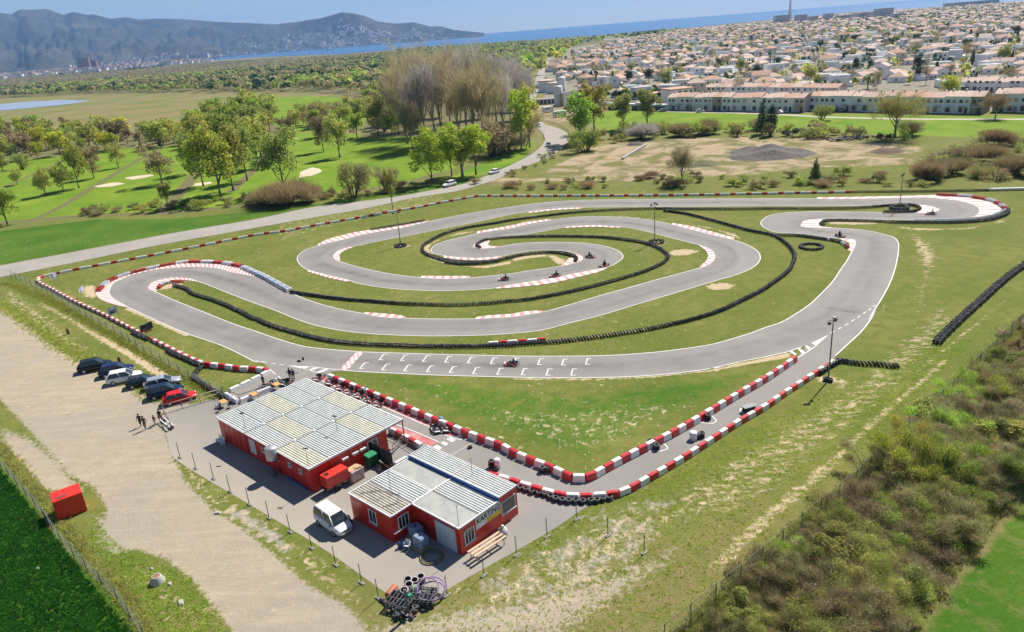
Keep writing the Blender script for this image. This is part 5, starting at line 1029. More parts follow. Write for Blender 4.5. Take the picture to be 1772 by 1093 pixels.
# ================================================================== LAMP POSTS, FLAGS, FENCES
def lamp(px_, h, label, heads=3, az=0.0):
    p = P(*px_); t = thing('lamp_post', label, 'lamp post', (p.x, p.y, 0), az, 'floodlight posts round the track'); mb = MB(); mb.tube([(0, 0, 0), (0, 0, h)], [.10, .055], M('lamp pole grey', (.16, .16, .17), .5), 8); part('pole', mb, t)
    mb = MB(); mb.tube([(-.7, 0, h-.35), (.7, 0, h-.35)], .035, dsteel, 5); part('crossarm', mb, t)
    for i in range(heads):
        x = (-.7, .45, .0)[i]; mb = MB(); mb.box((x, (-.18, .18, -.1)[i], h-(.55, .5, .1)[i]), (.36, .28, .34), dsteel if i < 2 else silver, .4*i, .04); f = part('floodlight', mb, t); mb = MB(); mb.box((x, (-.33, .33, -.25)[i], h-(.55, .5, .1)[i]), (.28, .02, .26), glass, 0); part('lens', mb, f)
lamp((1433,659), 8.1, 'tall floodlight post beside the pit entry on the right', 3, .3); lamp((1133,419), 8.1, 'tall floodlight post in the middle of the track by the tyre wall'); lamp((693.5,424), 7.6, 'thin floodlight post inside the left loop of the track'); lamp((1556,362), 7.8, 'floodlight post inside the far right tyre loop', 3, .5)
lamp((637,704), 2.9, 'short camera post standing behind the parked karts', 1)
def flag(px_, h, w_, hh, to, label, mats, kind):
    p = P(*px_); t = thing('flag', label, 'flag', (p.x, p.y, 0), to); mb = MB(); mb.tube([(0, 0, 0), (0, 0, h)], .025, dsteel, 6); part('pole', mb, t)
    mb = MB(); n = 8; vs = []; 
    for i in range(n+1):
        for j in range(2): x = -w_*i/n; vs.append((x, .12*math.sin(i*1.1)*(i/n)+.0, h-.05-hh*j-.28*(i/n)))
    mb.add(vs, [(2*i, 2*i+1, 2*i+3, 2*i+2) for i in range(n)], mats[0]); c = part('cloth', mb, t)
    def glyph(segs, m, sc, x0, z0, th):
        g = MB()
        for a_, b_ in segs:
            q = [Vector((x0-a_[0]*sc, 0, z0+a_[1]*sc)), Vector((x0-b_[0]*sc, 0, z0+b_[1]*sc))]
            d = (q[1]-q[0]).normalized(); nn = Vector((-d.z, 0, d.x))*th/2
            for off in (.03,-.03):
                vs = []
                for pnt in (q[0]-nn, q[0]+nn, q[1]+nn, q[1]-nn):
                    i = min(n, max(0, -pnt.x/w_*n)); vs.append((pnt.x, .12*math.sin(i*1.1)*(i/n)+off, pnt.z-.28*(-pnt.x/w_)))
                g.add(vs, [(0, 1, 2, 3)], m)
        part('lettering', g, c)
    if kind == 'num':
        glyph([((0,0),(.5,0)), ((.5,0),(.5,.5)), ((.5,.5),(0,.5)), ((0,.5),(0,0)), ((.7,0),(.7,.5)), ((.7,.5),(1.1,.5)), ((.7,.25),(1.05,.25)), ((.7,0),(1.1,0))], black, .75, -w_+1.15, h-1.05, .14)
    if kind == 'swirl':
        m = M('flag salmon', (.55, .13, .09), .7); glyph([((0,0),(.3,.1)), ((.3,.1),(.6,0)), ((.6,0),(.9,.12)), ((.9,.12),(1.2,.0)), ((0,-.2),(.35,-.1)), ((.35,-.1),(.7,-.22)), ((.7,-.22),(1.15,-.12)), ((.8,.45),(1.1,.6)), ((1.1,.6),(1.35,.45)), ((1.35,.45),(1.3,.2))], m, .95, -.25, h-1.35, .13)
fw = M('flag pale blue', (.42, .45, .62), .8); fg = M('flag light grey', (.50, .55, .60), .8); fd = M('flag dark', (.035, .045, .055), .8)
fa = hdg((206,548),(222,540))
flag((270,585), 3.0, 1.9, 1.15, hdg((245,575),(268,568)), 'dark flag with a salmon coloured emblem above the boundary barrier', (fd,), 'swirl'); flag((207,552), 2.6, 1.5, 1.3, hdg((188,545),(206,540)), 'light grey flag with black lettering left of the track', (fg,), 'num')
flag((103,490), 2.6, 1.6, .95, fa, 'pale blue flag nearest the left boundary corner', (fw,), ''); flag((149,512), 2.3, 1.7, .8, fa+.3, 'pale lilac flag left of the left hairpin', (fw,), '')
# temporary fence feet
for i, (x, y) in enumerate([(312,792),(339,811),(370,829),(398.5,851),(431.6,873),(466,897),(502.5,921),(539.6,949),(581,978),(626,1009),(655,1036),(708,1069),(774,1031),(837.6,996),(894,961),(946.8,929),(998,899),(1052,927),(1115,957)]):
    p = P(x, y); t = thing('fence_post', 'thin temporary fence post on a concrete foot at the edge of the paddock', 'fence post', (p.x, p.y, 0), a2+(.0 if i < 11 else 1.5), 'temporary fence posts round the paddock')
    mb = MB(); mb.tube([(-.04, 0, 0), (-.04, 0, 2.0)], .022, dsteel, 6); mb.tube([(.05, 0, 0), (.05, 0, 2.0)], .018, dsteel, 6); part('post', mb, t)
    mb = MB(); mb.box((0, 0, .06), (.62, .24, .12), conc, 0, .02); mb.box((-.17, 0, .125), (.12, .12, .012), black); mb.box((.17, 0, .125), (.12, .12, .012), black); part('foot', mb, t)
def fence(pts, h, label, sp=3.0, mesh=.22, m=None, posts=True, rails=True, pm=None):
    w_ = resample(world(pts), step=sp); c = w_[0]; t = thing('fence', label, 'fence', (c.x, c.y, 0)); m = m or M('fence wire', (.22, .26, .22), .6); L = [p-Vector((c.x, c.y, 0)) for p in w_]
    if posts:
        for p in L: mb = MB(); mb.tube([(0, 0, 0), (0, 0, h)], .035, pm or M('fence post green', (.07, .10, .08), .6), 6); part('post', mb, t, p)
    mb = MB()
    if rails:
        for z in ((.1, h*.5, h-.05) if mesh else (h*.5, h-.03)): mb.tube([p+Vector((0, 0, z)) for p in L], .012 if mesh else .045, m, 4)
    if mesh:
        for a_, b_ in zip(L, L[1:]):
            n = int(sp/mesh)
            for i in range(n):
                q = a_.lerp(b_, i/n); q2 = a_.lerp(b_, min(1, (i+4)/n)); mb.tube([q+Vector((0, 0, .05)), q2+Vector((0, 0, h-.05))], .006, m, 3, False); mb.tube([q2+Vector((0, 0, .05)), q+Vector((0, 0, h-.05))], .006, m, 3, False)
    part('wire_mesh' if mesh else 'rail', mb, t); return t
fence([(1150,1118),(1230,1050),(1285,1009),(1330,970),(1380,925),(1430,885),(1480,845),(1530,795),(1590,735),(1650,680),(1700,630),(1745,585),(1800,535)], 2.0, 'long wire mesh fence on green posts along the right hedge')
fence([(-60,740),(0,806),(40,852),(75,893),(104,938),(150,988),(203,1038),(250,1105)], 1.6, 'wire fence between the dirt lot and the dark green field', 3.0, .25)
fence([(20,478),(82,508),(160,555),(212,583),(252,610),(307,643),(345,665),(386,688)], 1.5, 'wire fence along the ditch below the boundary barrier', 3.2, .25, M('grey wire', (.34, .35, .35), .6), True, True, dsteel)
fence([(284,715),(325,703),(378,688)], 1.15, 'low metal railing between the red car and the paddock entrance', 2.6, 0, M('pale rail', (.45, .40, .34), .6), True, True, M('brown rail', (.22, .19, .16), .6))
fence([(284,716),(290,728),(298,743)], 1.0, 'short bent railing at the gate end', 1.6, 0, MATS['brown rail'], True, True, MATS['brown rail'])
p = P(290, 737); t = thing('gate_rails', 'two long white metal beams lying at the paddock gate', 'beam', (p.x, p.y, 0), hdg((275,728),(297,746))); 
for s in (-.25, .25): mb = MB(); mb.box((0, s, .5), (3.2, .12, .08), white, 0, .01); part('beam', mb, t)
mb = MB(); 
for x in (-1.3, 1.3): mb.box((x, 0, .23), (.08, .6, .46), dsteel)
part('stand', mb, t)

# ================================================================== THINGS ROUND THE BUILDINGS
# generator on a trailer
pg = P(*T(300,620,4.425,[(1250,985)])[0]); ag = hdg(T(300,620,4.425,[(1150,1030)])[0], T(300,620,4.425,[(1330,930)])[0]); t = thing('generator', 'red generator on a small trailer at the corner of the big building', 'generator', (pg.x, pg.y, 0), ag)
mb = MB(); mb.box((0, 0, 1.25), (2.6, 1.25, 1.25), M('generator red', (.62, .035, .02), .4, coat=.2), 0, .06); part('housing', mb, t); mb = MB(); mb.box((-.8, .1, 1.885), (.45, .5, .02), black); part('grille', mb, t); mb = MB(); mb.box((0, 0, .55), (2.9, 1.1, .12), dsteel); mb.tube([(1.4, 0, .5), (2.4, 0, .45)], .05, dsteel, 6); part('chassis', mb, t)
for s in (-1, 1): link('wheel', WH_['w'][0], t, (-.2, s*.72, .33))
mb = MB(); mb.tube([(2.3, 0, 0), (2.3, 0, .5)], .04, dsteel, 6); part('jockey_leg', mb, t)
pg = P(*T(300,620,4.425,[(1400,925)])[0]); t = thing('pallet_box', 'pale wrapped box with a wooden board on top behind the generator', 'crate', (pg.x, pg.y, 0), ag); mb = MB(); mb.box((0, 0, .75), (1.5, 1.1, 1.1), M('pale wrap', (.50, .38, .36), .6, var=.25), 0, .05); part('box', mb, t)
mb = MB(); mb.box((0, 0, .1), (1.5, 1.1, .16), M('raw wood', (.50, .33, .17), .8, var=.2)); part('pallet', mb, t); mb = MB(); mb.box((-.1, .1, 1.345), (1.3, .8, .06), MATS['raw wood'], .08); mb.box((.3, -.2, 1.41), (.7, .4, .06), MATS['raw wood'], -.3); part('board', mb, t)
pg = P(*T(300,620,4.425,[(1525,815)])[0]); t = thing('waste_bin', 'green wheeled waste container by the big building window', 'bin', (pg.x, pg.y, 0), ag); mb = MB(); mb.box((0, 0, .7), (1.2, .95, 1.15), M('bin dark green', (.01, .09, .04), .5), 0, .05, 1.08); part('bin', mb, t); mb = MB(); mb.box((0, 0, 1.32), (1.36, 1.08, .12), M('bin lid green', (.03, .24, .10), .45), 0, .05); part('lid', mb, t)
for x in (-.45, .45):
    for y in (-.35, .35): mb = MB(); mb.lathe([(0, -.03), (.08, -.03), (.08, .03), (0, .03)], black, 10, (x, y, .08), 'y'); part('castor', mb, t)
pg = P(*T(520,740,4.425,[(630,265)])[0]); t = thing('tarpaulin_screen', 'dark grey tarpaulin screen beside the green bin', 'screen', (pg.x, pg.y, 0), a1-.05); mb = MB(); n = 10; vs = []
for i in range(n+1):
    for z in (.1, 1.9): vs.append((-1.9+3.8*i/n, .08*math.sin(i*2.1)-.05, z))
mb.add(vs, [(2*i, 2*i+2, 2*i+3, 2*i+1) for i in range(n)], M('dark tarpaulin', (.035, .05, .055), .7, var=.3)); part('sheet', mb, t); mb = MB()
for x in (-1.9, 0, 1.9): mb.tube([(x, 0, 0), (x, 0, 2.0)], .03, dsteel, 6)
part('frame', mb, t)
pg = P(*T(520,740,4.425,[(655,300)])[0]); t = thing('rubbish_heap', 'brown and pale rubbish heap behind the dark screen', 'rubbish', (pg.x, pg.y, 0), .3); mb = MB()
for i in range(26): mb.box((rnd.uniform(-.8, .8), rnd.uniform(-.5, .5), rnd.uniform(.1, .5)), (rnd.uniform(.15, .6), rnd.uniform(.1, .3), rnd.uniform(.08, .25)), rnd.choice((M('rust brown', (.12, .04, .03), .8), MATS['raw wood'], dsteel)), rnd.uniform(0, 3), .01)
part('pieces', mb, t)
def ibc(x, y, lb, rz=0):
    q = L2(x, y); t = thing('water_container', lb, 'container', q, a2+rz); mb = MB(); mb.box((0, 0, .78), (1.15, 1.0, 1.05), M('bluish plastic tank', (.20, .27, .37), .45, var=.25, scale=4), 0, .12); part('tank', mb, t); mb = MB(); mb.box((0, 0, .1), (1.2, 1.05, .16), MATS['raw wood']); part('pallet', mb, t)
    mb = MB(); 
    for z in (.35, .65, .95): 
        for s in (-1, 1): mb.tube([(-.6, s*.53, z), (.6, s*.53, z)], .012, steel, 4); mb.tube([(s*.6, -.53, z), (s*.6, .53, z)], .012, steel, 4)
    part('cage', mb, t); mb = MB(); mb.lathe([(0, 1.36), (.12, 1.36), (.12, 1.30)], black, 12); part('cap', mb, t)
ibc(7.1, 1.75, 'blue-grey water tank in the building notch, against the wall'); ibc(8.45, 1.1, 'blue-grey water tank nearest the white plastic chair'); ibc(8.3, 2.35-.35+.0, 'blue-grey water tank behind the other two', .1) if False else None
def chair(loc, rz, lb, m=white):
    t = thing('plastic_chair', lb, 'chair', loc, rz); mb = MB(); mb.box((0, 0, .44), (.48, .46, .035), m, 0, .012); part('seat', mb, t); mb = MB(); mb.box((-.23, 0, .68), (.03, .44, .42), m, 0, .012); part('backrest', mb, t)
    for x in (-.2, .2):
        for y in (-.2, .2): mb = MB(); mb.tube([(x*1.15, y*1.15, 0), (x, y, .44)], .022, m, 6); part('leg', mb, t)
    for s in (-1, 1): mb = MB(); mb.tube([(-.22, .24*s, .66), (.2, .26*s, .64), (.22, .25*s, .44)], .02, m, 6); part('armrest', mb, t)
chair(L2(7.6, .25), a2-1.2, 'white plastic chair beside the water tanks')
q = L2(10.1, .75); t = thing('hose_coil', 'large yellowish hose coil in the shade before the garage door', 'hose', q); mb = MB()
for r, z in ((1.05, .05), (.95, .12), (.82, .06), (.98, .17), (.6, .06)): mb.tube([(r*math.cos(i*.314)+.03*r, r*math.sin(i*.314), z+.01*math.sin(i)) for i in range(20)], .035, M('hose ochre', (.20, .17, .08), .6), 6, closed=True)
part('coil', mb, t)
# trestle frame with planks
q = L2(13.45, 4.2); t = thing('trestle', 'wooden planked trestle frame standing beside the karting sign wall', 'trestle', q, a2+math.pi/2-.08); mb = MB(); wd2 = M('pale timber', (.58, .42, .28), .8, var=.15)  # one pale wood colour for planks and legs
for s in (-.42, .0, .42): mb.box((0, s, .80), (3.6, .22, .05), wd2)
for x in (-1.7, -.6, .6, 1.7): mb.box((x, 0, .74), (.08, 1.05, .06), M('red timber', (.35, .09, .06), .7))
part('top', mb, t)
for x in (-1.5, 1.5):
    for s in (-1, 1): mb = MB(); mb.box((x, s*.45, .36), (.07, .07, .72), wd2); part('leg', mb, t)
q = L2(13.0, 6.6); t = thing('sack', 'pale sack slumped beside the trestle', 'sack', q, .5); mb = MB(); mb.lathe([(.1, 0), (.42, .05), (.5, .3), (.42, .62), (.22, .8), (.1, .95), (.16, 1.0), (0, 1.0)], M('pale sack cloth', (.52, .48, .46), .8, var=.2), 12); part('body', mb, t)
q = L2(5.6, -.4); q = L2(6.9, -.1); t = thing('gas_bottle', 'blue bottles in the shade at the small building corner', 'bottle', q); 
for x in (0, .35): mb = MB(); mb.lathe([(.14, 0), (.15, .05), (.15, .45), (.08, .58), (.05, .66), (0, .66)], M('bottle blue', (.03, .08, .25), .4), 12, (x, 0, 0)); part('bottle', mb, t)
q = L2(.1, -.75); t = thing('planter', 'dark planter box at the left corner of the small building', 'planter', q, a2); mb = MB(); mb.box((0, 0, .25), (1.4, .5, .5), M('dark planter', (.04, .045, .04), .8), 0, .03, 1.05); part('box', mb, t); mb = MB()
for i in range(60): x, y, z = rnd.uniform(-.6, .6), rnd.uniform(-.2, .2), rnd.uniform(.5, .75); mb.add([(x-.08, y, z), (x+.08, y+.05, z), (x, y+.1, z+.1)], [(0, 1, 2)], M('planter leaf', (.05, .09, .03), .7))
part('plant', mb, t)
# white plastic sunlounger thing by the big wall
q = L1(.9, -.55); t = thing('white_bench', 'white plastic seat against the left corner of the big building', 'bench', q, a1); mb = MB(); mb.box((0, 0, .42), (1.3, .55, .06), white, 0, .02); part('seat', mb, t); mb = MB(); mb.box((0, .27, .68), (1.3, .05, .45), white, 0, .02); part('backrest', mb, t)
for x in (-.55, .55): mb = MB(); mb.box((x, 0, .2), (.08, .5, .4), white, 0, .01); part('leg', mb, t)
q = L1(12.2, -.55); t = thing('gas_meter', 'small dark appliance at the foot of the big building wall', 'appliance', q, a1); mb = MB(); mb.box((0, 0, .5), (.8, .4, .5), dsteel, 0, .04); part('housing', mb, t); mb = MB(); mb.lathe([(.05, 0), (.05, .25)], dsteel, 8, (.2, 0, 0)); mb.lathe([(.05, 0), (.05, .25)], dsteel, 8, (-.2, 0, 0)); part('foot', mb, t)
# orange tables by the entrance
for (x, y), lb in (((388,703), 'orange table left of the entrance channel with dark chairs'), ((441,690), 'orange table at the edge of the big roof'), ((480,673), 'orange table nearest the entrance karts')):
    q = P(x, y); t = thing('table', lb, 'table', (q.x, q.y, 0), a1); mb = MB(); mb.box((0, 0, .74), (1.1, .8, .05), M('orange table top', (.72, .34, .10), .5), 0, .02); part('table_top', mb, t)
    for sx in (-.45, .45):
        for sy in (-.3, .3): mb = MB(); mb.tube([(sx, sy, 0), (sx, sy, .72)], .022, dsteel, 6); part('leg', mb, t)
for (x, y), m, lb in (((380,712), jb, 'dark chair below the left orange table'), ((384,698), jb, 'dark chair behind the left orange table'), ((399,705), black, 'black chair right of the left orange table'), ((378,705), M('pale blue plastic', (.40, .45, .52), .5), 'pale chair left of the left orange table')): q = P(x, y); chair((q.x, q.y, 0), rnd.uniform(0, 6), lb, m)
# metal barrier frames between buildings
fence(T(650,740,15.618,[(380,200),(740,400),(1100,620)]), 1.0, 'metal crowd railing between the two red buildings', 2.0, 0, dsteel, True, True, dsteel)
fence(T(650,740,15.618,[(740,450),(620,590),(480,700)]), 1.0, 'short red and black railing by the big building corner', 1.6, 0, dsteel, True, True, red)
fence([(590-2,676),(540,662),(530,660)][:0] or T(300,620,4.425,[(380,268),(500,335),(640,290),(760,240)]), 1.0, 'thin railing behind the white entrance barrier', 2.2, 0, dsteel, True, True, dsteel)
q = P(*c8([(282,380)])[0]); mb = MB(); mb.box((0, 0, .12), (.45, .4, .24), jb, .4, .05); tag(part('bag', mb, None, (q.x, q.y, .03)), 'small dark bag left on the pit lane asphalt', 'bag')
q = P(763, 723, .78); mb = MB(); mb.box((0, 0, .08), (.5, .3, .14), M('light blue cloth', (.12, .42, .62), .7), -.5, .05, .8); tag(part('cushion', mb, None, (q.x, q.y, .76)), 'light blue bundle on top of the inner pit barrier', 'bundle')
# sign pair on post near start
q = P(524, 640); t = thing('signal_post', 'small black two-part signal on a thin post at the pit exit', 'signal', (q.x, q.y, 0), .4); mb = MB(); mb.tube([(0, 0, 0), (0, 0, 1.4)], .02, dsteel, 6); part('post', mb, t); mb = MB(); mb.box((-.3, 0, 1.4), (.5, .1, .3), black, 0, .03); mb.box((.3, .0, 1.6), (.25, .1, .5), black, 0, .03); part('panel', mb, t)
# red steel container at the field
q = P(130, 880); t = thing('steel_box', 'bright red steel container standing by the left field fence', 'container', (P(124,884).x, P(124,884).y, 0), hdg((106,900),(154,882))); cm = M('container bright red', (.66, .028, .012), .45, coat=.1)
mb = MB(); mb.box((0, 0, 1.1), (2.6, 2.2, 2.1), cm, 0, .03)
for i in range(9): mb.box((-1.15+i*.29, -1.105, 1.1), (.09, .03, 1.9), cm)
for i in range(9): mb.box((-1.15+i*.29, 0, 2.155), (.09, 2.1, .03), cm)
part('body', mb, t); mb = MB(); mb.box((-.5, -.5, 2.185), (.9, .5, .012), M('bare worn patch', (.22, .05, .04), .7, var=.4, scale=12)); part('worn_patch', mb, t); mb = MB(); mb.box((0, 0, .04), (2.5, 2.1, .08), dsteel); part('base', mb, t)
# concrete well cone, stones, bricks
q = P(273, 1007); t = thing('well_cone', 'concrete well cone with a rusty lid on the rough grass', 'well', (q.x, q.y, 0)); mb = MB(); mb.lathe([(.62, 0), (.62, .12), (.40, .62), (.38, .66), (.30, .66)], conc, 20); part('cone', mb, t); mb = MB(); mb.lathe([(.31, .63), (0, .64)], M('rust lid', (.30, .13, .08), .8), 18); part('lid', mb, t)
for x, y, s_, lb in ((263,985,.3,'pale stone behind the well cone'), (294,1011,.32,'pale stone right of the well cone'), (313,1043,.5,'flat pale slab on the grass below the well cone'), (377,888,.5,'white slab on the dirt lot'), (66,985,.25,'small pale stone in the dark field') ): q = P(x, y); mb = MB(); mb.box((0, 0, .09), (s_*1.3, s_*.8, .18), conc, x, .04, .8); tag(part('stone', mb, None, (q.x, q.y, 0)), lb, 'stone')
for x, y, lb in ((119,578,'rusty steel bollard alone on the verge'), (208,628,'rusty steel bollard behind the parked cars')): q = P(x, y); t = thing('bollard', lb, 'bollard', (q.x, q.y, 0)); mb = MB(); mb.lathe([(.22, 0), (.22, .95), (.2, 1.0), (0, 1.0)], M('rusty steel', (.18, .07, .04), .8, var=.3), 14); part('post', mb, t)
# scrap pile at the bottom
q = P(715, 1042); CT = Vector((q.x, q.y, 0)); G_ = lambda x, y: T(640,980,11.04,[(x, y)])[0]
for x, y, r, hh, lb in ((985,300,.34,.7,'upright pipe section at the top right of the scrap pile'), (870,370,.33,.7,'upright pipe section in the middle of the scrap pile'), (740,360,.34,.75,'upright pipe section at the top left of the scrap pile'), (760,470,.36,.8,'upright pipe section with a pale rim in the scrap pile'), (670,590,.37,.85,'upright pipe section nearest the camera in the scrap pile'), (560,580,.30,.6,'low pipe section left in the scrap pile')):
    p = P(*G_(x, y)); t = thing('pipe_section', lb, 'pipe', (p.x, p.y, 0)); t.rotation_euler = (.1, .05, 0); mb = MB(); mb.lathe([(r*.74, .05), (r, 0), (r, hh-.04), (r*.97, hh), (r*.76, hh), (r*.72, hh-.05), (r*.72, .05)], M('dark pipe', (.07, .065, .07), .6), 18); part('wall', mb, t); mb = MB(); mb.lathe([(r*.99, hh-.03), (r*.98, hh+.01), (r*.75, hh+.01)], M('pale pipe rim', (.36, .32, .32), .6), 18); part('rim', mb, t)
p = P(*G_(1180, 560)); t = thing('hose_loops', 'thick lilac hose loops on the right of the scrap pile', 'hose', (p.x, p.y, 0)); mb = MB(); lil = M('lilac hose', (.34, .22, .42), .5)
for r, dx, z, tl in ((1.15, 0, .7, .35), (1.0, .1, .45, .25), (.85, -.2, .8, .4)): mb.tube([(dx+r*math.cos(i*.314), r*.85*math.sin(i*.314), z+tl*math.sin(i*.314)) for i in range(20)], .06, lil, 8, closed=True)
part('coil', mb, t)
for x, y, rz_, lb in ((600,760,.3,'dark slatted crate on the left of the scrap pile'), (1000,650,.55,'dark slatted crate on the right of the scrap pile')):
    p = P(*G_(x, y)); t = thing('slatted_crate', lb, 'crate', (p.x, p.y, 0), a2+rz_); mb = MB(); dk = M('dark slat', (.05, .055, .06), .6, var=.3)
    for i in range(7): mb.box((-1.0+i*.33, 0, .75), (.1, 1.5, .06), dk)
    for s in (-.7, 0, .7): mb.box((0, s, .68), (2.2, .1, .07), dk)
    for sx in (-1, 1):
        for sy in (-.7, .7): mb.box((sx, sy, .33), (.1, .1, .65), dk)
    for z in (.2, .45): mb.box((0, -.72, z), (2.1, .05, .1), dk); mb.box((0, .72, z), (2.1, .05, .1), dk)
    part('slats', mb, t)
p = P(*G_(880, 520)); mb = MB(); mb.lathe([(.4, 0), (.45, .3), (.4, .6), (.2, .75), (0, .8)], M('pale green tank', (.24, .36, .20), .5, var=.2), 16); t = thing('green_tank', 'pale green round tank among the upright pipes', 'tank', (p.x, p.y, 0)); part('shell', mb, t)
p = P(*G_(430, 560)); mb = MB(); mb.lathe([(.28, -.55), (.3, -.5), (.3, .5), (.28, .55), (0, .55)], M('orange rust drum', (.42, .11, .05), .6, var=.2), 16, (0, 0, .45), 'x'); mb.lathe([(0, -.55), (.28, -.55)], MATS['orange rust drum'], 16, (0, 0, .45), 'x'); t = thing('rusty_drum', 'rusty orange drum lying at the left of the scrap pile', 'drum', (p.x, p.y, 0), 1.1); part('shell', mb, t)
p = P(*G_(510, 830)); t = thing('lilac_bar', 'long lilac and black tube along the front of the scrap pile', 'pipe', (p.x, p.y, 0), hdg(G_(300, 700), G_(720, 950))); mb = MB(); mb.tube([(-1.9, 0, .15), (1.9, 0, .2)], .12, M('dark lilac', (.12, .06, .15), .5), 8); mb.tube([(-1.3, -.02, .27), (-.6, -.02, .28)], .08, M('pink wrap', (.55, .25, .3), .6), 8); part('tube', mb, t)
p = P(*G_(745, 960)); mb = MB(); mb.box((0, 0, 1.3), (.2, .16, 2.6), M('weathered post', (.18, .16, .15), .8), .3); t = thing('post', 'weathered upright post in the front of the scrap pile', 'post', (p.x, p.y, 0)); part('shaft', mb, t)
p = P(*G_(850, 800)); t = thing('scrap_heap', 'dark jumble of scrap under the crates and pipes', 'scrap', (p.x, p.y, 0), .4); mb = MB()
for i in range(70): mb.box((rnd.uniform(-1.6, 1.7), rnd.uniform(-.7, .9), rnd.uniform(.08, .5)), (rnd.uniform(.2, .9), rnd.uniform(.06, .3), rnd.uniform(.05, .25)), rnd.choice((MATS['dark slat'], MATS['dark slat'], dsteel, MATS['dark pipe'], MATS['dark slat'], MATS['weathered post'])), rnd.uniform(0, 3.1), .01)
mb.box((-.1, .6, .75), (.3, .3, .4), M('bright green bit', (.02, .35, .16), .5), .3, .05); part('pieces', mb, t)

# ================================================================== FOLIAGE KIT
def leafcloud(mb, centers, n, size, mat, rr, flat=.8, seed=1, tri=False):
    """n leaf clumps: small crossed faces spread through blobs (center, (rx,ry,rz))"""
    g = np.random.default_rng(seed); cs = np.array([c for c, r in centers], float); rs = np.array([r for c, r in centers], float)
    w_ = rs.prod(1)**.66; k_ = g.choice(len(cs), n, p=w_/w_.sum())
    d = g.normal(size=(n, 3)); d /= np.linalg.norm(d, axis=1)[:, None]; rad = g.uniform(.25, 1, n)**.45
    pos = cs[k_]+d*rs[k_]*rad[:, None]
    nrm = d*.6+g.normal(size=(n, 3))*.7+np.array([0, 0, .35]); nrm /= np.linalg.norm(nrm, axis=1)[:, None]
    t = np.cross(nrm, g.normal(size=(n, 3))); t /= np.linalg.norm(t, axis=1)[:, None]; b = np.cross(nrm, t)
    s = (size*g.uniform(.55, 1.35, n))[:, None]; bend = nrm*s*g.uniform(-.35, .35, n)[:, None]
    if tri: V = np.stack([pos-t*s, pos+t*s*.6-b*s*.5+bend, pos+t*s*.5+b*s*.6], 1); m_ = 3
    else: V = np.stack([pos-t*s*.9, pos-b*s*.75+bend, pos+t*s, pos+b*s*.7+bend*.5], 1); m_ = 4
    mb.add([tuple(v) for v in V.reshape(-1, 3)], [tuple(range(i*m_, i*m_+m_)) for i in range(n)], mat)
def limbs(mb, h, r, n, spread, z0, mat, seed, up=.6, sub=3, L=.5):
    q = random.Random(seed); tips = []
    mb.tube([(0, 0, -.15), (q.uniform(-.1, .1)*h*.1, 0, h*z0*.6), (0, 0, h*z0)], [r*1.25, r, r*.85], mat, 7)
    top = Vector((q.uniform(-.03, .03)*h, q.uniform(-.03, .03)*h, h*.72)); mb.tube([(0, 0, h*z0), (0, 0, h*z0).__class__((0, 0, h*.5)), top], [r*.85, r*.5, r*.18], mat, 6); tips.append(top)
    for i in range(n):
        a = 6.283*i/n+q.uniform(-.4, .4); zb = h*q.uniform(z0*.75, .55); d = Vector((math.cos(a)*spread, math.sin(a)*spread, up+q.uniform(0, .5))).normalized(); l = h*L*q.uniform(.6, 1.05)
        p0 = Vector((0, 0, zb)); p1 = p0+d*l*.5; p2 = p0+d*l+Vector((0, 0, l*.2)); mb.tube([p0, p1, p2], [r*.5, r*.3, r*.1], mat, 5); tips.append(p2)
        for j in range(sub):
            s = p0.lerp(p2, q.uniform(.4, .8)); e_ = s+Vector((q.uniform(-1, 1), q.uniform(-1, 1), q.uniform(.2, 1.1))).normalized()*l*.5; mb.tube([s, e_], [r*.18, r*.05], mat, 4, False); tips.append(e_)
    return tips
def twigs(mb, tips, n, ln, mat, seed, up=1.2, w=.02):
    g = np.random.default_rng(seed); T_ = np.array([tuple(t) for t in tips]); k_ = g.integers(0, len(T_), n); base = T_[k_]*g.uniform(.72, 1.0, n)[:, None]; base[:, :2] += g.normal(size=(n, 2))*ln*.25
    d = g.normal(size=(n, 3)); d[:, :2] += base[:, :2]*.12; d[:, 2] = np.abs(d[:, 2])+up; d /= np.linalg.norm(d, axis=1)[:, None]; l = ln*g.uniform(.4, 1.2, n); s = np.cross(d, g.normal(size=(n, 3))); s /= np.linalg.norm(s, axis=1)[:, None]
    ww = (w*g.uniform(.6, 1.4, n))[:, None]; V = np.stack([base-s*ww, base+s*ww, base+d*l[:, None]], 1); mb.add([tuple(v) for v in V.reshape(-1, 3)], [(3*i, 3*i+1, 3*i+2) for i in range(n)], mat)
bark = M('bark', (.15, .125, .10), .9, var=.3, scale=8); barkp = M('pale bark', (.28, .25, .21), .9, var=.3, scale=8)
Lc = dict(green=[(.065,.092,.012),(.115,.145,.018),(.165,.185,.03)], olive=[(.085,.095,.020),(.13,.145,.03),(.17,.17,.05)], lime=[(.10,.18,.012),(.19,.27,.018),(.25,.31,.04)], yellow=[(.16,.19,.015),(.28,.27,.02),(.34,.32,.05)],
          dark=[(.012,.03,.012),(.02,.05,.018),(.035,.07,.025)], brown=[(.085,.068,.035),(.14,.115,.055),(.19,.155,.08)], bare=[(.15,.125,.075),(.21,.18,.105),(.25,.225,.11)], grey=[(.15,.135,.12),(.22,.20,.18),(.27,.25,.22)], red=[(.13,.085,.045),(.19,.13,.07),(.24,.175,.10)], scrub=[(.06,.07,.02),(.10,.095,.035),(.14,.12,.06)])
LB = dict(dark=1.7, yellow=1.9, lime=1.95, green=2.9, olive=3.1, brown=2.3, grey=1.9, bare=1.9, red=1.7, scrub=2.8)
LM = {k: leafmat('leaf '+k, [tuple(min(.6, c*LB[k]) for c in cc) for cc in v]) for k, v in Lc.items()}
PROTO = {}
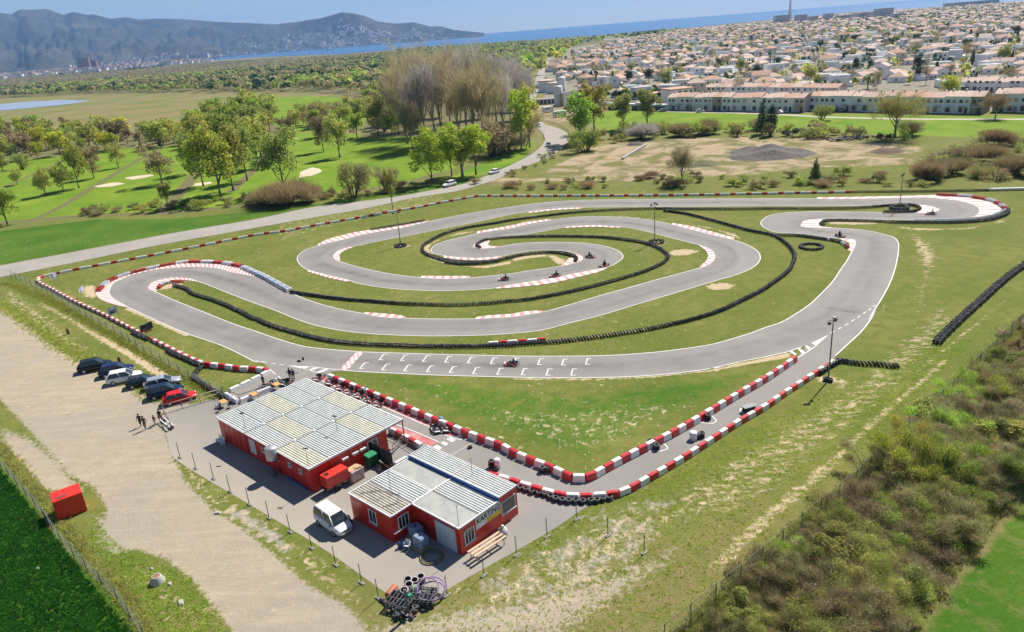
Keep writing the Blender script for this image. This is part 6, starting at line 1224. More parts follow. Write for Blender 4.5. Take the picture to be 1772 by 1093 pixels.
def tree_mesh(kind, col, seed, h=12.0, n=1500, ls=.42):
    """returns (trunk mesh, crown mesh) of nominal height h"""
    q = random.Random(seed); tr = MB(); cr = MB()
    if kind == 'round':
        tips = limbs(tr, h, h*.020, 7, .62, .15, bark, seed, .7); bl = [(t+Vector((q.uniform(-.3, .3), q.uniform(-.3, .3), q.uniform(0, .6))), (h*q.uniform(.11, .17),)*2+(h*q.uniform(.10, .15),)) for t in tips if q.random() < .85]; bl += [(Vector((0, 0, h*.72)), (h*.2, h*.2, h*.18))]+[(Vector((math.cos(i*1.05+q.random())*h*.24, math.sin(i*1.05+q.random())*h*.24, h*q.uniform(.30, .62))), (h*.13, h*.13, h*.12)) for i in range(6)]
        leafcloud(cr, bl, n, ls, LM[col], 1, seed=seed); twigs(cr, tips, 120, h*.12, bark, seed, .6, .03)
    elif kind == 'tall':
        tips = limbs(tr, h, h*.017, 8, .35, .2, barkp, seed, .9, 3, .5); bl = [(t, (h*.07, h*.07, h*.10)) for t in tips]+[(Vector((0, 0, h*z)), (h*.10, h*.10, h*.12)) for z in (.45, .62, .8)]
        leafcloud(cr, bl, n, ls*.8, LM[col], 1, seed=seed); twigs(cr, tips, 250, h*.16, barkp, seed, 1.4, .025)
    elif kind == 'bare':
        tips = limbs(tr, h, h*.016, 9, .42, .16, barkp, seed, 1.0, 5, .62); twigs(cr, tips, int(n*1.7), h*.15, LM[col], seed, 1.5, h*.0016)
        leafcloud(cr, [(t, (h*.06, h*.06, h*.09)) for t in tips], n//3, ls*.38, LM['bare' if col != 'grey' else 'grey'], 1, seed=seed+5, tri=True)
    elif kind == 'bush':
        tips = [Vector((q.uniform(-.5, .5)*h, q.uniform(-.5, .5)*h, h*q.uniform(.3, .75))) for _ in range(9)]
        for t in tips: tr.tube([(t.x*.2, t.y*.2, -.1), t*.6, t], [h*.02, h*.014, h*.005], bark, 4)
        leafcloud(cr, [(t, (h*q.uniform(.18, .32), h*q.uniform(.18, .32), h*q.uniform(.16, .28))) for t in tips], n, ls, LM[col], 1, seed=seed); twigs(cr, tips, n//6, h*.3, bark, seed, .8, h*.004)
    elif kind == 'thicket':
        tips = [Vector((q.gauss(0, .38)*h, q.gauss(0, .38)*h, h*q.uniform(.2, .85)*(1 if q.random() < .6 else .6))) for _ in range(26)]
        for t in tips: tr.tube([(t.x*.5, t.y*.5, -.1), t*.75, t], [h*.013, h*.009, h*.003], bark, 4)
        twigs(cr, tips, int(n*.9), h*.30, LM[col], seed, .35, h*.0035); twigs(cr, tips, n//3, h*.4, LM['bare'], seed+1, .8, h*.003)
        leafcloud(cr, [(t, (h*q.uniform(.10, .24), h*q.uniform(.10, .24), h*q.uniform(.08, .18))) for t in tips], int(n*.75), ls*.8, LM[col], 1, seed=seed, tri=True)
    elif kind == 'reed':
        tips = [Vector((q.uniform(-.45, .45)*h, q.uniform(-.45, .45)*h, h*q.uniform(.2, .5))) for _ in range(14)]
        for t in tips[:6]: tr.tube([(t.x*.6, t.y*.6, -.1), t], [h*.012, h*.004], bark, 4)
        twigs(cr, tips, n*2, h*.55, LM[col], seed, 1.6, h*.006)
    elif kind == 'cypress':
        tr.tube([(0, 0, -.1), (0, 0, h*.9)], [h*.02, h*.004], bark, 6); leafcloud(cr, [(Vector((0, 0, h*(.1+.85*i/9))), (h*.13*math.sin(math.pi*(.12+.83*i/9))**.7, h*.13*math.sin(math.pi*(.12+.83*i/9))**.7, h*.09)) for i in range(10)], n, ls*.6, LM[col], 1, seed=seed)
    elif kind == 'cone':
        tr.tube([(0, 0, -.1), (0, 0, h*.9)], [h*.025, h*.004], bark, 6); leafcloud(cr, [(Vector((q.uniform(-.03, .03)*h, q.uniform(-.03, .03)*h, h*(.15+.8*i/9))), (h*.27*(1-.85*i/9), h*.27*(1-.85*i/9), h*.09)) for i in range(10)], n, ls*.7, LM[col], 1, seed=seed)
    elif kind == 'palm':
        tr.tube([(0, 0, -.1), (.1, 0, h*.45), (0, 0, h*.85)], [h*.04, h*.03, h*.03], bark, 7)
        for i in range(26):
            a = i*2.4; el = q.uniform(-.3, 1.0); l = h*.36; pts = [Vector((0, 0, h*.85))]
            for j in range(1, 5): u = j/4; pts.append(Vector((math.cos(a)*l*u*math.cos(el), math.sin(a)*l*u*math.cos(el), h*.85+l*(u*math.sin(el)-.5*u*u))))
            s = Vector((-math.sin(a), math.cos(a), 0))*h*.035; vs = []
            for j, p_ in enumerate(pts): vs += [p_-s*(1-.2*j), p_+Vector((0, 0, .05)), p_+s*(1-.2*j)]
            cr.add(vs, [(3*j, 3*j+1, 3*j+4, 3*j+3) for j in range(4)]+[(3*j+1, 3*j+2, 3*j+5, 3*j+4) for j in range(4)], LM[col])
    return tr.mesh('trunk'), cr.mesh('crown')
NAMES = dict(round='tree', tall='tree', bare='bare_tree', bush='bush', reed='reed_clump', thicket='shrub', cypress='cypress_tree', cone='conifer_tree', palm='palm_tree'); CATS = dict(round='tree', tall='tree', bare='tree', bush='bush', reed='bush', thicket='shrub', cypress='tree', cone='tree', palm='tree')
def plant(kind, col, loc, h, label, group, wx=1.0, seed=0, detail=0, parts_=True):
    n, ls, h0 = {0: (3300, .28, 12.0), 1: (2600, .22, 5.0), 2: (6500, .085, 3.0), 3: (1300, .46, 12.0), 4: (900, .24, 5.0)}[detail]; key = (kind, col, seed % 3, detail)
    if key not in PROTO: PROTO[key] = tree_mesh(kind, col, hash_(key), h0, n, ls)
    tm, cm_ = PROTO[key]; t = thing(NAMES[kind], label, CATS[kind], loc, rnd.uniform(0, 6.28), group); s = h/h0; t.scale = (s*wx, s*wx, s); link('trunk', tm, t); link('crown', cm_, t); return t
def hash_(k_): return sum(ord(c)*(i+3) for i, c in enumerate(str(k_))) % 9973
def ptree(x, y, hpx, kind, col, label, group=None, wx=1.0, detail=0, seed=None):
    p = P(x, y); return plant(kind, col, p, hpx*mpp(p)*1.04, label, group, wx, seed if seed is not None else int(x+y), detail)
# ---- trees that can be told apart, left of the road
for x, y, h, kd, co_, wx, lb in [
 (13,388,58,'round','green',1.1,'green tree cut by the left edge of the photo above the road'), (137,325,62,'round','green',.8,'slender green tree between two fairways'), (110,332,42,'round','olive',.9,'small olive tree left of the slender green one'), (80,338,40,'round','olive',1.0,'low olive tree at the left fairway'), (163,308,46,'round','brown',.9,'brownish tree on the ditch line'), (205,290,36,'round','olive',.9,'small tree on the ditch line below the pale bunker'), (281,318,54,'round','brown',1.1,'round brown-olive tree alone beside the bunker'), (292,362,46,'tall','olive',.9,'thin young tree at the bottom of the brown ditch'), (246,262,22,'cone','scrub',1.0,'small dark green conifer on the fairway'),
 (383,342,112,'round','green',.85,'large dark green tree in the middle of the golf course'), (404,330,104,'round','olive',.8,'tall olive-green tree just right of the largest one'), (352,322,80,'round','green',.85,'broad green tree left of the largest one'), (428,312,88,'round','olive',.75,'green tree behind the big pair to the right'), (330,300,60,'round','olive',.8,'smaller green tree at the left of the big clump'), (447,290,70,'tall','green',1.3,'green tree at the right end of the big clump'), (492,330,92,'round','olive',.95,'spreading green tree above the big reddish reed clump'), (588,272,66,'round','olive',.9,'olive tree casting its shadow on the pale bunkers'), (612,342,64,'bush','scrub',.8,'upright dark olive bush left of the thin roadside tree'), (680,362,56,'tall','olive',.8,'thin yellow-green tree between the road and the track barrier'), (676,330,46,'thicket','brown',.7,'brown bush with a thin stem above the road'), (655,235,60,'round','olive',.9,'olive tree at the left flank of the bare grove'), (560,262,50,'round','brown',.8,'brown-olive tree by the pale sandy path'),
 (748,316,74,'round','lime',.95,'bright green tree, left one of the roadside four'), (782,304,76,'round','lime',.75,'bright green tree, second of the roadside four'), (800,306,74,'tall','lime',1.7,'bright green tree, third of the roadside four'), (824,302,84,'round','lime',.9,'bright green tree, rightmost of the roadside four'), (880,262,64,'thicket','brown',1.1,'rust brown bush beside the bright green trees'), (850,270,64,'bush','red',1.0,'reddish bush under the bare grove'), (903,262,84,'tall','lime',1.0,'thin pale green tree left of the road bend'), (917,255,90,'tall','yellow',.9,'second thin pale green tree by the road bend'),
 (1003,246,66,'tall','lime',1.8,'yellow-green tree right of the road bend'), (1014,262,40,'bush','green',1.2,'green bush at the outer side of the road bend'), (1028,228,70,'tall','yellow',1.3,'sparse yellow-green tree before the silo yard'), (1078,222,46,'tall','olive',1.6,'pale green shrub tree before the long hedge fence'), (1120,222,52,'tall','olive',1.5,'pale green tree before the terrace gable'),
 (1318,232,58,'cone','dark',.9,'dark ivy covered tree left of its leaning twin'), (1334,234,50,'cypress','dark',1.6,'leaning dark ivy covered tree'), (1421,208,30,'bush','olive',1.0,'round olive tree before the dark parked cars'), (1548,238,62,'bare','olive',2.2,'wide bare spreading tree before the terraces'), (1666,192,42,'cone','dark',1.2,'large dark conifer against the right terraces'), (1722,205,40,'bare','brown',1.8,'leaning bare tree on the right meadow'), (1410,315,40,'cone','dark',1.1,'small dark conifer just beyond the track boundary'), (1180,318,58,'bare','brown',1.2,'thin bare tree beyond the back boundary'), (1568,235,28,'bush','scrub',1.3,'low olive bush right of the wide bare tree'), (1640,172,38,'round','yellow',1.2,'yellow-green round tree behind the terraces')]:
    ptree(x, y, h, kd, co_, lb, None, wx, 0)
for x, y, h, co_, lb in ((505,352,44,'red','big reddish reed clump above the road'), (474,355,38,'red','smaller reddish reed clump left of the big one'), (530,350,30,'brown','pale brown reeds right of the big reed clump'), (452,352,24,'brown','low brown reeds at the left of the reed clumps'), (1640,300,30,'brown','large tan reed clump right of the dirt yard'), (1700,280,32,'red','rust coloured reed mass right of the dirt yard'), (1755,300,36,'brown','tan reed mass at the right edge of the photo'), (1610,310,36,'brown','tan reeds at the corner of the dirt yard'), (1730,250,28,'red','rust reeds above the tan reed mass'), (1180,235,24,'brown','grey brown reeds left above the dirt yard'),(1110,240,30,'grey','grey twiggy heap at the upper left of the dirt yard'),(1220,232,26,'brown','brown reeds behind the dirt yard')): ptree(x, y, h, 'reed', co_, lb, None, 1.2, 0)
# bare poplar grove
gv = [(690,232,118),(705,248,128),(722,222,132),(738,255,140),(752,230,138),(765,245,142),(780,218,128),(795,248,140),(808,228,136),(822,258,142),(836,232,130),(848,252,136),(860,220,120),(872,238,122),(884,215,104),(896,226,104),(905,205,90),(700,212,104),(730,205,110),(775,200,108),(820,205,106),(858,200,98),(715,262,92),(885,190,80),(910,190,72)]
for i, (x, y, h) in enumerate(gv): ptree(x, y, h*.84, 'bare', ('bare', 'bare', 'bare', 'grey', 'bare')[i % 5] if x < 850 else 'grey', ('tall bare poplar with first olive buds in the grove left of the road' if x < 850 else 'pale grey bare poplar at the right edge of the grove'), 'bare poplars of the grove', 1.0, 0, i)
# hedges / tree belts as individuals
def belt(poly, n, kinds, hr, group, lab, detail=3, seed=3, wx=(.9, 1.3), mind=6, wh=False):
    q = random.Random(seed); pts = [(p.x, p.y) for p in world(poly)]; x0, x1 = min(p[0] for p in pts), max(p[0] for p in pts); y0, y1 = min(p[1] for p in pts), max(p[1] for p in pts); A_ = np.array(pts); got = []; tries = 0
    while len(got) < n and tries < 30000:
        tries += 1; x, y = q.uniform(x0, x1), q.uniform(y0, y1)
        if not inside(np.array([x]), np.array([y]), A_)[0]: continue
        if any((x-a)**2+(y-b)**2 < mind*mind for a, b in got): continue
        got.append((x, y)); kd, co_ = q.choice(kinds); plant(kd, co_, Vector((x, y, 0)), q.uniform(*hr), lab if isinstance(lab, str) else lab[co_], group, q.uniform(*wx), len(got), detail)
G1 = 'trees around the golf course'
belt([(0,232),(120,236),(200,240),(330,232),(420,205),(450,240),(330,252),(130,268),(0,284)], 74, [('round','olive'),('round','green'),('round','brown'),('bush','olive'),('round','yellow')], (6.5, 13), G1, dict(olive='olive tree in the belt above the fairways', green='green tree in the belt above the fairways', brown='brownish tree in the belt above the fairways', yellow='yellow-green tree in the belt above the fairways'), 3, 3)
belt([(330,240),(360,200),(470,200),(480,290),(400,300),(340,290)], 30, [('round','olive'),('round','green')], (9, 15), G1, 'green tree of the thicket behind the big golf course tree', 3, 4)
belt([(480,220),(640,170),(700,175),(700,240),(600,245),(500,232)], 46, [('round','olive'),('round','green'),('bush','brown')], (6, 11), G1, 'tree between the sandy path and the bare grove', 3, 5)
belt([(-60,250),(0,262),(60,300),(40,320),(-60,330)], 8, [('bush','olive'),('round','olive')], (5, 8), G1, 'low tree at the left edge of the golf course', 3, 6)
belt([(150,366),(440,346),(640,330),(740,318),(745,324),(640,338),(440,356),(150,374)], 34, [('bush','scrub'),('reed','brown'),('bush','brown'),('bush','olive')], (1.2, 3.2), 'low scrub along the ditch above the road', 'low scrub bush along the ditch above the road', 4, 7, (1.0, 1.8), 3)
belt([(960,255),(1100,228),(1300,224),(1600,236),(1600,248),(1300,237),(1100,240),(990,262)], 36, [('bush','scrub'),('bush','olive'),('bush','green'),('reed','brown'),('bush','dark')], (2.5, 6), 'shrubs between the meadow and the dirt yard', 'shrub in the row between the green meadow and the dirt yard', 4, 8, (.9, 1.5), 4)
belt([(880,316),(1000,311),(1200,304),(1450,299),(1620,298),(1800,300),(1850,322),(1600,325),(1300,326),(1000,328),(880,330)], 64, [('bush','scrub'),('bush','olive'),('reed','brown'),('bush','scrub'),('reed','red'),('bush','green')], (1.0, 2.6), 'scrub beyond the back boundary', 'scrub bush beyond the back boundary barrier', 4, 9, (1.0, 2.0), 2.5)
belt([(1590,285),(1700,240),(1850,240),(1850,312),(1610,312)], 46, [('thicket','brown'),('thicket','scrub'),('thicket','red'),('bush','olive'),('thicket','green')], (1.8, 3.6), 'scrub right of the dirt yard', 'shrub in the thicket right of the dirt yard', 4, 10, (1, 1.6), 3.5)
belt([(820,318),(900,290),(960,262),(985,262),(930,292),(850,318)], 12, [('bush','scrub'),('bush','olive')], (.8, 1.8), 'low bushes beside the road bend', 'low bush on the verge beside the road', 4, 12, (1, 1.6), 3)
# ---- far woods: masses nobody could count
def woodmass(name, poly, n, cols, hr, label, seed, per=26, ls=1.0, wide=1.0, near_bias=0.0):
    g = np.random.default_rng(seed); A_ = pn(poly); lo, hi = A_.min(0), A_.max(0); mbs = MB(); cnt = 0; P_ = []
    while cnt < n:
        x = g.uniform(lo[0], hi[0], 4000); y = lo[1]+(hi[1]-lo[1])*g.uniform(0, 1, 4000)**(1+near_bias); k_ = inside(x, y, A_)
        for a, b in zip(x[k_], y[k_]): P_.append((a, b)); cnt += 1
        if len(P_) >= n: break
    P_ = P_[:n]; byc = {}
    cl_ = np.array([math.sin(a*.011+seed)+math.sin(b*.017+a*.006)+g.normal()*.7 for a, b in P_]); ci = np.clip(((cl_+2.2)/4.4*len(cols)).astype(int), 0, len(cols)-1)
    for (a, b), c_ in zip(P_, ci):
        D = math.hypot(a, b); h = g.uniform(*hr); f = max(1.0, D/900.0); byc.setdefault(cols[c_], []).append((np.array([a, b, h*.55]), np.array([h*.42*wide, h*.42*wide, h*.45])))
    for c_, bl in byc.items():
        nn = len(bl)*per; cs = np.repeat(np.array([b[0] for b in bl]), per, 0); rs = np.repeat(np.array([b[1] for b in bl]), per, 0)
        d = g.normal(size=(nn, 3)); d[:, 2] = np.abs(d[:, 2])*.9-.15; d /= np.linalg.norm(d, axis=1)[:, None]; pos = cs+d*rs*(g.uniform(.5, 1, nn)**.5)[:, None]
        nrm = d+g.normal(size=(nn, 3))*.4; nrm /= np.linalg.norm(nrm, axis=1)[:, None]; t_ = np.cross(nrm, g.normal(size=(nn, 3))); t_ /= np.linalg.norm(t_, axis=1)[:, None]; b_ = np.cross(nrm, t_); s = (rs[:, 0]*.42*ls*g.uniform(.6, 1.3, nn))[:, None]
        V = np.stack([pos-t_*s, pos-b_*s*.8, pos+t_*s, pos+b_*s*.8], 1); mbs.add([tuple(v) for v in V.reshape(-1, 3)], [tuple(range(4*i, 4*i+4)) for i in range(nn)], LM[c_])
    tag(link(name, mbs.mesh(name)), label, name.replace('_', ' '), None, 'stuff')
woodmass('woodland', [(0,170),(140,162),(300,160),(430,162),(540,158),(640,168),(700,190),(720,150),(880,110),(930,100),(960,75),(900,77),(700,92),(560,110),(430,125),(300,135),(150,145),(0,155)], 6500, ['brown','scrub','brown','dark','scrub','green','olive','brown'], (6, 12), 'mixed spring woodland between the fields and the sea', 21, 30, .8, 1.25)
woodmass('scrubland', [(0,135),(200,122),(360,108),(500,101),(700,90),(880,77),(960,72),(940,85),(700,110),(560,122),(430,135),(300,143),(150,150),(0,155)], 6000, ['brown','scrub','brown','brown','scrub','olive'], (3.5, 6.5), 'brown leafless scrubland in front of the bay', 22)
woodmass('dark_pines', [(60,128),(130,126),(172,123),(172,127),(130,131),(60,133)], 60, ['dark'], (6, 9), 'dark line of evergreens near the far town, left', 23); woodmass('dark_pines', [(215,121),(282,111),(285,116),(220,126)], 80, ['dark'], (6, 10), 'dark line of evergreens near the far town, right', 24); woodmass('dark_pines', [(226,146),(270,143),(270,148),(226,150)], 40, ['dark'], (5, 8), 'dark hedge in the scrubland', 25)
woodmass('shore_pines', [(680,88),(780,82),(900,74),(1000,68),(1130,56),(1180,51),(1160,60),(1030,75),(960,85),(900,84),(700,98)], 420, ['dark','olive','green'], (7, 12), 'belt of pines and trees along the shore', 26)
woodmass('avenue_trees', [(905,110),(950,80),(1010,75),(985,95),(950,118),(925,150),(905,140)], 70, ['brown','yellow','olive','lime'], (9, 15), 'tall mixed trees at the head of the far road', 27, 60)

# ================================================================== TOWN
terr = M('terracotta roof', (.54, .31, .21), .85, var=.2, scale=1.5, dirt=(.5, (.40, .28, .22))); terp = M('pale terracotta roof', (.58, .42, .33), .85, var=.2, scale=1.5, dirt=(.5, (.45, .36, .30))); terr2 = M('rose terracotta roof', (.50, .34, .28), .85, var=.2)
ww = M('house white wall', (.84, .84, .84), .8, var=.05, scale=.5); wc = M('house cream wall', (.66, .58, .46), .8, var=.06); wpk = M('house pink wall', (.68, .50, .48), .8, var=.05); tbr = M('brown roof', (.30, .24, .20), .85, var=.2); tgr = M('grey roof', (.42, .41, .40), .85, var=.2); wg_ = M('house tan wall', (.40, .34, .28), .8, var=.1); winm = M('far window', (.05, .06, .07), .2)
def hmesh(seed):
    q = random.Random(seed); Wx, Wy, h = q.uniform(7, 12), q.uniform(6, 9), q.choice((3.0, 3.0, 3.4, 5.8, 6.0)); rm = q.choice((terr, terp, terr2, terp, tbr, terr2)); fl = q.random() < .22; wm = q.choice((ww, ww, ww, ww, wc, ww)); mb = MB()
    def vol(x0, y0, a, b, hh, hip):
        e = .3; r = q.uniform(.16, .30)*b; mb.box((x0, y0, hh/2), (a, b, hh), wm)
        if fl:
            mb.box((x0, y0, hh+.25), (a+.2, b+.2, .5), wm); mb.box((x0, y0, hh+.51), (a-.6, b-.6, .03), tgr)
            for sx in (-.25, .25): mb.box((x0+a*sx, y0-(b/2+.01), hh-1.5), (1.0, .06, 1.1), winm)
            return
        A_ = [(x0-a/2-e, y0-b/2-e, hh), (x0+a/2+e, y0-b/2-e, hh), (x0+a/2+e, y0+b/2+e, hh), (x0-a/2-e, y0+b/2+e, hh)]; k_ = b*.45 if hip else 0
        R1, R2 = (x0-a/2-e+k_, y0, hh+r), (x0+a/2+e-k_, y0, hh+r)
        mb.add(A_+[R1, R2], [(0, 1, 5, 4), (2, 3, 4, 5), (3, 2, 1, 0)], rm); mb.add(A_+[R1, R2], [(1, 2, 5), (3, 0, 4)], rm if hip else wm)
        for sx in (-.25, .25):
            for sy in (-1, 1): mb.box((x0+a*sx, y0+sy*(b/2+.01), hh-1.5), (1.0, .06, 1.1), winm)
        for sx in (-1, 1): mb.box((x0+sx*(a/2+.01), y0, hh-1.5), (.06, 1.0, 1.1), winm)
    vol(0, 0, Wx, Wy, h, q.random() < .5)
    if q.random() < .6: vol(Wx*.5+2, q.uniform(-1.5, 1.5), q.uniform(3.5, 5.5), Wy*.7, 2.8, False)
    if q.random() < .4: mb.box((q.uniform(-2, 2), .6, h+1.6), (.6, .6, 1.4), wm)
    if q.random() < .4: mb.box((0, -Wy/2-1.3, 1.2), (Wx*.8, 2.2, 2.4), wm)
    return mb.mesh('house')
HM = [hmesh(i) for i in range(22)]
TOWN = [(962,150),(958,120),(985,98),(1060,75),(1150,58),(1250,47),(1335,38),(1420,30),(1500,22),(1640,14),(1772,4),(2000,-18),(2200,60),(2000,130),(1840,178),(1760,160),(1600,150),(1470,160),(1300,168),(1180,175),(1060,172),(1000,160)]
TA = pn(TOWN); g = np.random.default_rng(5); lo, hi = TA.min(0), TA.max(0)
cand = []
for yy in np.arange(lo[1], hi[1], 21.0):
    if int(yy/21) % 5 == 3: continue
    for xx in np.arange(lo[0], hi[0], 18.0):
        x, y = xx+g.uniform(-5.5, 5.5)+(9 if int(yy/21) % 2 else 0), yy+g.uniform(-5.5, 5.5)
        if inside(np.array([x]), np.array([y]), TA)[0] and g.random() < .90: cand.append((math.hypot(x, y), x, y))
vis = []
for D, x, y in cand:
    v = Vector((x, y, 3))-Vector((0, 0, CAMH)); c_ = v.dot(_F); u = PW/2+FPX*v.dot(_R)/c_
    if u < 1830: vis.append((D, x, y, u))
    elif u < 2300 and g.random() < .5: vis.append((D+5000, x, y, u))
vis.sort(); townfar = MB()
HLAB = ['white house with a pale terracotta roof in the dense town, {} part', 'low house with a rose tiled roof in the dense town, {} part']
for i, (D, x, y, u) in enumerate(vis):
    me = HM[int(g.integers(0, len(HM)))]; az = float(g.choice([.25, 1.3, 1.82, .75, -.3, 2.4]))+g.normal()*.2
    if i < 290:
        o = link('house', me, None, (x, y, 0), az); side = 'left' if u < 1200 else ('middle' if u < 1480 else 'right'); dist = 'nearest' if D < 480 else ('near' if D < 620 else 'rear')
        tag(o, f'small tiled-roof house in the {side} {dist} part of the town', 'house', f'houses of the dense town, {side} {dist} part')
    elif len(townfar.f) < 90000:
        c_, s_ = math.cos(az), math.sin(az); simple = D > 1500; 
        if simple:
            a_, b_, hh = g.uniform(8, 13), g.uniform(7, 10), float(g.choice([3, 3.5, 6])); mm = g.choice([0, 1, 2]); townfar.box((x, y, hh/2), (a_, b_, hh), ww, az); townfar.box((x, y, hh+.6), (a_+.6, b_+.6, 1.2), (terr, terp, terr2)[mm], az, 0, .25)
        else: townfar.add([(x+v.co.x*c_-v.co.y*s_, y+v.co.x*s_+v.co.y*c_, v.co.z) for v in me.vertices], [tuple(f.vertices) for f in me.polygons if f.area > 1.5], None) if False else [townfar.add([(x+me.vertices[k_].co.x*c_-me.vertices[k_].co.y*s_, y+me.vertices[k_].co.x*s_+me.vertices[k_].co.y*c_, me.vertices[k_].co.z) for k_ in f.vertices], [tuple(range(len(f.vertices)))], me.materials[f.material_index]) for f in me.polygons if f.area > 1.5]
# far town by the bay and houses on the hill slopes go into the same mass
NVIS = len(vis)
# town trees: nearest as things, rest stuff
tg = random.Random(8); gard = []
for i in range(7500):
    x, y = tg.uniform(lo[0], hi[0]), tg.uniform(lo[1], hi[1])
    if inside(np.array([x]), np.array([y]), TA)[0]: gard.append((math.hypot(x, y), x, y))
gard.sort(); KT = [('round','dark','dark green'), ('bare','brown','bare brown'), ('cypress','dark','dark narrow'), ('palm','dark','palm-like dark'), ('bush','olive','olive'), ('bare','grey','bare grey'), ('round','olive','olive green'), ('bush','yellow','yellow-green'), ('bare','brown','bare brown')]
for D, x, y in gard[:230]:
    kd, co_, nm = tg.choice(KT); plant(kd, co_, Vector((x, y, 0)), tg.uniform(6, 10) if kd != 'bush' else tg.uniform(3, 5.5), f'{nm} tree among the nearer houses of the town', f'{nm} trees between the town houses', tg.uniform(.9, 1.3), int(x), 3)
q0 = max(120, 0); fx = [(x, y) for D, x, y in gard[230:]]
mbt = MB(); gg = np.random.default_rng(31)
for yy in np.arange(lo[1], min(hi[1], 2600), 21.0):
    if int(yy/21) % 5 == 3:
        for xx in np.arange(lo[0], hi[0], 6.5):
            if gg.random() < .8 and inside(np.array([xx]), np.array([yy]), TA)[0]: fx.insert(0, (xx+gg.normal()*1.5, yy+gg.normal()*2.0))
BRN = {}
for x, y in fx[:15000]:
    h = gg.uniform(4.5, 9.5); c_ = (['brown', 'bare', 'grey', 'olive', 'brown'] if int((y+10)/21) % 5 == 3 else ['dark', 'olive', 'scrub', 'dark', 'brown', 'scrub'])[int(gg.integers(0, 5))]; n_ = 22; d = gg.normal(size=(n_, 3)); d /= np.linalg.norm(d, axis=1)[:, None]; wd_ = .25 if gg.random() < .15 else .48; pos = np.array([x, y, h*.55])+d*np.array([h*wd_, h*wd_, h*.45])*(gg.uniform(.5, 1, n_)**.5)[:, None]; s = h*.17
    t_ = np.cross(d, gg.normal(size=(n_, 3))); t_ /= np.linalg.norm(t_, axis=1)[:, None]; b_ = np.cross(d, t_); V = np.stack([pos-t_*s, pos-b_*s*.8, pos+t_*s, pos+b_*s*.8], 1); mbt.add([tuple(v) for v in V.reshape(-1, 3)], [tuple(range(4*i, 4*i+4)) for i in range(n_)], LM[c_])
tag(link('town_trees', mbt.mesh('town_trees')), 'mass of trees among the more distant houses of the town', 'trees', None, 'stuff')
# terraces
def terrace(a, b, depth, units, h, label, cols=None, base=0.0):
    A_, B_ = P(*a), P(*b); d = B_-A_; L = d.length; az = math.atan2(d.y, d.x); t = thing('terraced_house', label, 'terrace', A_, az); u = L/units; q = random.Random(units)
    wl = MB(); rf = MB(); bl = MB()
    for i in range(units):
        hh = h+q.choice((0, .15, .3, -.1)); c_ = (cols or {}).get(i, ww); x0 = u*i; off = q.uniform(-.3, .3)
        wl.box((x0+u/2, depth/2+off, hh/2), (u-.02, depth, hh), c_); e = .4; r = 1.6; mt = q.choice((terr, terp, terp, terr2))
        y0, y1 = off-e, depth+off+e; rf.add([(x0, y0, hh), (x0+u-.02, y0, hh), (x0+u-.02, y1, hh), (x0, y1, hh), (x0, (y0+y1)/2, hh+r), (x0+u-.02, (y0+y1)/2, hh+r)], [(0, 1, 5, 4), (2, 3, 4, 5), (0, 4, 3), (1, 2, 5)], mt)
        if q.random() < .5: bl.box((x0+u*.3, depth*.5, hh+1.7), (.6, .6, 1.2), c_)
    part('wall', wl, t); part('roof', rf, t); part('chimney', bl, t)
    for i in range(units):
        for k_, (dx, z, w_, h_) in enumerate(((.28, 4.4, 1.1, 1.1), (.72, 4.4, 1.1, 1.1), (.3, 1.4, 1.4, 1.8), (.72, 1.1, 1.0, 2.1))):
            if z > h or q.random() < .15: continue
            mb = MB(); mb.box((u*(i+dx), -.33, z), (w_, .08, h_), winm if q.random() < .75 else wg_); part('window' if k_ < 3 else 'door', mb, t)
        if q.random() < .45: mb = MB(); mb.box((u*(i+.5), -1.4, 2.6), (u*.6, 2.2, .15), q.choice((white, terp))); part('porch', mb, t)
terrace((1155,190),(1392,194), 9, 14, 5.9, 'long row of white two-storey terraced houses left of the dark gap, behind the gravel track', {13: wpk, 5: wg_})
terrace((1400,191),(1700,197), 9, 15, 5.9, 'long row of white terraced houses right of the dark gap behind the wide bare tree', {14: wg_})
terrace((1716,193),(1860,196), 9, 6, 6.4, 'terraced houses at the right edge with one cream front', {0: wc})
terrace((1222,168),(1450,172), 8, 12, 5.4, 'second row of terraced houses whose roofs show behind the front row', {11: wpk, 0: wc}); terrace((1640,158),(1860,162), 8, 10, 4.5, 'rear terrace row at the right behind the green lawn')
def bigbuild(px_, sz, az, label, wallmat=ww, rows=3, cols=5, roof=None, name='apartment_block', cat='building', D=None):
    p = P(*px_) if D is None else atdist(px_[0], px_[1], D); p.z = 0; t = thing(name, label, cat, p, az); mb = MB(); mb.box((0, 0, sz[2]/2), sz, wallmat); part('wall', mb, t); mb = MB(); mb.box((0, 0, sz[2]+.3), (sz[0]+.8, sz[1]+.8, .6), roof or terp); part('roof', mb, t)
    wm_ = MB(); wm_.box((0, 0, 0), (sz[0]/cols*.6, .1, sz[2]/rows*.5), winm); wm_ = wm_.mesh('window')
    for r in range(rows):
        for c_ in range(cols): link('window', wm_, t, (-sz[0]/2+sz[0]*(c_+.5)/cols, -sz[1]/2-.02, sz[2]*(r+.55)/rows))
bigbuild((1172,176),(13,11,6.5), .3, 'large hipped-roof white villa at the left end of the terraces', ww, 2, 4, terr, 'villa', 'house'); bigbuild((1140,172),(12,9,3.4), .2, 'low terracotta-roofed house left of the villa', wc, 1, 3, terr, 'villa', 'house')
bigbuild((946,158),(12,8,7), 1.2, 'white blue-tinted house nearest the far road', ww, 2, 3, terp, 'villa', 'house'); bigbuild((962,160),(10,8,6), .9, 'white house behind the silo towers', ww, 2, 3, terp, 'villa', 'house')
hz = M('hazy concrete', (.48, .47, .48), .8)
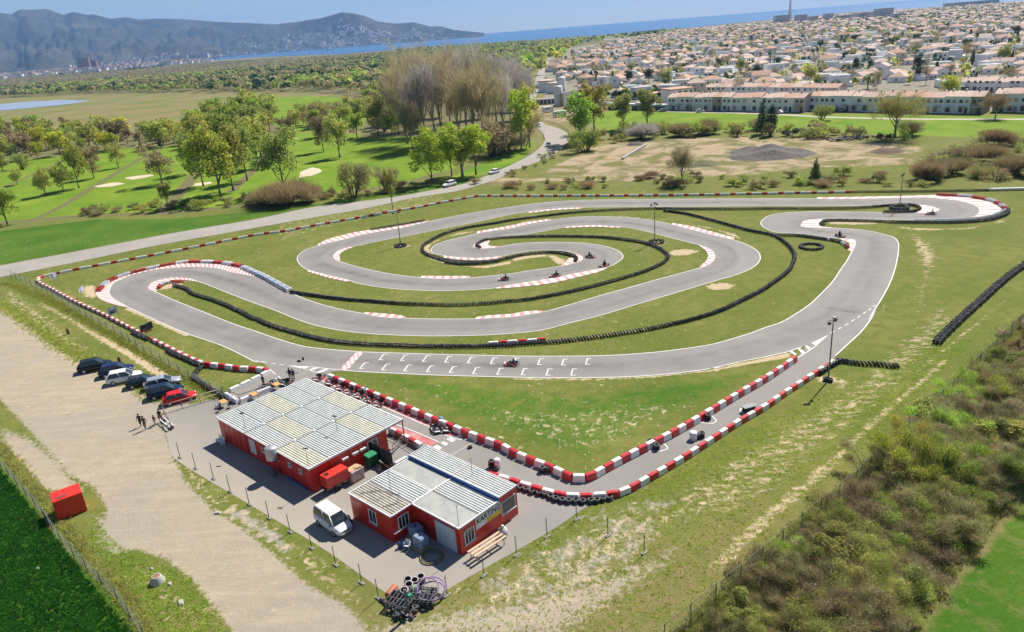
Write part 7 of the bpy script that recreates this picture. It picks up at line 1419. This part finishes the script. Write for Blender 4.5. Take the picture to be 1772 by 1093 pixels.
for i, (x, y, sz) in enumerate(((1352,42,(42,16,24)),(1385,40,(30,16,22)),(1405,39,(26,16,16)),(1432,37,(20,16,20)),(1462,35,(42,16,13)),(1498,33,(60,18,17)),(1528,31,(44,18,23)),(1552,33,(30,16,12)))): bigbuild((x, y), sz, .15+.1*(i % 3), ('grey apartment block on the far shore, {}'.format(('leftmost, beside the mast','just left of the mast','just right of the mast','narrow one','long low one','longest one','tallest right of the long one','low one before the tallest')[i])), hz, 6, 8, hz)
bigbuild((1120,58),(90,18,8), .35, 'long dark flat building at the sea edge left of the houses', M('dark slate', (.10, .12, .16), .7), 2, 10, M('dark slate roof', (.12, .13, .15), .7))
bigbuild((1680,9),(220,20,14), .1, 'long terracotta building on the horizon at the right', wc, 3, 14, terr)
# water tower mast
p = P(1366, 37); m_ = mpp(p); hT = 45*m_; t = thing('water_tower', 'tall pale water tower with a flared top above the town', 'tower', p); mb = MB(); mb.lathe([(4.5*m_, 0), (3*m_, hT*.3), (1.6*m_, hT*.55), (1.2*m_, hT*.8), (1.4*m_, hT*.84)], M('pale tower', (.6, .58, .6), .7), 14); part('shaft', mb, t); mb = MB(); mb.lathe([(1.4*m_, hT*.84), (4.2*m_, hT*.89), (4.4*m_, hT), (0, hT+2)], M('tower cup', (.42, .32, .32), .7), 16); part('tank', mb, t)
# silos, slatted wall, sheds
for (x, y), r, hpx, lb in (((967,183), 2.4, 34, 'short round white silo left of the slatted wall'), ((973,180), 2.4, 46, 'tall round white silo behind the short one')): p = P(x, y); t = thing('silo', lb, 'silo', p); hh = hpx*mpp(p); mb = MB(); mb.lathe([(r, 0), (r, hh*.93), (r*.9, hh*.97), (0, hh)], white, 18); part('tank', mb, t); mb = MB(); mb.lathe([(r*1.02, hh*.5), (r*1.05, hh*.51), (r*1.02, hh*.52)], steel, 18); part('hoop', mb, t)
A_, B_ = P(974,184), P(1003,176); d = B_-A_; t = thing('slatted_wall', 'tall pale slatted wall beside the silos', 'wall', A_, math.atan2(d.y, d.x)); mb = MB(); nS = 14
for i in range(nS): mb.box((d.length*(i+.5)/nS, 0, 3.6), (d.length/nS*.72, 1.2, 7.2+.6*math.sin(i*.4)), M('pale slats', (.50, .48, .45), .8))
part('slats', mb, t); mb = MB(); mb.box((d.length/2, .7, 3.3), (d.length, .2, 6.6), wg_); part('backing', mb, t); mb = MB(); mb.box((0, 0, 3.4), (4.5, 6, 6.8), M('rust red cladding', (.30, .10, .07), .8)); tag(part('rusty_shed', mb, None, P(1004,177)+Vector((1.5, 3.5, 0)), .3), 'rust red tank-like shed at the end of the slatted wall', 'shed')
p = P(944,180); mb = MB(); mb.box((0, 0, 1.5), (11, 3, 3), white); mb.box((0, 0, 3.1), (11.3, 3.3, .2), hz); 
for i in range(5): mb.box((-4.4+i*2.2, -1.52, 1.4), (1.7, .06, 2.2), dsteel)
tag(part('market_shed', mb, None, p, -.1), 'low white open-fronted shed left of the silos', 'shed'); p = P(925,153); mb = MB(); mb.box((0, 0, 1.2), (8, 4, 2.4), wg_); mb.box((0, 0, 2.9), (9, 5, 1.0), M('green awning', (.02, .28, .12), .6), 0, 0, .5); tag(part('kiosk', mb, None, p, .4), 'kiosk with a bright green awning beside the far road', 'kiosk')
A_, B_ = P(1052,190), P(1150,192); d = B_-A_; t = thing('hoarding', 'long dark green hoarding with white sheds behind it', 'hoarding', A_, math.atan2(d.y, d.x)); mb = MB(); mb.box((d.length/2, 0, 1.1), (d.length, .15, 2.2), M('hoarding dark', (.06, .09, .08), .8)); part('panel', mb, t)
for i, (x, L_, h_) in enumerate(((6, 8, 3.2), (14.5, 7, 3.0), (23, 8, 3.6), (33, 9, 2.9))): mb = MB(); mb.box((0, 0, h_/2), (L_, 4, h_), white, 0, .1); tag(part('white_cabin', mb, None, P(1052,190)+d.normalized()*x+Vector((0, 4, 0)), math.atan2(d.y, d.x)), ('first','second','third, tallest','fourth')[i]+' white cabin from the left behind the dark hoarding', 'cabin')
woodmass('hedge', [(1010,178),(1150,178),(1230,160),(1235,150),(1150,160),(1040,165),(1010,170)], 80, ['dark','green','dark','lime'], (3, 5.5), 'dark and light garden hedges behind the hoarding', 28, 50)
# dirt yard mounds and debris
def mound(px_, rx, ry, h, label, m, name='soil_mound', seed=1):
    p = P(*px_); g = np.random.default_rng(seed); n = 26; vs = []; fs = []
    for i in range(n):
        for j in range(n):
            u, v = i/(n-1)*2-1, j/(n-1)*2-1; r = math.hypot(u, v); z = max(0, 1-r)**.75*(1+.18*math.sin(u*7+seed)+.16*math.sin(v*9+u*4))+g.normal()*.015*(r < 1); vs.append((u*rx, v*ry, max(-.05, z*h-.03)))
    for i in range(n-1):
        for j in range(n-1): fs.append((i*n+j, (i+1)*n+j, (i+1)*n+j+1, i*n+j+1))
    mb = MB(); mb.add(vs, fs, m, True); tag(part(name, mb, None, p), label, 'mound')
ms = M('dark soil', (.115, .10, .092), .95, var=.3, scale=1.2, bump=.6); mound((1335,268), 13, 9, 2.8, 'large dark grey soil mound in the dirt yard', ms, seed=2); mound((1305,262), 8, 6, 1.6, 'lower lobe of soil left of the large mound', ms, seed=3); mound((1535,262), 5, 4, 1.1, 'small brown soil heap at the right of the yard', M('brown soil', (.13, .08, .055), .95, var=.3), seed=4); mound((1100,250), 3.5, 3, 1.2, 'small dark heap at the end of the white curb', ms, seed=5); mound((1210,285), 6, 4, 1.1, 'grassy heap at the left of the yard', M('grassy soil', (.12, .11, .05), .95, var=.3), seed=6)
A_, B_ = P(1077,276), P(1117,252); d = B_-A_; mb = MB(); nC = 9
for i in range(nC): mb.box((d.length*(i+.5)/nC, 0, .35), (d.length/nC*.9, .9, .7), conc, 0, .05)
tag(part('concrete_curb', mb, None, A_, math.atan2(d.y, d.x)), 'line of pale concrete blocks on the dirt yard', 'curb'); mb = MB(); q = random.Random(4)
for i in range(70): mb.box((q.uniform(-8, 8), q.uniform(-2.5, 2.5), q.uniform(.1, .6)), (q.uniform(.3, 1.3), q.uniform(.3, .8), q.uniform(.2, .7)), q.choice((conc, ms, dsteel, wg_)), q.uniform(0, 3), .03)
tag(part('rubble', mb, None, P(1475,240)), 'grey rubble line above the dirt yard', 'rubble')
# guard rail at the bend
fence([(983,262),(990,244),(984,228),(966,217),(945,211)], .8, 'dark guard rail round the outside of the road bend', 3, 0, dsteel, True, True, dsteel); fence([(943,243),(941,232),(930,222),(919,214)], .8, 'grey guard rail inside the road bend', 3, 0, steel, True, True, steel)

# ================================================================== HEDGE BELT ON THE RIGHT (near)
HB = [(1215,1135),(1300,1030),(1370,970),(1440,905),(1520,835),(1575,775),(1650,712),(1730,640),(1790,585),(1960,470),(1960,630),(1772,782),(1668,900),(1592,985),(1500,1130)]
q = random.Random(77); A_ = pn(HB); lo2, hi2 = A_.min(0), A_.max(0); got = []; tries = 0
HK = [('thicket','scrub','olive-brown'), ('thicket','brown','tan twiggy'), ('thicket','brown','tan twiggy'), ('thicket','olive','olive'), ('thicket','bare','pale twiggy'), ('thicket','scrub','olive-brown'), ('bush','olive','dense olive'), ('thicket','green','green'), ('thicket','scrub','olive-brown'), ('thicket','olive','olive'), ('thicket','lime','fresh green')]
while len(got) < 230 and tries < 40000:
    tries += 1; x, y = q.uniform(lo2[0], hi2[0]), q.uniform(lo2[1], hi2[1])
    if not inside(np.array([x]), np.array([y]), A_)[0] or any((x-a)**2+(y-b)**2 < .9 for a, b in got): continue
    got.append((x, y)); kd, co_, nm = q.choice(HK); seg_ = 'lower' if y < 52 else ('middle' if y < 75 else 'upper')
    plant(kd, co_, Vector((x, y, 0)), q.uniform(1.2, 3.1), f'{nm} shrub in the {seg_} part of the right hedge', f'{nm} shrubs in the {seg_} part of the right hedge', q.uniform(1.0, 1.6), len(got), 2)
for x, y, h, co_, lb in ((1590,830,4.6,'yellow','bright yellow-green tree in the middle of the right hedge'), (1615,805,4.0,'lime','lime-yellow shrub right behind the brightest tree of the right hedge'), (1560,800,3.6,'yellow','smaller yellow-green tree left of the brightest one'), (1640,745,3.6,'lime','lime green tree above the brightest tree of the right hedge'), (1745,835,3.2,'green','green shrub at the field edge of the right hedge'), (1765,700,3.4,'yellow','yellow-green shrub at the right edge of the photo'), (1640,900,3.0,'olive','dense olive shrub beside the lower field'), (1450,1060,2.4,'green','fresh green shrub near the bottom of the right hedge'), (1560,960,2.6,'olive','olive shrub behind the white specked bush')): plant('thicket', co_, P(x, y), h*1.05, lb, None, 1.0, int(x), 2)
# rough tussocks along fences and in the hedge floor
def tufts(name, poly, n, hgt, mats, label, seed, w_=.05, blades=5, closed=True, width=1.0):
    g = np.random.default_rng(seed)
    if closed:
        A_ = pn(poly); lo, hi = A_.min(0), A_.max(0); X_ = g.uniform(lo[0], hi[0], n*6); Y_ = g.uniform(lo[1], hi[1], n*6); k_ = inside(X_, Y_, A_); X_, Y_ = X_[k_][:n], Y_[k_][:n]
    else:
        w = resample(world(poly), n=n); X_ = np.array([p.x for p in w])+g.normal(size=n)*width; Y_ = np.array([p.y for p in w])+g.normal(size=n)*width
    mb = MB()
    for mi, m in enumerate(mats):
        xs_, ys_ = X_[mi::len(mats)], Y_[mi::len(mats)]; k = len(xs_); b = np.repeat(np.stack([xs_, ys_, np.zeros(k)], 1), blades, 0); N_ = len(b); b[:, :2] += g.normal(size=(N_, 2))*.08
        d = g.normal(size=(N_, 3))*.5; d[:, 2] = 1; l = hgt*g.uniform(.4, 1.2, N_); s = g.normal(size=(N_, 3)); s[:, 2] = 0; s /= np.linalg.norm(s, axis=1)[:, None]
        V = np.stack([b-s*w_, b+s*w_, b+d*l[:, None]], 1); mb.add([tuple(v) for v in V.reshape(-1, 3)], [(3*i, 3*i+1, 3*i+2) for i in range(N_)], m)
    tag(link(name, mb.mesh(name)), label, 'grass', None, 'stuff')
tufts('rough_grass', HEDGE, 22000, .5, [LM['scrub'], LM['brown'], LM['olive'], LM['green']], 'rough tangled undergrowth of the right hedge', 3, .035)
tufts('fence_grass', [(1190,1120),(1280,1010),(1380,925),(1480,845),(1590,735),(1700,630),(1790,545)], 7000, .42, [LM['scrub'], LM['green'], LM['olive']], 'tall grass growing along the long mesh fence', 4, .03, 5, False, .55)
tufts('weeds', [(1020,880),(1300,740),(1420,680),(1700,570),(1560,720),(1300,950),(1180,1093),(700,1100),(760,1030),(960,915)], 5200, .12, [LM['lime'], LM['olive'], LM['lime']], 'small weeds scattered on the rough ground right of the paddock', 5, .05, 4)
tufts('weeds', [(160,890),(200,940),(330,1000),(400,1093),(300,1110),(215,1010),(150,930)], 1500, .12, [LM['lime'], LM['olive'], LM['lime']], 'small weeds along the dirt lot and temporary fence', 6, .05, 4)
tufts('field_grass', [(-120,830),(0,812),(60,885),(150,1000),(240,1110),(-120,1110)], 14000, .26, [leafmat('crop leaf', [(.04,.15,.01),(.06,.21,.018),(.09,.25,.03)])], 'dark green crop of the lower left field', 7, .05, 5)
tufts('verge_weeds', [(10,490),(82,518),(160,560),(252,615),(330,660),(380,690)], 2600, .32, [LM['olive'], LM['olive'], LM['lime']], 'long grass along the ditch and its wire fence', 8, .04, 5, False, .5)
tufts('verge_weeds', [(0,525),(60,565),(110,600),(160,628),(230,660),(290,695)], 3400, .30, [LM['lime'], LM['olive'], LM['olive']], 'grass ridge between the dirt lot and the ditch', 9, .04, 5, False, .8)
tufts('verge_weeds', [(0,770),(50,830),(95,885),(160,975),(215,1035),(260,1100)], 3000, .32, [LM['olive'], LM['brown'], LM['olive']], 'dry grass along the fence of the lower left field', 10, .035, 5, False, .35)
q = random.Random(9); mb = MB()
for i in range(70): x, y = q.gauss(1420, 22), q.gauss(1005, 24); p = P(x, y); mb.box((p.x, p.y, q.uniform(1.0, 1.9)), (.07, .05, .05), white, q.uniform(0, 3))
tag(part('blossom', mb, None), 'white blossom specks on the lower right hedge', 'blossom', None, 'stuff')

# ================================================================== HILLS, FAR TOWN, HAZE
CR = [(-420,-2),(-200,8),(-60,12),(0,16),(20,19),(48,23),(62,15),(85,15),(105,14),(112,15),(133,24),(150,19),(172,24),(182,23),(210,31),(235,28),(255,32),(290,31),(335,32),(390,37),(443,39),(485,41),(520,37),(545,33),(560,31),(583,25),(600,20),(618,22),(635,26),(660,37),(690,40),(720,38),(745,45),(765,45),(785,51),(812,54),(838,56.5)]
def crest(u):
    for (a, b), (c_, d) in zip(CR, CR[1:]):
        if a <= u <= c_: return b+(d-b)*(u-a)/(c_-a)
    return CR[-1][1]
from mathutils import noise as mn
us = np.linspace(-420, 838, 420); K_ = 34; vs = []; fs = []; HP = {}
for i, u in enumerate(us):
    wv_ = min(1.0, (840-u)/90.0); Dc = 8200+1900*min(1, max(0, (620-u)/250.0)); Db = 7600 if u > 380 else 6300
    pc = atdist(u, crest(u), Dc); yh = 54.2-.0779*(u-847); hc = max(3, pc.z)
    for j in range(K_):
        t_ = j/(K_-6); D = Db+(Dc-Db)*min(t_, 1.25); s = min(t_, 1)
        base = atdist(u, yh+3, D); sh = s**1.15; rid = mn.fractal(Vector((u*.018+3, D*.0011, 0)), .9, 2.0, 5)+.35*mn.fractal(Vector((u*.08, D*.004, 5)), .9, 2.0, 3)
        z = hc*(sh+rid*.32*s*(1-s)*3.2)*(D/Dc if s < 1 else 1)
        if t_ > 1: z = hc*(1-(t_-1)*2.5)
        if s > .85: z = min(z, hc)
        vs.append((base.x, base.y, max(-2, z)-(2 if j == 0 else 0)))
for i in range(len(us)-1):
    for j in range(K_-1): fs.append((i*K_+j, (i+1)*K_+j, (i+1)*K_+j+1, i*K_+j+1))
k = NT('hill scrub'); ps = k.pos(); n1 = k.noise(.0022, 6, .6, ps); n2 = k.noise(.012, 6, .65, ps); c_ = k.mix(k.remap(n1, .35, .65), (.028, .036, .034), (.10, .092, .07)); c_ = k.mix(k.math('MULTIPLY', k.remap(n2, .45, .7), .7), c_, (.025, .035, .022)); k.l(c_, k.b.inputs[0]); k.b.inputs['Roughness'].default_value = 1; k.b.inputs['Specular IOR Level'].default_value = 0
mb = MB(); mb.add(vs, fs, k.m, True); tag(link('hills', mb.mesh('hills')), kind='structure'); HV = vs
def hill_at(u, tt):
    i = int((u+420)/1258*419); j = int(tt*(K_-6)); return Vector(HV[max(0, min(419, i))*K_+j])
q = random.Random(12); far = MB()
def fh(p, s): far.box((p.x, p.y, p.z+s*.3), (s*q.uniform(.8, 1.5), s, s*.8), ww, q.uniform(0, 3)); far.box((p.x, p.y, p.z+s*.8), (s*1.3, s*1.1, s*.22), terp, q.uniform(0, 3))
for i in range(1500):
    u = q.triangular(400, 800, 600); tt = q.uniform(.0, .85)**1.2
    if tt > .62 and not (590 < u < 612): continue
    if mn.noise(Vector((u*.05, tt*5, 2))) < -.12: continue
    fh(hill_at(u, tt), q.uniform(8, 20))
for i in range(420): u = q.uniform(120, 440); fh(hill_at(u, q.uniform(0, .22)*(1-abs(u-280)/330)), q.uniform(9, 20))
for i in range(900): u = q.uniform(-60, 365); y0 = 131-(131-104.5)*max(0, u)/362; p = P(u, y0-1.5-q.uniform(0, 1)**1.3*6.5+0, 0) if False else atdist(u, 100, q.uniform(4300, 6500)); p.z = 0; fh(p, q.uniform(10, 24))
far.v += []; m0 = far.mesh('far_houses'); tag(link('far_houses', m0), 'distant white houses of the bay town and of the hillside suburb', 'houses', None, 'stuff')
tag(link('town_houses', townfar.mesh('town_houses')), 'mass of more distant tiled-roof houses of the town', 'houses', None, 'stuff')
rb = M('red brown block', (.22, .10, .075), .8)
for x, D, sz, m, lb in ((143,5200,(62,30,72),rb,'red-brown apartment tower in the distant bay town, left one'), (158,5250,(46,30,52),rb,'lower red-brown block beside the red-brown tower'), (305,5600,(60,30,40),hz,'pale grey block near the bay end of the distant town'), (318,5500,(50,30,46),M('pale block', (.5, .5, .5), .8),'pale block beside the grey one in the distant town'), (345,5400,(120,30,44),M('bluish block', (.42, .46, .50), .8),'wide bluish apartment slab at the bay end of the distant town')): bigbuild((x, 100), sz, q.uniform(-.2, .2)-x*.0008+.4, lb, m, 8, 5, m, D=D)
p = P(570, 87.3); mb = MB(); mb.add([(-22, -4, 0), (22, -4, 0), (30, 0, 4), (22, 4, 0), (-22, 4, 0), (-24, -4, 5), (24, -4, 5), (33, 0, 5), (24, 4, 5), (-24, 4, 5)], [(0, 1, 6, 5), (1, 2, 7, 6), (2, 3, 8, 7), (3, 4, 9, 8), (4, 0, 5, 9), (5, 6, 7, 8, 9)], white); mb.box((-4, 0, 8), (20, 6, 6), white); tag(part('boat', mb, None, (p.x, p.y, .5), .4), 'white boat on the bay before the hillside suburb', 'boat')
p = P(959, 52.5); mb = MB(); mb.add([(-22, -4, 0), (22, -4, 0), (30, 0, 4), (22, 4, 0), (-22, 4, 0), (-24, -4, 5), (24, -4, 5), (33, 0, 5), (24, 4, 5), (-24, 4, 5)], [(0, 1, 6, 5), (1, 2, 7, 6), (2, 3, 8, 7), (3, 4, 9, 8), (4, 0, 5, 9), (5, 6, 7, 8, 9)], white); mb.box((-4, 0, 8), (20, 6, 6), white); tag(part('boat', mb, None, (p.x, p.y, .5), .2), 'white boat on the open sea above the shore trees', 'boat')
HAZE = True
if HAZE:
    hm = bpy.data.materials.new('haze'); hm.use_nodes = True; t_ = hm.node_tree; t_.nodes.clear(); o_ = t_.nodes.new('ShaderNodeOutputMaterial'); v_ = t_.nodes.new('ShaderNodeVolumePrincipled'); v_.inputs['Color'].default_value = (.30, .54, 1.0, 1); v_.inputs['Density'].default_value = 6.5e-5; v_.inputs['Anisotropy'].default_value = .2; t_.links.new(v_.outputs[0], o_.inputs['Volume'])
    mb = MB(); mb.box((0, 8600, 449), (49000, 24800, 900)); o = link('haze', mb.mesh('haze')); o.data.materials.append(hm); tag(o, 'pale blue air haze over the bay', 'haze', None, 'stuff')
